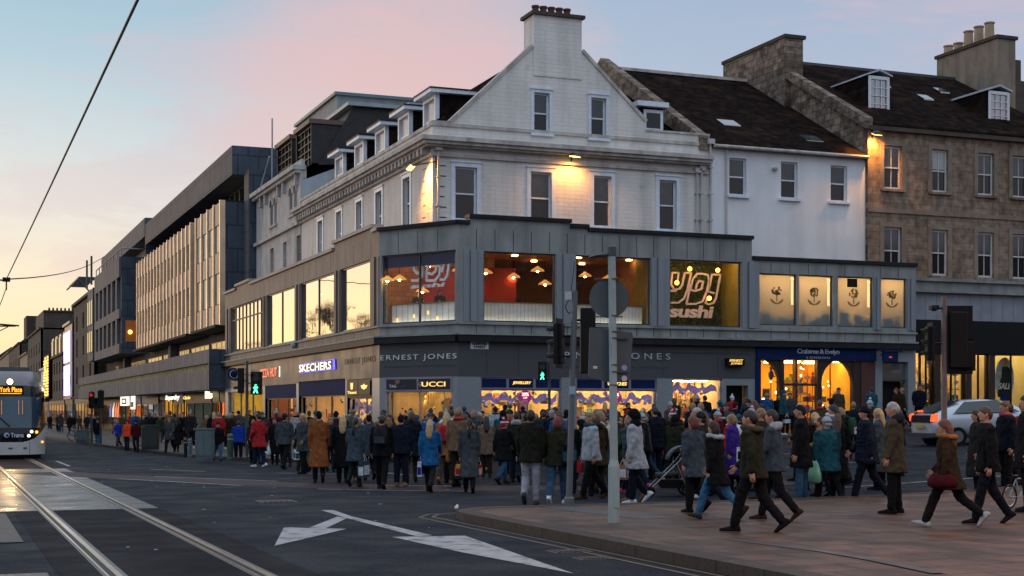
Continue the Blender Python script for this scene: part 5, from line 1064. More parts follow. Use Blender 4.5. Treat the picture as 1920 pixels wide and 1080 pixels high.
# roof plant storey
pr=thing('rooftop_plant_block','pale flat-topped plant storey rising behind the black mansard','building'); mb=MB(); mb.box(W0,24,42,92.0,103.5,16,22.3); mb.obj('wall',M('pale_panel',(.26,.29,.30),.7,var=.08,streak=.2),pr); mb=MB(); mb.box(W0,23.8,42.2,91.8,103.7,22.3,22.5); mb.obj('roof_edge',M('teal_edge',(.12,.2,.22),.5),pr); 
x=V(729,92); mb=MB(); mb.box(FH(92),x-.5,x+.5,0,.08,19.9,20.7,0); mb.box(FH(92),x-.35,x+.35,.08,.09,20.05,20.55,1); mb.obj('small_window',[m_white_paint,m_pane],pr); settle(pr)
# ================================================================ GREY BLOCKS FURTHER ALONG
gb=thing('grey_stepped_block','blue-grey office block with vertical slots and a set-back upper storey','building'); v=15.4
mb=MB(); mb.box(W0,v,30,140,163.8,14.2,16.1); mb.box(W0,v,30,140,163.8,10.3,11.2); mb.box(W0,v,30,140,163.8,7.0,7.9); each(mb,'concrete_band',m_concs,gb)
mb=MB(); mb.box(W0,v+.35,30,140.2,163.6,7.9,10.3); mb.box(W0,v+.35,30,140.2,163.6,11.2,14.2); mb.obj('slotted_wall',M('blue_grey_glass_wall',(.05,.08,.11),.2,spec=.8,var=.3),gb)
for z0,z1 in ((7.9,10.3),(11.2,14.2)):
    for i in range(6): u=142+i*4.1; mb=MB(); mb.box(W0,v+.02,v+.5,u,u+1.3,z0,z1); mb.obj('pier',m_concs,gb)
mb=MB(); mb.box(W0,v+.2,30,139.9,140.15,6.98,16.12); mb.obj('side_wall',m_concH,gb)
mb=MB(); mb.box(W0,17.2,30,135.6,174.6,17.6,19.3); mb.box(W0,18.5,30,137,174,16.1,17.6); mb.obj('upper_fascia',m_concs,gb); mb=MB(); mb.box(W0,17.25,30,135.45,135.6,16,19.32); mb.obj('side_wall',m_concH,gb)
mb=MB(); mb.path([(v+.2,139.9,16.9),(v+.2,163.8,16.9)],.06); 
for u in lin(140,163.8,8): mb.tube((v+.2,u,16.1),(v+.2,u,16.9),.05)
mb.path([(v+.2,139.9,16.9),(24,139.9,16.9)],.06); mb.obj('roof_rail',M('pale_rail',(.4,.36,.33),.4,metal=.5),gb)
mb=MB(); mb.box(W0,v+.4,17.5,139.95,140.3,7.9,10.2); mb.obj('corner_window',m_pane,gb); mb=MB(); mb.box(W0,v+.6,17.3,139.85,139.92,8.1,10.1); mb.obj('warm_window',M('dim_orange_window',(.12,.05,.02),.2,emis=(1,.35,.08),estr=.10),gb); mb=MB(); mb.ball((16.4,139.75,9.0),.2,8,6); mb.obj('window_lamp',m_eO,gb)
mb=MB(); mb.box(W0,v+.2,19,167,174,7.2,15.3); mb.obj('end_bay',m_concs,gb); mb=MB(); mb.box(W0,v+.1,19,166.8,167,7.2,15.3); mb.obj('side_wall',m_concH,gb)
for z0,z1 in ((8.2,10.5),(11.3,14)):
    mb=MB(); 
    for i in range(3): mb.box(W0,v+.1,v+.3,167.5+i*2.2,168.9+i*2.2,z0,z1)
    mb.obj('slot_window',m_pane,gb)
settle(gb,(22,155,0))
for px,z,lab in ((163,24,'thin mast standing on the far end bay roof'),(171.5,25.5,'thicker mast with a cable on the grey block roof')):
    t=thing('roof_mast',lab,'mast'); mb=MB(); u0=U(px,15.8); mb.tube((15.8,u0,16),(15.8,u0,Z(488 if px<165 else 480,15.8,u0)),.12); mb.obj('mast_pole',m_dgrey,t); settle(t)
def lowrise(name,label,u0,u1,h,mat,rows,roof='flat',v=16.5,wn=5,h2=0,mside=None,gnd=True,lamp=None,seed=0):
    t=thing(name,label,'building'); F=FP(v); mb=MB(); H=[]
    for (z0,z1) in rows:
        for i in range(wn): c=u0+(u1-u0)*(i+.5)/wn; H.append((c-1.0,c+1.0,z0,z1))
    wall(mb,F,u0,u1,3.1,h,H,.4,d=0); mb.obj('front_wall',mat,t)
    for hh in H: 
        m_=MB(); m_.box(F,hh[0],hh[1],-.3,-.22,(hh[2]+hh[3])/2-.05,(hh[2]+hh[3])/2+.05,0); m_.box(F,(hh[0]+hh[1])/2-.05,(hh[0]+hh[1])/2+.05,-.3,-.21,hh[2],hh[3],0); m_.box(F,hh[0],hh[1],-.36,-.3,hh[2],hh[3],1); m_.obj('window',[m_dstone,m_pane2],t)
    mb=MB(); mb.box(W0,v+.02,32,u0,u0+.3,0,h); mb.box(W0,v+.3,32,u1-.3,u1,0,h); mb.obj('side_wall',mside or mat,t)
    mb=MB(); mb.box(F,u0,u1,-.3,.35,h,h+.35); mb.box(F,u0,u1,-.0,.2,3.1,3.4); mb.obj('cornice',mat,t)
    mb=MB()
    if roof=='pitch': mb.hexa([(v,u0,h+.3),(34,u0,h+.3),(34,u1,h+.3),(v,u1,h+.3),(v+5,u0,h+4),(30,u0,h+4),(30,u1,h+4),(v+5,u1,h+4)])
    else: mb.box(W0,v+.1,32,u0,u1,h,h+.3)
    mb.obj('roof',m_bslate,t)
    shopfront(F,u0+.5,u1-.5,3.1,t,seed,[M('cream_d',(.7,.5,.25),.7),M('peach_wall',(.7,.4,.2),.7),M('cool_wall',(.5,.6,.65),.7)][seed%3],sign_h=.6,lampm=emi('bright_far_lamp',(1,.70,.32),70) if seed%3!=2 else emi('cool_far_lamp',(.8,.9,1),45),mull=6,lamps=5)
    return t
t=lowrise('ornate_narrow_building','narrow sooty building with tall windows between grey block and purple lights',176,204,15.5,m_dstone,[(5,7.3),(8.6,11),(12,14)],seed=60,wn=3)
mb=MB()
for i in range(7): mb.box(W0,15.4+.0*i,17.5,184+i*2.2,184.8+i*2.2,17.8-i*.0,18.0)
mb.path([(15.3,183,17.6),(15.3,200,17.6)],.1); mb.path([(16.9,183,15.8),(15.3,183,17.6)],.1); mb.obj('roof_canopy',m_dgrey,t); settle(t)
t=lowrise('purple_lit_building','building with tall glowing pale purple light strips on its front',207,220,13.6,m_span,[(5,6.5)],seed=62,wn=2)
mb=MB(); F=FP(16.3)
for u in (208.6,211.6,214.4,217.5):
    for z0,z1 in ((3.6,7.9),(8.3,12.6)): mb.box(F,u-.62,u+.62,0,.1,z0,z1)
each(mb,'light_strip',m_eP,t); settle(t)
t=lowrise('yellow_sign_building','dark building with glass dormers and an illuminated yellow vertical sign',221,256,9.8,m_dstone,[(4.5,6.2),(7.2,9)],seed=61,wn=6)
for u in (225,233,241,249):
    mb=MB(); mb.box(W0,16.8,19,u-2.2,u+2.2,9.9,13.3,0); mb.box(W0,16.7,16.8,u-1.6,u+1.6,10.4,12.9,1); mb.obj('dormer_window',[m_dgrey,m_pane2],t)
settle(t)
t=thing('vertical_light_sign','tall glowing yellow sign of many small letters on a dark far building','sign'); F=FP(15.9); u0,u1=246,257
mb=MB(); mb.box(F,u0,u1,-.3,-.02,3.3,10.6); mb.obj('backing',m_black,t); mb=MB(); r2=random.Random(9)
for i in range(15):
    for j in range(4):
        if r2.random()<.9: mb.box(F,u0+.3+j*2.7,u0+.3+j*2.7+r2.uniform(1.3,2.4),0,.1,3.5+i*.47,3.5+i*.47+r2.uniform(.18,.36))
mb.obj('light_lettering',emi('yellow_neon',(1,.55,.06),2.2),t); settle(t)
settle(lowrise('white_gabled_far_building','pale blue-grey gable fronted building beyond the yellow sign',258,275,8.6,m_annex,[(4.5,6.2)],seed=60,wn=2,roof='pitch'))
t=lowrise('sooty_tall_building','tall sooty building with a blank brown gable wall and rooftop chimneys',276,318,16.3,m_dstone,[(5,7),(8.5,10.5),(12,14)],seed=63,wn=5,mside=m_dstoneH,roof='flat')
mb=MB(); mb.box(W0,17,32,276,300,16.3,19.5); mb.obj('attic_storey',m_dstoneH,t); mb=MB(); mb.box(W0,23,30,277,290,19.5,21.5); mb.obj('roof_block',m_dstone,t)
mb=MB(); mb.box(W0,17,32,275.8,300,19.5,19.8); mb.obj('cornice',m_dstone,t); 
for i in range(9): mb=MB(); mb.lathe((18+i*.7,276.5,19.8),[(.2,0),(.16,.5),(.1,.5)],7); mb.obj('chimney_pot',m_pot,t)
mb=MB(); mb.tube((29,278,21.5),(29,278,25),.07); mb.tube((25.5,278,24),(29,278,24),.05); mb.obj('aerial',m_black,t)
settle(t)
settle(lowrise('cream_far_building','cream fronted far building left of the sooty gable',320,352,13.5,M('tan_stone',(.3,.25,.17),.8,streak=.3),[(5,7),(8.5,10.5)],seed=60,wn=5,mside=m_dstoneH))
t=lowrise('chimneyed_far_building','dark far building with a broad chimney stack above the tram',354,410,17,m_dstone,[(5,7),(8.5,10.5),(12,14)],seed=61,wn=6,roof='pitch'); mb=MB(); mb.box(W0,18,22,354,366,17,23.5); mb.obj('chimney',m_dstone,t); settle(t)
t=lowrise('red_roofed_far_building','far building with a reddish pitched roof behind the tram',412,520,17,M('brown_far_stone',(.2,.14,.1),.8),[(5,8),(10,13)],seed=63,wn=8,roof='pitch'); t_=[o for o in C.objects if o.parent==t and o.name.startswith('roof')][0]; t_.data.materials[0]=M('red_brown_roof',(.16,.06,.04),.8); settle(t)
settle(lowrise('distant_stone_terrace','last dark stone terrace where the street meets the horizon',522,800,19,m_dstone,[(5,8),(10,13)],seed=61,wn=10,roof='pitch'))
# the building at the photographer's back, seen only in window reflections
bk=thing('opposite_stone_building','brown stone building across the side street, mirrored in the first-floor windows','building')
F=Fr(0,-7,1,0,0,1); H=[(a,a+1.3,z,z+2.3) for a in lin(17,100,16) for z in (5.2,9,12.6)]; mb=MB(); wall(mb,F,14.5,120,-1,17.5,H,.5); mb.obj('front_wall',m_stone,bk)
mb=MB(); mb.box(W0,14.5,120,-25,-7.6,15,17.4); mb.box(W0,14.5,15,-25,-7.5,0,16.4); mb.obj('roof',m_slate,bk)
for a,b,c,e in H: mb=MB(); mb.box(F,a,b,-.3,-.2,c,c+.12); mb.box(F,a,b,-.3,-.2,e-.12,e); mb.box(F,a,a+.12,-.3,-.2,c,e); mb.box(F,b-.12,b,-.3,-.2,c,e); mb.box(F,a,b,-.3,-.2,(c+e)/2-.05,(c+e)/2+.05); mb.quad(F.p(a,-.28,c),F.p(b,-.28,c),F.p(b,-.28,e),F.p(a,-.28,e),1); mb.obj('window',[m_white_paint,m_pane],bk)
# ================================================================ FLOODLIGHTS
def flood(label,px,py,F,d,wallz,arm,aim,watts,spot=100):
    t=thing('floodlight',label,'floodlight')
    if F.n[1]<0: u=F.o[1]-d; s=V(px,u)
    else: s=U(px,F.o[0]-d)
    q=F.p(s,d,0); z=Z(py,q[0],q[1]); q0=F.p(s+arm,.0,z+.15)
    mb=MB(); mb.tube(q0,(q[0],q[1],z+.08),.03); mb.tube(F.p(s+arm,0,z-.1),F.p(s+arm,0,z+.35),.035); mb.obj('arm',m_black,t)
    c=Vector((q[0],q[1],z)); dv=Vector(aim).normalized(); rot=dv.to_track_quat('-Z','Y').to_matrix().to_4x4(); rot.translation=c
    mb=MB(); mb.hexa([(-.23,-.16,.02),(.23,-.16,.02),(.23,.16,.02),(-.23,.16,.02),(-.12,-.09,.16),(.12,-.09,.16),(.12,.09,.16),(-.12,.09,.16)]); o=mb.obj('housing',m_dgrey,t); o.data.transform(rot)
    mb=MB(); mb.box(W0,-.2,.2,-.13,.13,-.01,.018); o=mb.obj('lens',m_lampo,t); o.data.transform(rot)
    l=bpy.data.lights.new('floodlight_beam','SPOT'); l.energy=watts; l.color=(1,.40,.07); l.spot_size=R(spot); l.spot_blend=.7; l.shadow_soft_size=.12
    lo=bpy.data.objects.new('floodlight_beam',l); link(lo,t); lo.location=c+dv*.08; lo.rotation_euler=dv.to_track_quat('-Z','Y').to_euler(); settle(t)
flood('glowing sodium floodlight on an arm at the corner under the bracketed cornice',770,315,FGp,.75,0,-1.0,(.5,-.5,-.8),620,165)
flood('glowing sodium floodlight in the middle of the white gable front',1078,294,FG,.6,0,.1,(-.05,.12,-1),210,165)
flood('glowing sodium floodlight at the edge of the brown stone building eaves',1644,252,FS,.5,0,.1,(0,.45,-1),420,150)
# ================================================================ TRAM
tr=thing('tram','white and black tram with lit headlamp and amber destination display York Place','tram')
TX,TU=2.45,59.2; TG=road_z(TX,60)
def tw(z): return 1.325 if z<2.35 else 1.325-.27*((z-2.35)/1.1)**2
def toff(a,z):
    o=.10*max(0,.9-z)/.7 + (.0 if z<1.0 else .16*(z-1.0)+.10*max(0,z-2.3)**2+ (1.6*max(0,z-3.0)**2))
    return o+1.15*abs(a)**4.2
m_tw=M('tram_white_paint',(.62,.61,.60),.25,var=.05,coord='obj'); m_tr=M('tram_silver_roof',(.22,.22,.23),.3,metal=.4,var=.08,coord='obj'); m_tb=M('tram_gloss_black',(.010,.011,.014),.12,var=0); m_tg=M('tram_windscreen_glass',(.035,.07,.10),.06,spec=1,var=.25,scale=1.2,coord='obj')
regs={k:MB() for k in 'wbgr'}
na,nz_=96,140
def T(a,z): return (TX+a*tw(z),TU+toff(a,z),TG+z)
for i in range(na):
    for j in range(nz_):
        a0=-1+2*i/na; a1=-1+2*(i+1)/na; z0=.18+3.27*j/nz_; z1=.18+3.27*(j+1)/nz_; am,zm=(a0+a1)/2,(z0+z1)/2
        smile=.66+.62*abs(am)**3.2
        if zm>2.9-.1*am*am: k='r'
        elif zm<smile: k='w'
        elif abs(am)<.86 and 1.22<zm<2.45+.0*am: k='g'
        else: k='b'
        if abs(am)>.93 and zm>1.3 and k!='r': k='b'
        regs[k].quad(T(a0,z0),T(a1,z0),T(a1,z1),T(a0,z1))
regs['w'].obj('front_apron',m_tw,tr,True); regs['b'].obj('black_mask',m_tb,tr,True); regs['g'].obj('windscreen',m_tg,tr,True); regs['r'].obj('roof_front',m_tr,tr,True)
def ring(u): 
    pts=[]
    for s_ in (1,-1):
        zs=[.2,.6,1.2,1.8,2.35,2.7,3.0,3.25,3.4]; zs=zs if s_==1 else zs[::-1]
        pts+=[(TX+s_*tw(z),u,TG+z) for z in zs]
    return pts
mb=MB(); mb.loft([ring(TU+1.9),ring(TU+42)]); mb.obj('body_shell',m_tw,tr)
for u0 in (62.5,69,76,83,90):
    mb=MB(); mb.box(W0,TX+1.33,TX+1.345,u0,u0+5.5,TG+1.1,TG+2.5); mb.box(W0,TX-1.345,TX-1.33,u0,u0+5.5,TG+1.1,TG+2.5); mb.obj('side_window',m_tb,tr)
mb=MB(); mb.box(W0,TX-1.15,TX+1.15,TU+.9,TU+40,TG+.02,TG+.25); mb.obj('underframe',m_black,tr)
mb=MB(); mb.box(W0,TX-.9,TX+.9,TU+4,TU+30,TG+3.35,TG+3.7); mb.obj('roof_equipment',m_dgrey,tr)
def on_front(px,py):   # a on the tram face for a pixel
    a=(px-20)/63.0*1.0; z=Z(py,TX,TU)-TG; return a,z
m_amber=emi('amber_led',(1,.36,.02),2.2)
Ft=lambda off: Fr(0,TU+off,1,0,0,-1)
mb=MB(); mb.box(Ft(.22),TX-.47,TX+.47,0,.02,TG+2.53,TG+2.86); o=mb.obj('destination_display',m_black,tr); lettering('York Place',Ft(.20),TX-.42,TX+.40,TG+2.62,TG+2.82,0.01,m_amber,o,'lettering',.01,1,.012)
mb=MB(); mb.box(Ft(.19),TX-.4,TX+.38,0,.01,TG+2.555,TG+2.575); mb.obj('display_line',m_amber,o)
def lamp(nm,a,z,r,mat,off=None):
    p=T(a,z); mb=MB(); mb.tube((p[0],p[1]+.02,p[2]),(p[0],p[1]-.05,p[2]),r*1.25,r*1.25,14,0); mb.tube((p[0],p[1]-.05,p[2]),(p[0],p[1]-.07,p[2]),r,r,14,1); mb.obj(nm,[m_black,mat],tr); return p
p=lamp('top_headlamp',-.03,3.03,.12,emi('top_lamp_glow',(1,.66,.26),4)); 
l=bpy.data.lights.new('top_headlamp_beam','SPOT'); l.energy=170; l.color=(1,.62,.24); l.spot_size=R(110); l.spot_blend=1; l.shadow_soft_size=.1; lo=bpy.data.objects.new('top_headlamp_beam',l); link(lo,tr); lo.location=(p[0],p[1]-.12,p[2]); lo.rotation_euler=(Vector((0,-1,-.12))).to_track_quat('-Z','Y').to_euler()
for s_ in (1,-1):
    lamp('headlamp',.57*s_,1.08,.062,emi('white_headlamp',(1,.85,.62),1.8)); lamp('headlamp',.49*s_,.92,.062,emi('white_headlamp',(1,.85,.62),1.8)); lamp('indicator',.72*s_,1.06,.06,emi('amber_indicator',(1,.36,.03),2.2)); lamp('side_marker',.90*s_,.66,.05,emi('amber_indicator',(1,.36,.03),2.2))
lettering('Trams',Ft(.02),TX-.02,TX+.46,TG+.86,TG+1.03,.03,M('tram_white_letters',(.6,.68,.75),.4,var=0),tr,'lettering',.02,.95,.02)
mb=MB(); p=(TX-.17,TU-.02,TG+.95); mb.tube(p,(p[0],p[1]-.02,p[2]),.10,.10,18,0); mb.tube((p[0]+.02,p[1]-.021,p[2]-.02),(p[0]+.02,p[1]-.03,p[2]-.02),.05,.05,12,1); mb.obj('round_logo',[M('logo_pale_blue',(.4,.5,.6),.4),m_navy],tr)
mb=MB(); mb.path([T(-.35,1.25),(T(-.35,1.25)[0],T(0,1.3)[1]-.05,T(0,1.25)[2]),(TX-.62,TU+.12,TG+2.0)],.02); mb.path([(TX-.05,TU+.0,TG+1.28),(TX-.55,TU+.08,TG+1.75)],.022); mb.obj('wiper',m_black,tr)
mb=MB()
for x in (-.75,-.35,.28,.42,.8): mb.tube((TX+x,TU+.09+abs(x)**4*.5,TG+1.75),(TX+x,TU+.17+abs(x)**4*.5,TG+2.3),.014)
mb.obj('yellow_handrail',emi('yellow_rail_glow',(1,.35,.1),.16),tr)
mb=MB()
for z in (.5,): mb.box(Ft(.06),TX-.9,TX-.5,0,.02,TG+.42,TG+.46); mb.box(Ft(.06),TX-.1,TX+.05,0,.02,TG+.42,TG+.46); mb.box(Ft(.16),TX+.45,TX+.58,0,.1,TG+.42,TG+.46)
mb.obj('bumper_slot',m_black,tr)
mb=MB()
for a0 in (-.52,.52):
    for z_ in [.2+.05*i for i in range(int((.60+.62*abs(a0)**3.2-.2)/.05))]:
        q0=T(a0,z_); q1=T(a0,z_+.05); mb.hexa([(q0[0]-.008,q0[1]-.006,q0[2]),(q0[0]+.008,q0[1]-.006,q0[2]),(q0[0]+.008,q0[1]+.02,q0[2]),(q0[0]-.008,q0[1]+.02,q0[2]),(q1[0]-.008,q1[1]-.006,q1[2]),(q1[0]+.008,q1[1]-.006,q1[2]),(q1[0]+.008,q1[1]+.02,q1[2]),(q1[0]-.008,q1[1]+.02,q1[2])])
mb.obj('panel_seam',m_black,tr)
a_=T(1,2.05); mb=MB(); mb.box(W0,TX+1.34,TX+1.5,TU+1.3,TU+1.5,TG+2.25,TG+2.45); mb.obj('side_camera',m_black,tr); settle(tr,(TX,TU+20,TG))
# ================================================================ OVERHEAD WIRES
def wire(label,pts,r=.02):
    mb=MB(); mb.path(pts,r,5); o=mb.obj('overhead_wire',m_black); return tag(o,label,'wire')
def sag(a,b,s,n=10): return [(a[0]+(b[0]-a[0])*i/n,a[1]+(b[1]-a[1])*i/n,a[2]+(b[2]-a[2])*i/n-s*4*(i/n)*(1-i/n)) for i in range(n+1)]
wire('thick black tram wire running down from the top of the photo to the bracket',sag((2.4,4,7.25),(2.4,62.6,7.05),.05),.022)
wire('thin black contact wire dropping from the bracket towards the tram roof',sag((2.4,62.6,6.7),(2.4,110,5.9),.2),.02)
wire('black span wire slanting from the bracket up to the grey block roof',sag((2.4,62.6,7.05),(15.8,U(195,15.8),Z(481,15.8,U(195,15.8))),.5),.03)
t=thing('wire_hanger','small black hanger clamp where the tram wires meet high at the left edge','fitting'); mb=MB(); mb.box(W0,2.25,2.55,62.5,62.7,6.95,7.12); mb.tube((2.4,62.6,6.6),(2.4,62.6,7.1),.03); mb.obj('clamp',m_black,t); mb=MB(); mb.tube((2.4,62.6,7.0),(-2,62.6,7.15),.035); mb.obj('arm',m_black,t); settle(t)
t=thing('tram_pole','dark tram pole with a double bracket arm crossing above the tram','pole'); zt=Z(606,2.5,95); mb=MB(); mb.tube((-1.6,95,-.4),(-1.6,95,zt+.6),.12,.09); mb.obj('pole',m_black,t); mb=MB(); mb.tube((-1.6,95,zt+.25),(4.4,95,zt-.12),.05); mb.tube((-1.6,95,zt-.3),(4.2,95,zt-.14),.045); mb.tube((3.9,95,zt-.1),(3.2,95,zt-.5),.03); mb.obj('bracket_arm',m_black,t); settle(t)
# ================================================================ STREET FURNITURE
def at(px,py,h=PH): v,u=ground(px,py,h); return v,u,road_z(v,u)+h
# lamp column with the backs of two signs
v,u,z=at(1151,980); k=Dp(v,u)/F0; ph=lambda py: CH+(HY-py)*k-z
t=thing('sign_post','pale grey-green lamp column carrying the backs of a round and a square road sign','sign post',None,(v,u,z))
camr=Vector((CS,-SN,0)); camf=Vector((SN,CS,0))
def loc(dx,dy,dz): q=camr*dx+camf*dy; return (q.x,q.y,dz)
mb=MB(); mb.loft([[loc(r_*math.cos(a*math.pi/4+.39)+sx,r_*math.sin(a*math.pi/4+.39),zz) for a in range(8)] for r_,zz,sx in ((.088,0,0),(.085,ph(875),0),(.06,ph(862),0),(.057,ph(465),-.03))]); mb.obj('column',m_polegrey,t)
mb=MB(); mb.box(Fr(0,0,camr.x,camr.y,-camf.x,-camf.y),-.0,.07,.075,.09,.22,.62); mb.obj('access_door',m_polegrey,t)
mb=MB(); mb.lathe((loc(-.03,0,0)[0],loc(-.03,0,0)[1],ph(480)),[(.068,0),(.068,.13),(.05,.14)],8); mb.loft([[loc(-.06-.30*q,w2*math.cos(a),ph(478)-.0+.02*q-.06*q*q+hh*math.sin(a)) for a in [i*math.pi/3 for i in range(6)]] for q,w2,hh in ((0,.03,.03),(.3,.06,.03),(.7,.085,.035),(1,.05,.012))]); mb.obj('sign_lamp',m_dgrey,t)
mb=MB(); c=loc(-.06,.11,ph(558)); c2=loc(-.06,.125,ph(558)); mb.tube(c,c2,.285,.285,40); mb.obj('round_sign_back',m_signback,t)
Fs=lambda dy: Fr(camf.x*dy,camf.y*dy,camr.x,camr.y,-camf.x,-camf.y)
mb=MB(); nv=Vector((math.cos(.18),math.sin(.18)))
q=camr*nv.x+camf*nv.y; qn=-(camf*nv.x-camr*nv.y); Fq=Fr(camf.x*.14,camf.y*.14,q.x,q.y,qn.x,qn.y)
mb.prism(Fq,[(-.37,ph(700)),(-.35,ph(616)),(-.33,ph(613)),(.27,ph(622)),(.29,ph(628)),(.24,ph(712)),(-.10,ph(716)),(-.36,ph(706))],0,.015); o=mb.obj('square_sign_back',m_signback,t)
mb=MB()
for zz in (ph(522),ph(593)): mb.box(Fs(.10),-.27,.13,-.01,.015,zz-.008,zz+.008)
for zz in (ph(634),ph(697)): mb.box(Fs(.12),-.30,.22,-.02,.015,zz-.01,zz+.01)
for zz in (ph(523),ph(592),ph(622),ph(634),ph(684),ph(697),ph(722)): mb.lathe((0,0,zz-.008),[(.068,0),(.068,.016)],8)
mb.obj('mounting_band',m_dgrey,t)
mb=MB(); 
for zz,c in ((ph(689),0),(ph(709),1)): p=Fq.p(.16,.016,zz); mb.tube(p,(p[0]+qn.x*.006,p[1]+qn.y*.006,p[2]),.042,.042,14,c)
mb.box(Fq,-.30,-.24,.016,.02,ph(691),ph(686),1); mb.obj('sticker',[M('lilac_sticker',(.3,.32,.55),.5),M('pale_sticker',(.55,.58,.62),.5)],t)
# signal head builder (local, facing local -Y), s = scale
m_hood=m_black
def sighead(parent,o3,face,n=3,lit=None,board=False,s=1.0,man=False):
    d=Vector(face).normalized(); x=Vector((-d.y,d.x,0)); Fk=Fr(o3[0],o3[1],x.x,x.y,d.x,d.y); H=.3*n*s; mb=MB(); mb.box(Fk,-.14*s,.14*s,-.1*s,.1*s,o3[2],o3[2]+H); hd=mb.obj('signal_head',m_black,parent); bevel(hd,.02)
    if board: mb=MB(); mb.box(Fk,-.24*s,.24*s,-.02,.0,o3[2]-.1*s,o3[2]+H+.1*s); mb.obj('backing_board',m_black,hd)
    for i in range(n):
        zc_=o3[2]+H*(i+.5)/n; mb=MB(); R_=.10*s
        pts=[Fk.p(R_*1.1*math.cos(a),.1*s,zc_+R_*1.1*math.sin(a)) for a in [math.pi*q/8 for q in range(9)]]; pt2=[Fk.p(R_*1.1*math.cos(a),.26*s,zc_-.02+R_*1.0*math.sin(a)) for a in [math.pi*q/8 for q in range(9)]]
        for a_,b_,c_,d_ in zip(pts,pts[1:],pt2[1:],pt2): mb.quad(a_,b_,c_,d_)
        if not man or True: mb.obj('visor',m_black,hd)
        p=Fk.p(0,.1*s,zc_); q=Fk.p(0,.112*s,zc_); mb=MB()
        if lit is not None and i==lit and man:
            mb.prism(Fk,[(a*s*1.25,zc_+b*s*1.25) for a,b in ((-.02,.095),(.02,.095),(.025,.06),(.05,.02),(.03,.01),(.02,.03),(.02,-.01),(.05,-.09),(.02,-.09),(0,-.03),(-.03,-.09),(-.06,-.09),(-.025,-.01),(-.02,.03),(-.045,0),(-.055,.015),(-.025,.06))],.1*s,.115*s); mb.obj('lit_walking_figure',m_eG,hd)
        else: mb.tube(p,q,R_,R_,14); mb.obj('lens',(emi('red_signal',(1,.03,.02),.35) if lit==i else M('dark_lens',(.02,.02,.022),.2)),hd)
    return hd
v,u,z=at(1067,945); k=Dp(v,u)/F0; ph=lambda py: CH+(HY-py)*k-z
t=thing('traffic_signal','grey signal pole with black heads and white sensor box, left of the sign post','traffic signal',None,(v,u,z))
zt=ph(545); lean=loc(.10,0,zt); mb=MB(); mb.tube((0,0,0),lean,.056,.05,12); mb.lathe((0,0,0),[(.09,0),(.09,.1),(.066,.13)],12); mb.obj('pole',M('signal_pole_grey',(.11,.13,.15),.45,var=.1,streak=.2,coord='obj'),t)
def lp(dx,dy,py): zz=ph(py); f=zz/zt; q=Vector(loc(.10*f+dx,dy,zz)); return (q.x,q.y,zz)
sighead(t,lp(-.24,0,682),(-CS,SN+.4,0),3,None,True,.78)
sighead(t,lp(.27,.12,700),(camf.x,camf.y,0),4,None,False,.95)
mb=MB(); mb.tube(lp(0,0,600),lp(.27,.1,600),.02); mb.tube(lp(0,0,630),lp(-.24,0,630),.02); mb.tube(lp(0,0,668),lp(-.22,0,668),.02); mb.obj('bracket',m_black,t)
mb=MB(); q=lp(-.10,0,560); mb.box(Fr(q[0],q[1],camr.x,camr.y,-camf.x,-camf.y),-.06,.05,-.05,.05,q[2]-.02,q[2]+.12); mb.obj('sensor_box',M('pale_box',(.45,.47,.5),.5),t)
mb=MB(); mb.tube(lp(-.06,0,545),lp(-.02,0,490),.006); mb.path([lp(-.1,0,562),lp(-.16,0,575),lp(-.1,0,588),lp(-.03,0,583)],.008); mb.obj('cable',m_black,t)
mb=MB(); q=lp(0,-.066,732); mb.box(Fr(q[0],q[1],camr.x,camr.y,-camf.x,-camf.y),-.05,.05,0,.01,q[2]-.07,q[2]+.07); mb.obj('sticker',M('blue_white_sticker',(.3,.42,.5),.5),t)
def signalpost(label,v,u,px_top,py_top,heads,rad=.055,mat=None):
    z=road_z(v,u)+PH; k=Dp(v,u)/F0; t=thing('traffic_signal',label,'traffic signal',None,(v,u,z)); zt=CH+(HY-py_top)*k-z
    mb=MB(); mb.tube((0,0,0),(0,0,zt),rad,rad*.9,10); mb.lathe((0,0,0),[(rad*1.6,0),(rad*1.6,.1),(rad,.13)],10); mb.obj('pole',mat or m_dgrey,t)
    for px,pyt,pyb,face,lit_,man,board in heads:
        base=(px-px_top)*k; n=2 if man else 3; s=((pyb-pyt)*k)/(.3*n); q=loc(base,0,CH+(HY-pyb)*k-z); sighead(t,q,face,n,lit_,board,s,man)
        mb=MB(); zz=CH+(HY-(pyt+pyb)/2)*k-z; mb.tube((0,0,zz),loc(base,0,zz),.02); mb.obj('bracket',m_black,t)
    return t
tocam=(-SN,-CS,0)
u0=48.9; signalpost('pedestrian signal with a lit green walking figure before the jewellery window',V(1030,u0),u0,1030,645,[(1017,678,714,tocam,0,True,False)])
v,u,_=at(463,862); signalpost('signal pole with a lit green walking figure on the far kerb of the main street',v,u,463,677,[(452,690,737,(-CS,SN,0),None,False,False),(481,697,740,tocam,0,True,False)])
v,u,_=at(172,838); signalpost('far signal post with a dim red light beside the tram',v,u,172,733,[(172,735,766,tocam,2,False,False)])
v,u,_=at(189,838); signalpost('far black signal post seen from the back right of the red light',v,u,190,730,[(190,732,765,camf,None,False,False)])
v,u=17.5,22.2; t=signalpost('brown-grey signal pole with large black heads at the right, before the dark shop',v,u,1772,556,[(1745,612,676,(-CS,SN,0),None,False,True),(1797,585,690,(camf.x,camf.y,0),None,False,True),(1817,640,690,(camf.x,camf.y,0),None,False,True)],.06,m_brownpole)
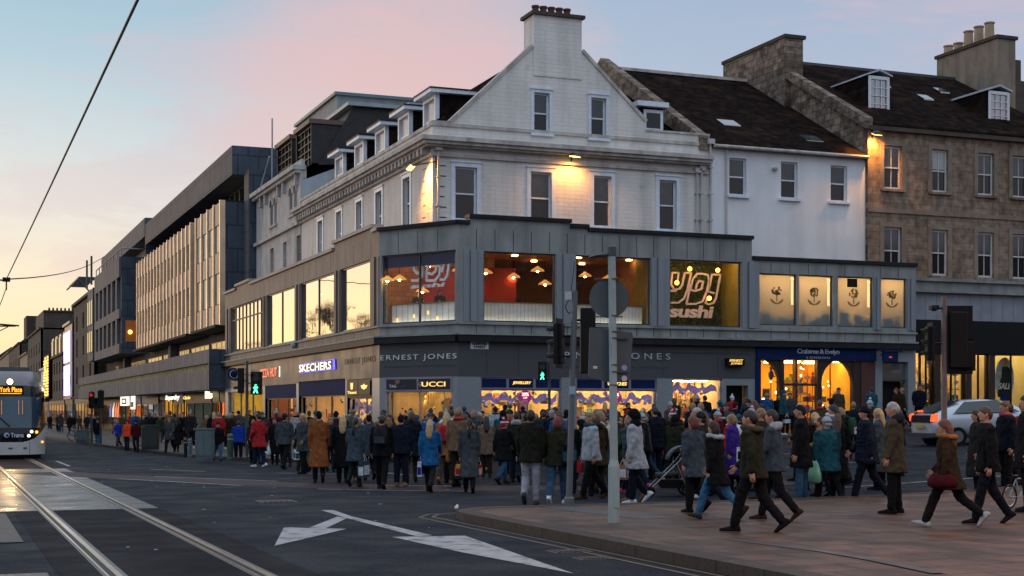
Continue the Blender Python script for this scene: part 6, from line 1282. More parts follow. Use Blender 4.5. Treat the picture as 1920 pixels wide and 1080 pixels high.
z=road_z(v,u)+PH; k=Dp(v,u)/F0; mb=MB(); zz=CH+(HY-578)*k-z; mb.box(Fr(0,0,camr.x,camr.y,-camf.x,-camf.y),-.26,-.12,-.1,.1,zz-.03,zz+.05); mb.tube(loc(-.12,0,zz),(0,0,zz),.02); mb.lathe(loc(-.22,-.1,zz-.06),[(.04,0),(.05,.05),(.04,.1)],8); mb.obj('camera_housing',m_black,t)
def cabinet(label,px,py,wpx,ytop,mat,depth=.45,name='utility_cabinet',cat='cabinet',round_=False):
    v,u,z=at(px,py); k=Dp(v,u)/F0; h=(py-ytop)*k; w_=wpx*k; t=thing(name,label,cat,None,(v,u,z)); F=Fr(0,0,camr.x,camr.y,-camf.x,-camf.y); mb=MB()
    if round_:
        mb.lathe((0,0,0),[(w_*.5,0),(w_*.5,.08),(w_*.42,.1),(w_*.42,h*.82),(w_*.5,h*.84),(w_*.5,h*.9),(w_*.4,h*.97),(w_*.1,h)],14); mb.obj('body',mat,t,False); mb=MB(); mb.lathe((0,0,h*.78),[(w_*.44,0),(w_*.44,.04)],14); mb.obj('band',m_polegrey,t); return t
    mb.box(F,-w_/2,w_/2,-depth,0,.06,h-.05); o=mb.obj('body',mat,t); bevel(o,.02); mb=MB(); mb.box(F,-w_/2-.02,w_/2+.02,-depth-.02,.03,h-.05,h); mb.box(F,-w_/2+.02,w_/2-.02,-depth,-.02,0,.06); mb.obj('lid',mat,t)
    mb=MB(); mb.box(F,-w_/2+.04,-.01,0,.012,.12,h-.1); mb.box(F,.01,w_/2-.04,0,.012,.12,h-.1); mb.obj('door',mat,t); return t
m_cabg=M('grey_green_cabinet',(.09,.14,.15),.5,var=.15,streak=.2,coord='obj'); m_cabd=M('dark_green_cabinet',(.02,.03,.03),.45,coord='obj'); m_bolg=M('dark_green_bollard',(.02,.06,.05),.4,coord='obj')
cabinet('grey-green utility cabinet on the far kerb, with people behind it',382,860,32,803,m_cabg)
cabinet('dark two-tone cabinet on the far pavement left of the crowd',280,843,29,797,m_cabd)
cabinet('pale narrow cabinet side touching the dark cabinet',268,843,7,799,M('beige_cabinet',(.25,.2,.16),.5,coord='obj'),.6)
cabinet('dark round litter bin on the far kerb',348,857,8,823,m_black,round_=True,name='litter_bin',cat='bin')
cabinet('grey round litter bin with the dark bin on its left',356,858,9,822,m_cabg,round_=True,name='litter_bin',cat='bin')
cabinet('dark green cast bollard on the far kerb near the signal pole',432,863,13,813,m_bolg,round_=True,name='bollard',cat='bollard')
cabinet('low wide grey cabinet far along the kerb beyond the parked bicycles',154,829,22,806,m_cabg)
# guard rail on the side street
t=thing('guard_rail','short dark guard rail standing in the side street beyond the crowd','railing'); mb=MB(); g0=road_z(28.6,41)
for zz in (1.0,.15): mb.tube((28.2,41,g0+zz),(29.6,41,g0+zz),.025)
for x in (28.2,29.6): mb.tube((x,41,g0),(x,41,g0+1.05),.03)
mb.obj('frame',m_dgrey,t); mb=MB()
for i in range(1,12): x=28.2+i*.117; mb.tube((x,41,g0+.15),(x,41,g0+1),.010,n=5)
mb.obj('upright_bar',m_dgrey,t); settle(t)
# bicycles
def torus(mb,c,ax1,ax2,R_,r,n=22,k=6,m=0):
    c=Vector(c); a=Vector(ax1); b=Vector(ax2); nn=a.cross(b).normalized()
    rings=[]
    for i in range(n+1):
        t_=2*math.pi*i/n; d=a*math.cos(t_)+b*math.sin(t_); rings.append([tuple(c+d*(R_+r*math.cos(q*2*math.pi/k))+nn*(r*math.sin(q*2*math.pi/k))) for q in range(k)])
    mb.loft(rings,m,cap=False)
def bicycle(name,label,cat,v,u,z,rz,col,s=1.0,group=None):
    t=thing(name,label,cat,group,(v,u,z),rz); R_=.33*s; wb=1.02*s
    for y in (0,wb):
        mb=MB(); torus(mb,(0,y,R_),(0,1,0),(0,0,1),R_-.02,.022*s); w_=mb.obj('wheel',m_black,t,True); mb=MB(); torus(mb,(0,y,R_),(0,1,0),(0,0,1),R_-.05,.012*s,18,4)
        for i in range(8): a=i*math.pi/4; mb.tube((0,y,R_),(0,y+(R_-.05)*math.cos(a),R_+(R_-.05)*math.sin(a)),.004,n=3)
        mb.obj('rim',M('silver_rim',(.5,.5,.5),.3,metal=.8,var=0),w_)
    mb=MB(); bb=(0,.43*s,.3*s); st_=(0,.28*s,.78*s); hd_=(0,.86*s,.8*s)
    for a,b in ((bb,st_),(st_,hd_),(bb,hd_),(bb,(0,0,R_)),(st_,(0,0,R_)),(hd_,(0,wb,R_)),(hd_,(0,.84*s,.95*s))): mb.tube(a,b,.018*s,n=6)
    mb.obj('frame',col,t); mb=MB(); mb.ball((0,.25*s,.86*s),(.06*s,.13*s,.03*s),8,5); mb.tube(st_,(0,.26*s,.86*s),.014); mb.obj('saddle',m_black,t); mb=MB(); mb.tube((-.25*s,.80*s,.97*s),(.25*s,.80*s,.97*s),.014); mb.obj('handlebar',m_black,t); return t
for i,(px,py) in enumerate(((122,826),(135,828))): v,u,z=at(px,py); bicycle('bicycle',['dark bicycle parked far along the kerb, nearer the tram','dark bicycle parked far along the kerb beside the low cabinet'][i],'bicycle',v+.4,u,z,R(-60),m_dgrey)
v,u,z=at(230,838); bicycle('bicycle','bicycle held by the cyclist in the orange-red vest on the far pavement',"bicycle",v,u,z,R(-80),m_dgrey)
v,u,z=at(1893,955); bicycle('childs_bicycle','small pale bicycle with white wheels at the right edge behind the man in black','bicycle',v,u,z,R(-75),M('pale_blue_bike_frame',(.35,.42,.5),.35,coord='obj'),.62)
# pushchair
v,u,z=at(1252,930,0); t=thing('pushchair','dark pushchair with a grey hood pushed through the crowd','pushchair',None,(v,u,road_z(v,u)),R(70))
mb=MB()
for x in (-.24,.24): mb.path([(x,-.42,1.0),(x,-.2,.72),(x,.38,.16)],.018,8); mb.path([(x,-.15,.68),(x,-.38,.13)],.016,8)
mb.tube((-.24,-.42,1.0),(.24,-.42,1.0),.022); mb.tube((-.24,-.38,.13),(.24,-.38,.13),.015); mb.obj('frame',M('silver_tube',(.3,.33,.36),.35,metal=.6,var=0,coord='obj'),t)
for y,r_ in ((.4,.11),(-.38,.14)):
    for x in (-.26,.26): mb=MB(); torus(mb,(x,y,r_+.0),(0,1,0),(0,0,1),r_-.025,.025,16,6); mb.tube((x-.01,y,r_),(x+.01,y,r_),.05,n=10); mb.obj('wheel',m_black,t,True)
mb=MB(); mb.hexa([(-.21,-.2,.42),(.21,-.2,.42),(.21,.25,.38),(-.21,.25,.38),(-.21,-.25,.5),(.21,-.25,.5),(.21,.25,.48),(-.21,.25,.48)]); mb.hexa([(-.21,-.3,.45),(.21,-.3,.45),(.21,-.2,.45),(-.21,-.2,.45),(-.21,-.4,.95),(.21,-.4,.95),(.21,-.3,.95),(-.21,-.3,.95)]); o=mb.obj('seat',M('charcoal_fabric',(.03,.035,.04),.8,coord='obj'),t); bevel(o,.04,3)
mb=MB(); mb.loft([[(x,-.33+.36*math.sin(a),.72+.32*math.cos(a)) for x in (-.24,-.1,.1,.24)]+[(x,-.33+.32*math.sin(a),.72+.28*math.cos(a)) for x in (.22,.1,-.1,-.22)] for a in [R(d) for d in range(-50,86,15)]]); mb.obj('hood',M('blue_grey_fabric',(.06,.09,.12),.8,coord='obj'),t,True)
mb=MB(); mb.hexa([(-.2,-.33,.17),(.2,-.33,.17),(.2,.15,.17),(-.2,.15,.17),(-.22,-.33,.34),(.22,-.33,.34),(.22,.2,.34),(-.22,.2,.34)]); mb.obj('under_basket',m_black,t)
# ================================================================ CAR
car=thing('silver_car','silver-blue hatchback with glowing red tail lights driving up the side street','car',None,(0,0,0))
m_car=M('silver_blue_car_paint',(.60,.66,.74),.22,metal=.35,var=.04,coord='obj')
st_=[(-2.2,.30,.70,.78,.70,.62,.60),(-2.15,.25,1.02,1.10,.80,.66,.64),(-1.6,.22,1.05,1.32,.86,.62,.62),(-.9,.20,1.0,1.47,.87,.62,.60),(0,.20,.97,1.49,.875,.62,.60),(.7,.20,.95,1.36,.875,.62,.60),(1.35,.22,.93,1.02,.86,.68,.66),(1.9,.25,.80,.84,.80,.66,.6),(2.25,.35,.6,.64,.62,.5,.45)]
rings=[]
for y,zb,zbelt,zr__,w_,wr,wt in st_:
    rings.append([(-w_*.96,y,zb),(-w_,y,(zb+zbelt)/2),(-w_*.97,y,zbelt),(-wr,y,zr__-.05),(-wr*.7,y,zr__),(wr*.7,y,zr__),(wr,y,zr__-.05),(w_*.97,y,zbelt),(w_,y,(zb+zbelt)/2),(w_*.96,y,zb)])
mb=MB(); mb.loft(rings); o=mb.obj('body',m_car,car,True); sb=o.modifiers.new('s','SUBSURF'); sb.levels=sb.render_levels=1
m_cg=M('car_glass',(.015,.02,.025),.05,spec=1,var=0)
mb=MB()
mb.poly([(-.60,-2.10,1.13),(.60,-2.10,1.13),(.56,-1.1,1.47),(-.56,-1.1,1.47)]); mb.poly([(-.68,-2.225,.80),(.68,-2.225,.80),(.64,-2.18,1.04),(-.64,-2.18,1.04)]); mb.obj('rear_window',m_cg,car)
for s_ in (-1,1):
    mb=MB(); mb.poly([(s_*.86,-1.5,1.08),(s_*.865,.9,1.0),(s_*.64,.2,1.42),(s_*.64,-1.0,1.42)]); mb.obj('side_window',m_cg,car)
    mb=MB(); mb.hexa([(s_*.66,-2.25,.84),(s_*.83,-2.15,.84),(s_*.84,-2.08,.86),(s_*.68,-2.1,.86),(s_*.70,-2.23,1.05),(s_*.83,-2.12,1.05),(s_*.83,-2.05,1.09),(s_*.70,-2.05,1.09)]); mb.obj('tail_light',m_eRed,car)
    for y in (-1.4,1.4):
        mb=MB(); mb.tube((s_*.70,y,.31),(s_*.885,y,.31),.31,n=20); w__=mb.obj('wheel',m_black,car); mb=MB(); mb.tube((s_*.886,y,.31),(s_*.895,y,.31),.19,n=12); mb.obj('hub',M('alloy',(.4,.4,.42),.3,metal=.8,var=0),w__)
mb=MB(); mb.box(W0,-.26,.26,-2.28,-2.25,.62,.73); mb.obj('number_plate',M('yellow_plate',(.45,.35,.08),.5,var=0,coord='obj'),car)
mb=MB(); mb.box(W0,-.4,-.1,-2.1,-2.05,1.14,1.19); mb.obj('brake_light',m_eRed,car); mb=MB(); mb.box(W0,-.8,.8,-2.27,-2.1,.34,.46); mb.obj('bumper',m_dgrey,car)
cvv=V(1742,38.2); car.location=(cvv+2.1,38.6,road_z(cvv+2.1,38.6)); car.rotation_euler=(R(2.8),0,R(-90-8)); car.location.x+=.35
mb=MB(); r2=random.Random(8)
for i in range(150):
    u=40+i*4.2; h=r2.uniform(3.5,8); x=-30+r2.uniform(-3,3)
    for q in range(5): mb.ball((x+r2.uniform(-2,2),u+r2.uniform(-2.5,2.5),h*r2.uniform(.2,.75)),(r2.uniform(1.5,2.6),r2.uniform(2,3),h*.3),7,5)
mb.obj('garden_foliage',M('dark_garden_leaves',(.018,.022,.012),.9,var=.4),kind='stuff')
# ================================================================ WINTER TREE mirrored in the first-floor glass (gardens, south side)
def bare_tree(label,x,y,h,seed):
    t=thing('bare_tree',label,'tree',None,(x,y,-.4)); r2=random.Random(seed); tk=MB(); cr_=MB()
    tk.tube((0,0,0),(0,0,h*.3),.35,.26,8)
    def br(p,d,l,r,dep):
        q=p+d*l; (tk if dep>5 else cr_).tube(p,q,r,r*.7,4 if dep<4 else 6,cap=False)
        if dep==0: return
        for _ in range(3 if dep>2 else 4):
            e=(d+Vector((r2.gauss(0,.42),r2.gauss(0,.42),r2.gauss(.06,.25)))).normalized(); br(q,e,l*r2.uniform(.68,.86),r*.62,dep-1)
    br(Vector((0,0,h*.3)),Vector((0,0,1)),h*.17,.24,6); m_bark=M('dark_bark',(.06,.045,.03),.9)
    tk.obj('trunk',m_bark,t); cr_.obj('crown',m_bark,t); return t
bare_tree('tall bare winter tree mirrored in the middle first-floor windows',-8.5,158,15.5,1)
bare_tree('smaller bare winter tree mirrored in the far first-floor windows',-8,200,12,2)
# ================================================================ PEOPLE
def remesh(mb,vox,name,smooth=2):
    me=mb.mesh(name,m_black); o=bpy.data.objects.new('tmp',me); C.objects.link(o)
    m_=o.modifiers.new('r','REMESH'); m_.mode='VOXEL'; m_.voxel_size=vox; m_.use_smooth_shade=True
    s_=o.modifiers.new('s','SMOOTH'); s_.iterations=smooth; s_.factor=.5
    dg=bpy.context.evaluated_depsgraph_get(); out=bpy.data.meshes.new_from_object(o.evaluated_get(dg)); bpy.data.objects.remove(o); out.name=name; out.materials.clear()
    if name.startswith('coat') or name=='trousers':   # cloth folds
        f=(9,9,5) if name!='trousers' else (11,11,14); am=.016 if name!='trousers' else .009
        nn=[v.normal.copy() for v in out.vertices]
        for v,n_ in zip(out.vertices,nn):
            c=v.co; q=mnoise.noise((c.x*f[0]+c.z*3,c.y*f[1],c.z*f[2]-c.x*4)); q2=mnoise.noise((c.x*24,c.y*24,c.z*20)); v.co=c+n_*(am*(1-abs(q)*2.2)+.004*q2-.004)
    return out
def limb(mb,a,b,r0,r1,n=10):
    mb.tube(a,b,r0,r1,n); mb.ball(tuple(a),r0*.99,n,6); mb.ball(tuple(b),r1*.99,n,6)
# pose: (left thigh, left knee, right thigh, right knee, left arm, left elbow, right arm, right elbow, lean, abduct)
POSES={'stride':(19,7,-15,24,-16,14,16,26,3,7),'stride_b':(-15,24,19,7,16,30,-14,12,3,9),'pass':(4,4,10,52,-6,14,8,20,2,8),'pass_b':(10,52,4,4,8,20,-6,14,2,8),'big':(24,5,-21,30,-12,24,12,26,4,8),'walk':(12,8,-9,30,4,48,-8,22,2,10),'walk_b':(-8,34,13,9,-6,60,10,62,4,11),'turn':(6,4,-4,14,8,70,2,18,1,12),
 'stand':(3,2,-3,2,2,12,0,14,0,9),'pocket':(8,4,-8,12,-8,52,-8,55,1,14),'carry':(16,4,-14,20,0,4,2,6,2,10),'hold':(3,2,-2,2,18,95,20,80,1,10)}
PC={}
def pose_data(p):
    if p in PC: return PC[p]
    lt,lk,rt_,rk,la,le,ra,re_,lean,ab=POSES[p]; H={}
    def leg(x,t_,k_):
        t_,k_=R(t_),R(k_); hip=Vector((x,0,.93)); kn=hip+Vector((0,math.sin(t_),-math.cos(t_)))*.43; an=kn+Vector((0,math.sin(t_-k_),-math.cos(t_-k_)))*.415; return hip,kn,an,t_-k_
    L_=leg(-.095,lt,lk); R_=leg(.095,rt_,rk); dz=.085-min(L_[2].z,R_[2].z)
    sh=lambda v_:v_+Vector((0,0,dz)); le_=R(lean); top=Vector((0,math.sin(le_)*.5,0))
    def arm(x,s_,e_):
        sgn=1 if x>0 else -1; s_,e_=R(s_),R(e_); a=R(ab)
        S=Vector((x,0,1.42))+top; E=S+Vector((sgn*math.sin(a),math.sin(s_)*math.cos(a),-math.cos(s_)*math.cos(a)))*.28; f=s_+e_
        inn=-.25*sgn*min(1,e_); W=E+Vector((sgn*.04+inn,math.sin(f),-math.cos(f))).normalized()*.25; return sh(S),sh(E),sh(W)
    d={'legs':[(sh(a),sh(b),sh(c),ang) for a,b,c,ang in (L_,R_)],'arms':[arm(-.185,la,le),arm(.185,ra,re_)],'dz':dz,'top':top}
    PC[p]=d; return d
MC={}
def ell(z,rx,ry,cy=0,n=16): return [(rx*math.cos(2*math.pi*i/n),cy+ry*math.sin(2*math.pi*i/n),z) for i in range(n)]
def meshes(p,g):
    if (p,g) in MC: return MC[(p,g)]
    d=pose_data(p); dz=d['dz']; top=d['top'].y; out={}
    if ('b',p) not in MC:
        mb=MB(); cy=lambda z: top*max(0,(z-.93))/.5
        mb.loft([ell(z+dz,rx,ry,cy(z)) for z,rx,ry in ((.86,.12,.09),(.95,.145,.10),(1.08,.125,.09),(1.25,.15,.105),(1.38,.16,.095),(1.44,.10,.07),(1.49,.055,.055),(1.56,.05,.055))])
        hy=top+.02; hz=dz
        mb.ball((0,hy,1.645+hz),(.074,.094,.112),16,12); mb.ball((0,hy+.030,1.585+hz),(.052,.06,.055),12,8); mb.ball((0,hy+.098,1.632+hz),(.012,.018,.024),8,6)
        for s_ in (-1,1): mb.ball((s_*.075,hy-.005,1.635+hz),(.012,.02,.03),8,6)
        for a,b,c,ang in d['legs']: limb(mb,a,b,.075,.055); limb(mb,b,c,.052,.038)
        for S,E,W in d['arms']: limb(mb,S,E,.045,.036); limb(mb,E,W,.036,.026)
        me=remesh(mb,.0135,'person_body',1)
        # hands with palm, four fingers and a thumb; eyes and mouth
        hb=MB()
        for k,(S,E,W) in enumerate(d['arms']):
            ax=(W-E).normalized(); sd_=Vector((0,1,0)) if abs(ax.y)<.8 else Vector((0,0,1)); sd_=(sd_-ax*sd_.dot(ax)).normalized(); nn=ax.cross(sd_)
            inw=Vector((1 if k==0 else -1,0,0)); nn=nn if nn.dot(inw)>0 else -nn
            P=W+ax*.045; rg=[]
            for q,w_ in ((-.05,.020),(0,.034),(.045,.038),(.06,.03)):
                c_=P+ax*q; rg.append([tuple(c_+sd_*(w_*math.cos(i*math.pi/4))+nn*(.014*math.sin(i*math.pi/4))) for i in range(8)])
            hb.loft(rg)
            for f,ln in zip((-.028,-.009,.010,.028),(.055,.072,.07,.06)):
                a0=P+ax*.055+sd_*f; a1=a0+ax*ln*.5+nn*.008; a2=a1+ax*ln*.38+nn*.026; hb.tube(a0,a1,.0095,.009,6); hb.tube(a1,a2,.009,.007,6)
            a0=P+sd_*.03-ax*.01; a1=a0+sd_*.025+ax*.03+nn*.01; a2=a1+ax*.03+nn*.018; hb.tube(a0,a1,.012,.010,6); hb.tube(a1,a2,.010,.008,6)
        bm=bmesh.new(); bm.from_mesh(me); t_=hb.mesh('h',m_black,True); bm.from_mesh(t_); n0=len(bm.faces)
        eb=MB(); 
        for s_ in (-1,1): eb.ball((s_*.029,hy+.083,1.65+hz),(.009,.006,.004),8,5); eb.ball((s_*.03,hy+.084,1.668+hz),(.016,.004,.002),6,4)
        eb.ball((0,hy+.086,1.588+hz),(.022,.006,.004),8,4); et=eb.mesh('e',m_black,True); bm.from_mesh(et); bm.faces.ensure_lookup_table()
        for f in bm.faces[n0:]: f.material_index=1
        bm.to_mesh(me); bm.free()
        for q in me.polygons: q.use_smooth=True
        me.materials.append(m_black); me.materials.append(m_black); MC[('b',p)]=me
        # trousers and shoes
        mb=MB(); mb.loft([ell(z+dz,rx,ry) for z,rx,ry in ((.84,.13,.11),(.92,.165,.125),(1.0,.155,.115),(1.06,.145,.105))])
        for a,b,c,ang in d['legs']: limb(mb,a,b,.098,.076,12); limb(mb,b,b+(c-b)*.93,.077,.062,12)
        me=remesh(mb,.0165,'trousers',2); me.materials.append(m_black); MC[('t',p)]=me
        sh_=[]
        for i,(a,b,c,ang) in enumerate(d['legs']):
            pitch=-.0 if c.z<.1 else max(-.9,min(.5,ang*1.0)); 
            if c.z<.1 and ang>.25: pitch=.22
            mb=MB(); cp,sp=math.cos(pitch),math.sin(pitch); rg=[]
            for y,w_,zt in ((-.085,.024,.05),(-.065,.036,.085),(0,.040,.10),(.07,.043,.07),(.13,.046,.052),(.175,.038,.042),(.20,.018,.03)):
                ring_=[]
                for x_,z_ in ((-w_,.008),(-w_*1.02,zt*.5),(-w_*.6,zt),(w_*.6,zt),(w_*1.02,zt*.5),(w_,.008),(w_*.6,0),(-w_*.6,0)):
                    zz=z_-.075; ring_.append((c.x+x_,c.y+y*cp-zz*sp*1.0,c.z+y*sp+zz*cp))
                rg.append(ring_)
            mb.loft(rg); mb.tube(c+Vector((0,0,-.03)),c+Vector((0,-.01,.05)),.045,.047,10); me=mb.mesh('shoe',m_black,True); sh_.append(me)
        MC[('s',p)]=sh_
    # coat
    mb=MB(); zc_={'jacket':.80,'parka':.66,'long':.40,'puffer':.74}[g]; pf=.022 if g=='puffer' else 0
    cy=lambda z: top*max(0,(z-.93))/.5
    ly=[c.y for a,b,c,ang in d['legs']]; mid=sum(ly)/2; spread=abs(ly[0]-ly[1])
    rg=[(1.52,.062,.065),(1.475,.12,.088),(1.43,.185,.112),(1.36,.208,.128),(1.22,.20,.142),(1.06,.186,.14),(.95,.203,.16),(.84,.218,.178)]
    rg=[(z,a+pf,b+pf) for z,a,b in rg if z>zc_+.02]
    z=.72
    while z>zc_: f=(.84-z)/.44; rg.append((z,.220+.03*f+pf,.182+.03*f+min(.10,spread*.2)*f)); z-=.12
    last=rg[-1]; rg.append((zc_,last[1]+.004,last[2]+.004))
    mb.loft([ell(z+dz,a,b,cy(z) if z>.9 else mid*.5*(.9-z)/.3) for z,a,b in rg][::-1])
    if g=='puffer':
        for q in range(9): zz=.80+q*.068; r_=[b for b in rg if b[0]>=zz][-1]; mb.loft([ell(zz+dz+e,r_[1]+o_,r_[2]+o_,cy(zz)) for e,o_ in ((-.03,-.01),(-.015,.014),(.015,.014),(.03,-.01))])
    for S,E,W in d['arms']: limb(mb,S,E,.072+pf*.6,.058+pf*.5,12); limb(mb,E,E+(W-E)*.97,.057+pf*.5,.046+pf*.3,12)
    me=remesh(mb,.0165,'coat_'+g,2); me.materials.append(m_black); MC[(p,g)]=True; out=None
    MC[(p,g)]=me; return me
HC={}
def headgear(kind):
    if kind in HC: return HC[kind]
    mb=MB(); hz=1.645; c=(0,.02,hz)
    def cap_shell(rx,ry,rz,cut,n=16,back=0):
        rings=[]
        for k in range(9):
            row=[]
            for i in range(n):
                sn_=math.sin(2*math.pi*i/n); a=max(.05,math.pi*(cut+.10-(.20*max(0,sn_)**.7))*(1-k/8)); row.append((rx*math.sin(a)*math.cos(2*math.pi*i/n),.02+ry*math.sin(a)*sn_-back*(1-k/8)*max(0,-sn_),hz+rz*math.cos(a)))
            rings.append(row)
        mb.loft(rings)
    if kind=='short': cap_shell(.081,.100,.120,.46,back=.012); mb.ball((0,-.035,1.64),(.073,.06,.085),12,8)
    elif kind=='long': cap_shell(.086,.106,.124,.47,back=.012); mb.loft([ell(1.68,.078,.055,-.04,12),ell(1.60,.085,.055,-.055,12),ell(1.50,.09,.045,-.085,12),ell(1.38,.075,.035,-.12,12),ell(1.30,.04,.02,-.14,12)])
    elif kind=='ponytail': cap_shell(.081,.100,.120,.46,back=.012); mb.ball((0,-.04,1.65),(.072,.06,.085),12,8); mb.loft([ell(1.68,.02,.02,-.11,8),ell(1.62,.032,.03,-.14,8),ell(1.45,.035,.028,-.165,8),ell(1.3,.015,.015,-.165,8)])
    elif kind=='bun': cap_shell(.081,.100,.120,.46,back=.012); mb.ball((0,-.04,1.65),(.072,.06,.085),12,8); mb.ball((0,-.05,1.78),.045,10,8)
    elif kind=='bob': cap_shell(.088,.105,.124,.47,back=.01); mb.ball((0,-.025,1.60),(.09,.075,.10),12,8)
    elif kind in('beanie','pom'): cap_shell(.086,.104,.128,.42); mb.loft([ell(1.655,.088,.106,.02),ell(1.66,.093,.111,.02),ell(1.69,.092,.110,.02),ell(1.695,.086,.104,.02)]); mb.ball((0,-.04,1.60),(.068,.05,.05),10,6); 
    elif kind=='cap': cap_shell(.083,.102,.118,.42); mb.loft([ell(1.685,.07,.05,.12,10),ell(1.695,.07,.05,.115,10)]); mb.ball((0,-.04,1.62),(.068,.052,.06),10,6)
    elif kind=='hood_up': cap_shell(.10,.118,.138,.55,back=.03); mb.loft([ell(1.58,.09,.08,-.03),ell(1.50,.12,.10,-.01),ell(1.44,.15,.10,0)])
    elif kind=='santa': cap_shell(.084,.102,.128,.42); mb.ball((.02,-.06,1.80),(.05,.05,.05),8,6); mb.ball((0,-.04,1.60),(.068,.05,.05),10,6)
    if kind=='pom': mb.ball((0,.0,1.80),.038,10,8,1)
    if kind=='santa': mb.loft([ell(1.66,.088,.106,.02),ell(1.665,.098,.116,.02),ell(1.70,.096,.114,.02),ell(1.705,.086,.104,.02)],1); mb.ball((.05,-.10,1.79),.032,8,6,1)
    if kind=='fur_hood': 
        n=18; torus(mb,(0,-.02,1.50),(1,0,0),(0,1,.15),.125,.042,18,8)
    if kind=='plain_hood': mb.loft([ell(1.44,.15,.10,-.03),ell(1.50,.135,.11,-.05),ell(1.55,.115,.09,-.065),ell(1.57,.07,.05,-.08)])
    if kind=='scarf': torus(mb,(0,.01,1.51),(1,0,0),(0,1,0),.085,.038,16,8)
    me=mb.mesh(kind,[m_black,m_black],True); HC[kind]=me; return me
CLR={'black':(.012,.012,.015),'charcoal':(.03,.032,.037),'navy':(.014,.02,.042),'dark navy':(.01,.014,.028),'grey':(.075,.088,.105),'blue-grey':(.07,.10,.13),'pale grey':(.3,.34,.38),'white':(.50,.58,.64),'olive':(.035,.036,.022),'dark olive':(.022,.025,.018),'brown':(.05,.032,.02),'rust brown':(.20,.065,.02),
 'camel':(.24,.15,.09),'beige':(.25,.18,.13),'blue':(.012,.085,.22),'bright blue':(.01,.04,.30),'teal':(.015,.075,.10),'maroon':(.09,.012,.02),'red':(.33,.02,.025),'pink':(.42,.12,.16),'mauve':(.16,.09,.12),'green':(.03,.09,.05),'denim blue':(.03,.075,.14),'mid denim':(.035,.12,.24),'dark denim':(.014,.025,.05),'khaki':(.09,.075,.05),
 'dark green':(.012,.035,.028),'orange-red':(.8,.08,.02),'hot pink':(.75,.03,.22),'tan':(.26,.12,.045),'light denim':(.14,.2,.27),'purple':(.04,.02,.20),'light sweat grey':(.27,.28,.33),'cream':(.45,.40,.33)}
HAIR={'black':(.008,.007,.007),'dark brown':(.02,.012,.008),'brown':(.06,.032,.018),'red-brown':(.11,.03,.015),'red':(.14,.02,.02),'blonde':(.42,.28,.13),'grey':(.32,.32,.32),'fair':(.22,.14,.07)}
VIV={'blue','bright blue','white','rust brown','orange-red','hot pink','red','teal','light sweat grey','mid denim','purple','cream','pale grey','denim blue','tan'}
def cm(c):
    k=1.0 if c in VIV else .6
    return M('cloth_'+c.replace(' ','_'),tuple(q*k for q in CLR[c]),.95,var=.28,scale=9,bump=.5,bscale=14,coord='obj',spec=.12,detail=3)
def hm(c): return M('hair_'+c.replace(' ','_'),HAIR[c],.6,var=.35,scale=22,bump=.5,bscale=60,coord='obj',detail=3)
SK=[M('skin_%d'%i,c,.6,var=.08,coord='obj',spec=.3) for i,c in enumerate([(.46,.25,.17),(.40,.21,.14),(.30,.16,.10),(.14,.075,.05)])]
def slot(o,i,m): o.material_slots[i].link='OBJECT'; o.material_slots[i].material=m
NP=0
def person(v,u,z,H,heading,pose,g,coat,leg,shoe,hair,hc,label,extra=(),group=None,skin=0,rest=True):
    """heading: degrees, 0 walks away from the viewer, 90 to the left, 180 towards the viewer"""
    global NP; NP+=1
    cm_=meshes(pose,g); rz=math.atan2(CS,SN)+R(heading)-math.pi/2; s=H/1.765
    t=thing('person',label,'person',group,(v,u,z),rz); t.scale=(s*(.94+.17*((NP*37)%11)/10),s*(.96+.12*((NP*23)%7)/6),s)
    d=pose_data(pose)
    def add(nm,me,mats,dz=0,dy=0):
        o=bpy.data.objects.new(nm,me); link(o,t); o.location=(0,dy,dz)
        for i,m in enumerate(mats):
            if i<len(me.materials): slot(o,i,m)
        return o
    b=add('body',MC[('b',pose)],[SK[skin],m_black]); add('trousers',MC[('t',pose)],[cm(leg)])
    for me in MC[('s',pose)]: add('shoe',me,[cm(shoe)])
    add('coat' if g!='jacket' else 'jacket',cm_,[cm(coat)])
    top=d['top'].y
    if hair: 
        k={'beanie':'hat','pom':'hat','cap':'hat','santa':'hat','hood_up':'hood'}.get(hair,'hair')
        add(k,headgear(hair),[hm(hc) if k=='hair' else cm(hc),cm('white')],d['dz'],top)
    for e,c in extra:
        if e in('fur_hood','plain_hood','scarf','long'): add({'fur_hood':'fur_hood','plain_hood':'hood','scarf':'scarf','long':'hair'}[e],headgear(e),[hm(c)]*2 if e=='long' else [cm(c)]*2,d['dz'],top)
    return t
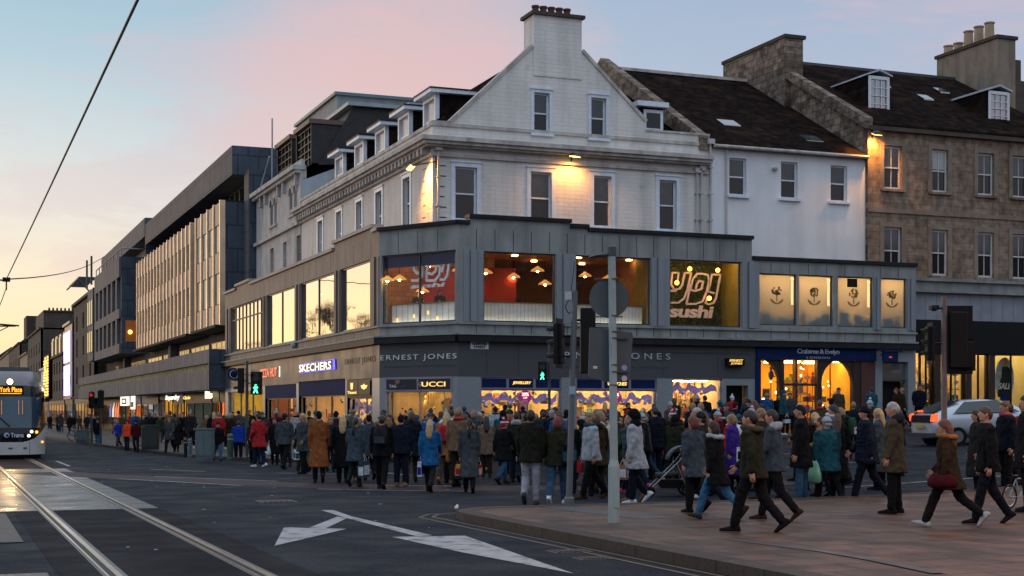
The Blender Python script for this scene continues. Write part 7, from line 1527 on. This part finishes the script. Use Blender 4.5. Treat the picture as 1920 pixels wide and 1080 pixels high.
def bag(label,owner,pose,side,kind,col,w_=.3,h=.34,d_=.12,drop=.0,col2=None,rz=0,text=None):
    d=pose_data(pose); S,E,W=d['arms'][side]; s=owner.scale[0]; M4=Matrix.Translation(owner.location)@Matrix.Rotation(owner.rotation_euler.z,4,'Z')@Matrix.Scale(s,4)
    hand=M4@(W+(W-E).normalized()*.09)
    nm={'shop':'shopping_bag','pack':'backpack','hand':'handbag','tote':'tote_bag','poly':'carrier_bag'}[kind]
    if kind=='pack': base=M4@Vector((0,d['top'].y-.235,1.02+d['dz']))
    else: base=hand-Vector((0,0,drop+h))
    t=thing(nm,label,'backpack' if kind=='pack' else 'bag',None,base,owner.rotation_euler.z+rz); mb=MB(); m1=cm(col) if isinstance(col,str) else col; m2=cm(col2) if col2 else m1
    if kind in('shop','tote'):
        mb.hexa([(-d_/2,-w_/2,0),(d_/2,-w_/2,0),(d_/2,w_/2,0),(-d_/2,w_/2,0),(-d_/2*.8,-w_/2,h*.78),(d_/2*.8,-w_/2,h*.78),(d_/2*.8,w_/2,h*.78),(-d_/2*.8,w_/2,h*.78)]); o=mb.obj('bag_body',m1,t)
        mb=MB()
        if col2: mb.box(W0,-d_/2-.006,d_/2+.006,-w_/2+.03,w_/2-.03,h*.12,h*.55); mb.box(W0,-d_/2*.8,d_/2*.8,-w_/2-.006,w_/2+.006,h*.1,h*.5); mb.obj('printed_panel',m2,t); mb=MB()
        for x in (-d_*.35,d_*.35): mb.path([(x,-w_*.22,h*.76),(x*.5,-w_*.12,h),(x*.5,w_*.12,h),(x,w_*.22,h*.76)],.007,5)
        mb.obj('handle',m2 if col2 else m_black,t)
    elif kind=='poly':
        mb.loft([[(rx*math.cos(a*math.pi/6),ry*math.sin(a*math.pi/6)*(1+.12*math.sin(a*2.3)),zz) for a in range(12)] for rx,ry,zz in ((.03,w_*.3,0),(d_*.6,w_*.48,.04),(d_*.55,w_*.5,h*.35),(d_*.35,w_*.36,h*.62),(.02,w_*.16,h*.8))]); mb.obj('bag_body',m1,t,True); mb=MB(); mb.path([(0,-w_*.12,h*.78),(0,-.02,h),(0,.02,h),(0,w_*.12,h*.78)],.012,5); mb.obj('handle',m1,t)
    elif kind=='hand':
        mb.loft([[(rx*math.cos(a*math.pi/6),ry*math.sin(a*math.pi/6),zz) for a in range(12)] for rx,ry,zz in ((.03,w_*.35,0),(d_*.55,w_*.5,.03),(d_*.5,w_*.5,h*.3),(d_*.3,w_*.4,h*.55),(.02,w_*.3,h*.6))]); mb.obj('bag_body',m1,t,True); mb=MB(); mb.path([(0,-w_*.3,h*.55),(0,-w_*.12,h*.95),(0,w_*.12,h*.95),(0,w_*.3,h*.55)],.012,5); mb.obj('handle',m1,t)
    elif kind=='pack':
        mb.loft([[(rx*math.cos(a*math.pi/6),ry*math.sin(a*math.pi/6),zz) for a in range(12)] for rx,ry,zz in ((.12,.05,0),(.155,.085,.04),(.16,.09,.2),(.145,.08,.36),(.08,.05,.42))]); mb.obj('pack_body',m1,t,True); mb=MB(); mb.box(W0,-.11,.11,-.11,-.07,.05,.2); mb.obj('pocket',m2,t)
        mb=MB(); mb.path([(-.09,.06,.40),(-.10,.16,.47),(-.1,.3,.42)],.018,6); mb.path([(.09,.06,.40),(.10,.16,.47),(.1,.3,.42)],.018,6); mb.obj('strap',m1,t)
    return t
PEOPLE=[]
def P(px,foot,head,heading,pose,g,coat,leg,shoe,hair,hc,label,extra=(),skin=0,h=None,group='pedestrians crossing the side street',hmul=1.0):
    # height above ground of whatever carries the feet: pavement or road
    for hh in (0,PH):
        v,u=ground(px,foot,hh); onp=(v>7.6 and u<22.5) or (u>49 and v>10.4) or (v>8.8 and u>58)
        if (hh>0)==onp: break
    D=Dp(v,u); H=(foot-head)/F0*D; H=max(1.5,min(1.92,H))*hmul
    t=person(v,u,road_z(v,u)+(PH if onp else 0),H,heading,pose,g,coat,leg,shoe,hair,hc,label,extra,group,skin); PEOPLE.append((v,u)); return t
# --- people one can tell apart, left to right
FP_='people on the far pavement'; NPV='people walking on the near pavement'
P(183,836,787,175,'stand','jacket','black','mid denim','black','short','dark brown','person in a black jacket and blue jeans beside the far signal posts',group=FP_)
P(222,841,791,150,'stride','jacket','bright blue','dark denim','black','short','fair','person in a bright blue jacket left of the cyclist',group=FP_)
P(238,840,787,170,'stand','jacket','orange-red','charcoal','black','cap','black','cyclist in an orange-red vest standing with a bicycle',group=FP_)
P(255,843,784,180,'pass','jacket','maroon','charcoal','black','hood_up','black','person in a maroon jacket with dark hood right of the cyclist',group=FP_)
P(318,848,792,170,'stride_b','parka','grey','black','black','bob','fair','person in a grey parka carrying a pale bag beyond the dark cabinet',group=FP_)
P(331,847,788,10,'stride','long','black','black','black','long','black','person in a long black coat right of the grey parka on the far pavement',group=FP_)
P(408,858,786,200,'big','jacket','black','mid denim','brown','beanie','black','person in black jacket and jeans striding between grey cabinet and green bollard',group=FP_)
P(447,857,783,10,'stand','jacket','bright blue','dark navy','black','short','dark brown','person in a bright blue jacket right of the green bollard',group=FP_)
P(475,863,779,185,'pass','jacket','charcoal','dark navy','black','short','fair','person with fair hair in charcoal jacket just right of the lit green signal',group=FP_)
P(488,863,777,178,'stride','jacket','dark olive','denim blue','black','short','brown','balding person in dark olive jacket and jeans walking towards the kerb',group=FP_)
a=P(515,872,783,185,'pass','long','black','black','black','long','dark brown','person with long dark hair in a black coat holding a white bag',group=FP_); bag('white carrier bag held by the long-haired person near the kerb',a,'pass',1,'poly','white',.3,.4)
P(536,876,780,180,'stride_b','jacket','black','grey','brown','short','brown','bearded person in black jacket and grey trousers facing the camera with pale scarf',[('scarf','pale grey')],group=FP_)
a=P(569,884,782,20,'big','jacket','black','khaki','black','short','black','person in black jacket and khaki trousers left of the rust brown coat'); bag('white shopping bag with a teal print left of the rust brown coat',a,'big',0,'shop','white',.28,.4,.12,col2='teal')
P(598,906,770,8,'pass','long','rust brown','dark navy','brown','cap','black','tall person from behind in a rust brown long coat and black hat',hmul=1.0)
P(620,885,782,190,'pass','jacket','charcoal','dark denim','black','bob','fair','fair-haired person facing the camera right of the rust brown coat')
P(643,905,780,0,'stand','long','black','black','black','long','blonde','person from behind with long blonde hair and long black coat')
a=P(666,913,782,-12,'pass_b','parka','blue-grey','dark green','brown','ponytail','dark brown','person from behind in a mottled blue-grey jacket and dark green trousers'); bag('large pale blue shopping bag right of the dark green trousers',a,'pass_b',1,'shop','blue-grey',.42,.5,.15,col2='white')
a=P(716,917,776,-5,'carry','jacket','black','black','charcoal','short','dark brown','person from behind in black with a grey backpack'); bag('grey backpack worn by the person in black left of the blue parka',a,'carry',0,'pack','charcoal',col2='grey')
P(752,912,777,0,'stand','jacket','navy','navy','tan','cap','dark navy','person from behind in navy jacket and trousers with tan boots')
a=P(806,922,784,-8,'stride','parka','blue','charcoal','black','beanie','pale grey','person from behind in a bright blue parka and pale grey woolly hat',[('long','blonde')]); bag('white tote bag with a purple panel hanging beside the blue parka',a,'stride',0,'tote','white',.32,.42,.1,drop=-.05,col2='purple')
P(846,906,765,12,'pass','puffer','white','black','black','bun','brown','person from behind in a white quilted coat with a hair bun')
a=P(880,924,782,0,'carry','long','grey','black','black','ponytail','black','person from behind in a long grey coat with a long black ponytail',h=1.7); bag('red and yellow carrier bag in the left hand of the long grey coat',a,'carry',0,'shop',M('yellow_card',(.45,.24,.02),.6,var=.1),.3,.3,.2,col2='red'); bag('red carrier bag in the right hand of the long grey coat',a,'carry',1,'shop','red',.26,.32,.12,col2='cream')
P(912,895,780,5,'stand','parka','beige','brown','brown','long','dark brown','person from behind in a beige coat with long dark hair')
P(944,908,784,-35,'stride','parka','black','denim blue','brown','santa','red','person in a black coat wearing a red Santa hat with white trim')
P(968,905,772,-10,'pass','jacket','olive','dark denim','charcoal','short','black','person in an olive jacket with a pale collar behind the Santa hat',[('plain_hood','pale grey')])
t=P(995,947,768,-8,'pass_b','jacket','dark olive','light sweat grey','grey','short','black','person from behind in dark olive top with white sleeve stripes and grey joggers',skin=3,group=NPV)
a=P(1045,947,778,-10,'stride_b','jacket','olive','denim blue','white','bob','red','red-haired person in an olive jacket, jeans and white trainers',group=NPV); bag('black and teal shopping bag carried at the grey signal pole',a,'stride_b',1,'shop','black',.5,.45,.2,drop=-.42,col2='teal')
P(1068,925,782,5,'stand','jacket','black','dark denim','black','long','dark brown','person with dark hair behind the grey signal pole')
P(1118,930,776,12,'pass','parka','brown','black','black','bob','brown','person in a quilted brown parka left of the pale sign post',[('plain_hood','brown')])
P(1162,905,783,180,'stand','long','mauve','khaki','brown','long','fair','person in a dull mauve coat just right of the pale sign post')
P(1190,926,776,20,'big','parka','grey','dark navy','hot pink','beanie','mauve','person in a grey coat with mauve hat and hot pink trainers',[('scarf','mauve')])
P(1228,900,762,30,'stand','puffer','dark navy','dark denim','black','short','dark brown','tall person in a dark navy padded jacket left of the pushchair')
P(1262,898,770,20,'stand','parka','charcoal','black','black','santa','red','person in charcoal parka with a red and white Santa hat behind the pushchair',[('fur_hood','grey')])
P(1302,962,779,35,'pass','parka','blue-grey','black','black','bob','red-brown','person with red-brown hair in a blue-grey coat pushing the pushchair',group=NPV)
P(1318,950,768,60,'stride','jacket','charcoal','dark navy','black','beanie','charcoal','person in charcoal jacket and beanie behind the fur-hooded coat',group=NPV)
P(1343,974,788,52,'big','parka','black','mid denim','brown','bob','dark brown','person in a black parka with a pale fur hood and bright blue jeans',[('fur_hood','pale grey')],group=NPV)
P(1375,925,776,70,'pass','long','purple','black','black','bob','fair','person with fair hair in a purple-blue coat behind the olive jacket',group=NPV)
P(1412,998,764,62,'stride','jacket','olive','black','black','short','black','large person in an olive jacket with brown fur hood striding to the left',[('fur_hood','khaki')],group=NPV)
P(1452,976,763,68,'stride_b','jacket','blue-grey','black','brown','short','dark brown','person in profile wearing a slate jacket with pale collar behind the olive jacket',[('plain_hood','pale grey')],group=NPV)
P(1502,945,758,75,'stand','parka','black','denim blue','tan','cap','charcoal','broad person in a black coat, grey flat cap and tan shoes',group=NPV)
a=P(1552,942,778,20,'carry','parka','teal','black','charcoal','pom','pale grey','person in a teal coat and pale bobble hat',group=NPV); bag('pale green carrier bag held beside the teal coat',a,'carry',0,'poly',M('green_polythene',(.22,.50,.33),.5,var=.2,scale=8,coord='obj'),.34,.55,.2,drop=-.1)
P(1570,935,775,-20,'stand','long','black','black','black','long','brown','person in a long black coat right of the teal coat',group=NPV)
P(1626,943,758,75,'stride','puffer','navy','dark navy','maroon','beanie','dark navy','person in navy padded jacket and beanie with maroon shoes',group=NPV)
P(1676,964,753,70,'stand','parka','khaki','black','black','short','grey','grey-haired person in a grey-brown parka looking left',[('plain_hood','charcoal')],group=NPV)
a=P(1778,988,779,60,'big','parka','brown','black','pale grey','long','red-brown','person with long brown hair in a brown fur-hooded coat and pale trainers',[('fur_hood','tan')],group=NPV); bag('red-brown leather handbag held in front of the brown fur-hooded coat',a,'big',0,'hand','maroon',.4,.32,.16,drop=-.2)
P(1852,982,758,85,'carry','jacket','black','dark navy','black','short','brown','person in a black jacket and dark jeans looking left at the right edge',group=NPV)
P(1832,930,768,95,'stand','long','charcoal','black','black','bob','dark brown','person in a charcoal coat half hidden behind the man in black',group=NPV)
P(1888,925,752,100,'pass','jacket','dark navy','black','black','short','brown','person in a dark navy jacket with a pink strap beyond the small bicycle',[('scarf','pink')],group=NPV)
P(1926,960,740,90,'stand','parka','black','black','black','short','black','person in black cut off by the right edge of the photo',group=NPV)
# shoppers on the raised far side of the side street, placed on real ground
def PW_(px,u,H,heading,pose,g,coat,leg,hair,hc,label,extra=(),group='shoppers outside the side street shops'):
    v=V(px,u); t=person(v,u,road_z(v,u)+PH,H,heading,pose,g,coat,leg,'black',hair,hc,label,extra,group); PEOPLE.append((v,u)); return t
PW_(1572,50.3,1.82,190,'stand','long','khaki','black','cap','charcoal','person in a long khaki coat and flat cap before the golden arched window')
PW_(1438,51.0,1.75,10,'stand','jacket','blue','dark navy','short','fair','fair-haired person in a blue jacket before the golden window')
PW_(1481,50.6,1.7,170,'stand','jacket','grey','dark navy','short','black','person with dark hair in a pale grey top before the golden shop door')
PW_(1460,52.0,1.65,180,'stand','long','black','black','long','red-brown','person with red-brown hair by the golden shop doorway')
PW_(1634,50.5,1.75,20,'stand','jacket','teal','black','beanie','teal','person in a teal hood beside the dark red pier')
PW_(1682,51,1.7,100,'stride','jacket','brown','black','short','brown','person in brown jacket outside the dark doorway')
PW_(1693,50.2,1.7,80,'stride','jacket','olive','black','short','fair','fair-haired person in olive jacket outside the dark doorway')
PW_(1723,50.8,1.75,180,'stand','jacket','dark navy','black','short','black','person in a dark navy jacket before the white pier')
PW_(1373,50.6,1.72,30,'stand','jacket','red','dark navy','pom','white','person in a red jacket and white bobble hat at the dark doorway')
PW_(1322,50.8,1.78,20,'stand','jacket','black','black','short','black','person in black before the narrow garland window')
PW_(1306,51.2,1.7,180,'stand','jacket','blue-grey','black','short','dark brown','person in a grey-blue jacket at the narrow garland window')
PW_(1264,50.9,1.72,0,'stand','parka','charcoal','black','bob','brown','person with a brown bob in charcoal parka left of the narrow garland window')
PW_(770,52.9,1.80,175,'stand','jacket','black','black','short','dark brown','person in black standing tall in the crowd under the angled corner window')
# --- the rest of the crowd
r3_=random.Random(11)
COLS=['black']*5+['charcoal']*3+['blue','grey','pale grey','camel','tan','red']+['navy']*3+['dark navy']*3+['grey','blue-grey','olive','dark olive','brown','brown','camel','beige','teal','maroon','red','mauve','green','blue','pale grey','khaki']
LEGS=['black','black','dark navy','charcoal','dark denim','dark denim','denim blue','khaki']
HAIRS=[('short','black'),('short','dark brown'),('short','brown'),('short','fair'),('short','grey'),('long','dark brown'),('long','blonde'),('long','red-brown'),('bob','brown'),('bob','fair'),('bob','grey'),('ponytail','dark brown'),('beanie','charcoal'),('beanie','maroon'),('beanie','grey'),('pom','pale grey'),('cap','black'),('hood_up','black'),('beanie','teal')]
HW={'short':'short {} hair','long':'long {} hair','bob':'a {} bob','ponytail':'a {} ponytail','beanie':'a {} beanie','pom':'a {} bobble hat','cap':'a {} cap','hood_up':'a raised {} hood'}
GW={'jacket':'jacket','parka':'parka','long':'coat','puffer':'puffer'}
used=set()
def landmark(px,u,v):
    if u>120: return 'far along towards the tram'
    for lim,s in ((140,'beside the far bicycles'),(200,'near the far signal posts'),(262,'near the cyclist'),(300,'by the dark cabinet'),(345,'left of the litter bins'),(400,'behind the grey-green cabinet'),(440,'behind the green bollard'),(500,'behind the lit green signal'),(560,'before the blue-edged sign shop'),(625,'by the rust brown coat'),(700,'before the narrow garland window'),(760,'left of the corner doorway'),(830,'under the corner window'),(900,'by the white quilted coat'),(960,'near the Santa hat'),(1030,'under the magenta poster'),(1090,'near the grey signal pole'),(1160,'by the pale sign post'),(1240,'beyond the pink trainers'),(1300,'beyond the pushchair'),(1380,'near the purple-blue coat'),(1440,'beyond the olive jacket'),(1520,'before the golden window'),(1600,'near the teal coat'),(1700,'beyond the grey-haired person'),(1960,'beside the silver car')):
        if px<lim: return s
    return 'at the right edge'
def filler(n,region,heads,dmin,grp,hz=PH,smin=1.56,smax=1.86,avoid=None):
    k=0; tries=0
    while k<n and tries<n*60:
        tries+=1; v,u=region(r3_)
        if any((v-a)**2+(u-b)**2<dmin*dmin for a,b in PEOPLE): continue
        D=Dp(v,u); px=CX+F0*(CS*v-SN*u)/D
        if px<84 or px>1930 or (avoid and avoid(px,v,u)): continue
        hd=heads(r3_); pose=r3_.choice(['stride','stride_b','pass','pass_b','stand','pocket','carry','walk','walk_b','turn']); g=r3_.choice(['jacket','jacket','parka','parka','long','puffer']); c=r3_.choice(COLS); hr=r3_.choice(HAIRS); lg=r3_.choice(LEGS)
        lab=f"person in {c} {GW[g]} with {HW[hr[0]].format(hr[1])} {landmark(px,u,v)}"
        if lab in used: continue
        used.add(lab)
        z=road_z(v,u)+(PH if ((u>49 and v>10.6) or (v>9 and u>58)) else 0)
        ex=[('fur_hood',r3_.choice(['khaki','grey','black']))] if g=='parka' and r3_.random()<.4 else ([('scarf',r3_.choice(['grey','red','cream','teal']))] if r3_.random()<.2 else [])
        person(v,u,z,r3_.uniform(smin,smax),hd,pose,g,c,lg,r3_.choice(['black','brown','charcoal','tan','white']),hr[0],hr[1],lab,ex,grp,0 if r3_.random()<.8 else r3_.randrange(4)); PEOPLE.append((v,u)); k+=1
        if u<60 and r3_.random()<.3:
            bc=r3_.choice(['white','red','black','cream','blue-grey','tan','green']); kd=r3_.choice(['shop','shop','pack','hand']); bl=f"{bc} {dict(shop='shopping bag',pack='backpack',hand='handbag')[kd]} carried by the person in {c} {GW[g]} {landmark(px,u,v)}"
            if bl not in used:
                used.add(bl); own=C.objects[-1]; own=[o for o in C.objects if o.get('label')==lab][0]; bag(bl,own,pose,r3_.randrange(2),kd,bc,.3,.36,.13,col2=r3_.choice(['white','black','red']))
both=lambda r: r.gauss(5,25) if r.random()<.62 else r.gauss(185,25)
filler(84,lambda r:(r.uniform(9.5,25),r.uniform(31,48.5)),both,0.46,'pedestrians crossing the side street',avoid=lambda px,v,u: 1700<px<1860)
filler(16,lambda r:(r.uniform(13.5,21),r.uniform(48.5,52)),both,.55,'pedestrians crossing the side street')
filler(8,lambda r:(r.uniform(20,34),r.uniform(49.4,52.3)),lambda r: r.choice([90,-90,0,180])+r.gauss(0,15),.6,'shoppers outside the side street shops')
filler(36,lambda r:(r.uniform(11.5,19),r.uniform(24,33)),lambda r: r.gauss(40,40),.58,'pedestrians crossing the side street',avoid=lambda px,v,u: px<1090 or px>1580 or (1205<px<1300 and u<31))
filler(6,lambda r:(r.uniform(17,24),r.uniform(23,33)),lambda r: r.gauss(80,30),.8,'pedestrians by the silver car',avoid=lambda px,v,u: px<1600 or 1700<px<1858)
filler(48,lambda r:(r.uniform(10.8,16.2),r.uniform(54,95)),lambda r: r.choice([0,180])+r.gauss(15,15),.66,'people on the far pavement',avoid=lambda px,v,u: px<200)
filler(28,lambda r:(r.uniform(8.6,15.5),r.uniform(95,190)),lambda r: r.choice([0,180])+r.gauss(15,15),1.0,'people on the far pavement')
# two diners behind the corner window
for px,c,lab in ((739,'black','diner in dark clothes at the left of the corner window'),(781,'black','long-haired diner in black sitting at the corner window counter')):
    s_=chs(px); q=FC.p(s_,-1.45,0); person(q[0],q[1],4.95,1.62,200,'hold','jacket',c,'black','black','short' if px<760 else 'long','black',lab,(),'diners behind the corner window')
# lamp light falling from street lamps outside the frame onto the near pavement
for i,(x,y,e) in enumerate(((13.5,8.5,420),(24,19.0,420))):
    t=thing('street_lamp',['sodium street lamp over the near pavement behind the walkers','sodium street lamp at the side street corner beyond the frame'][i],'street lamp',None,(x,y,PH)); mb=MB(); mb.tube((0,0,0),(0,0,7.6),.09,.06); mb.tube((0,0,7.6),(-1.0,0,7.9),.04); mb.obj('column',m_dgrey,t); mb=MB(); mb.box(W0,-1.5,-.9,-.12,.12,7.82,7.98); mb.obj('lamp_head',m_dgrey,t); mb=MB(); mb.box(W0,-1.45,-.95,-.1,.1,7.80,7.815); mb.obj('lens',m_lampo,t)
    l=bpy.data.lights.new('street_lamp_light','AREA'); l.energy=e; l.color=(1,.48,.22); l.size=.4; l.spread=R(150); lo=bpy.data.objects.new('street_lamp_light',l); link(lo,t); lo.location=(-1.2,0,7.78)
print('people',NP,'objects',len(C.objects))
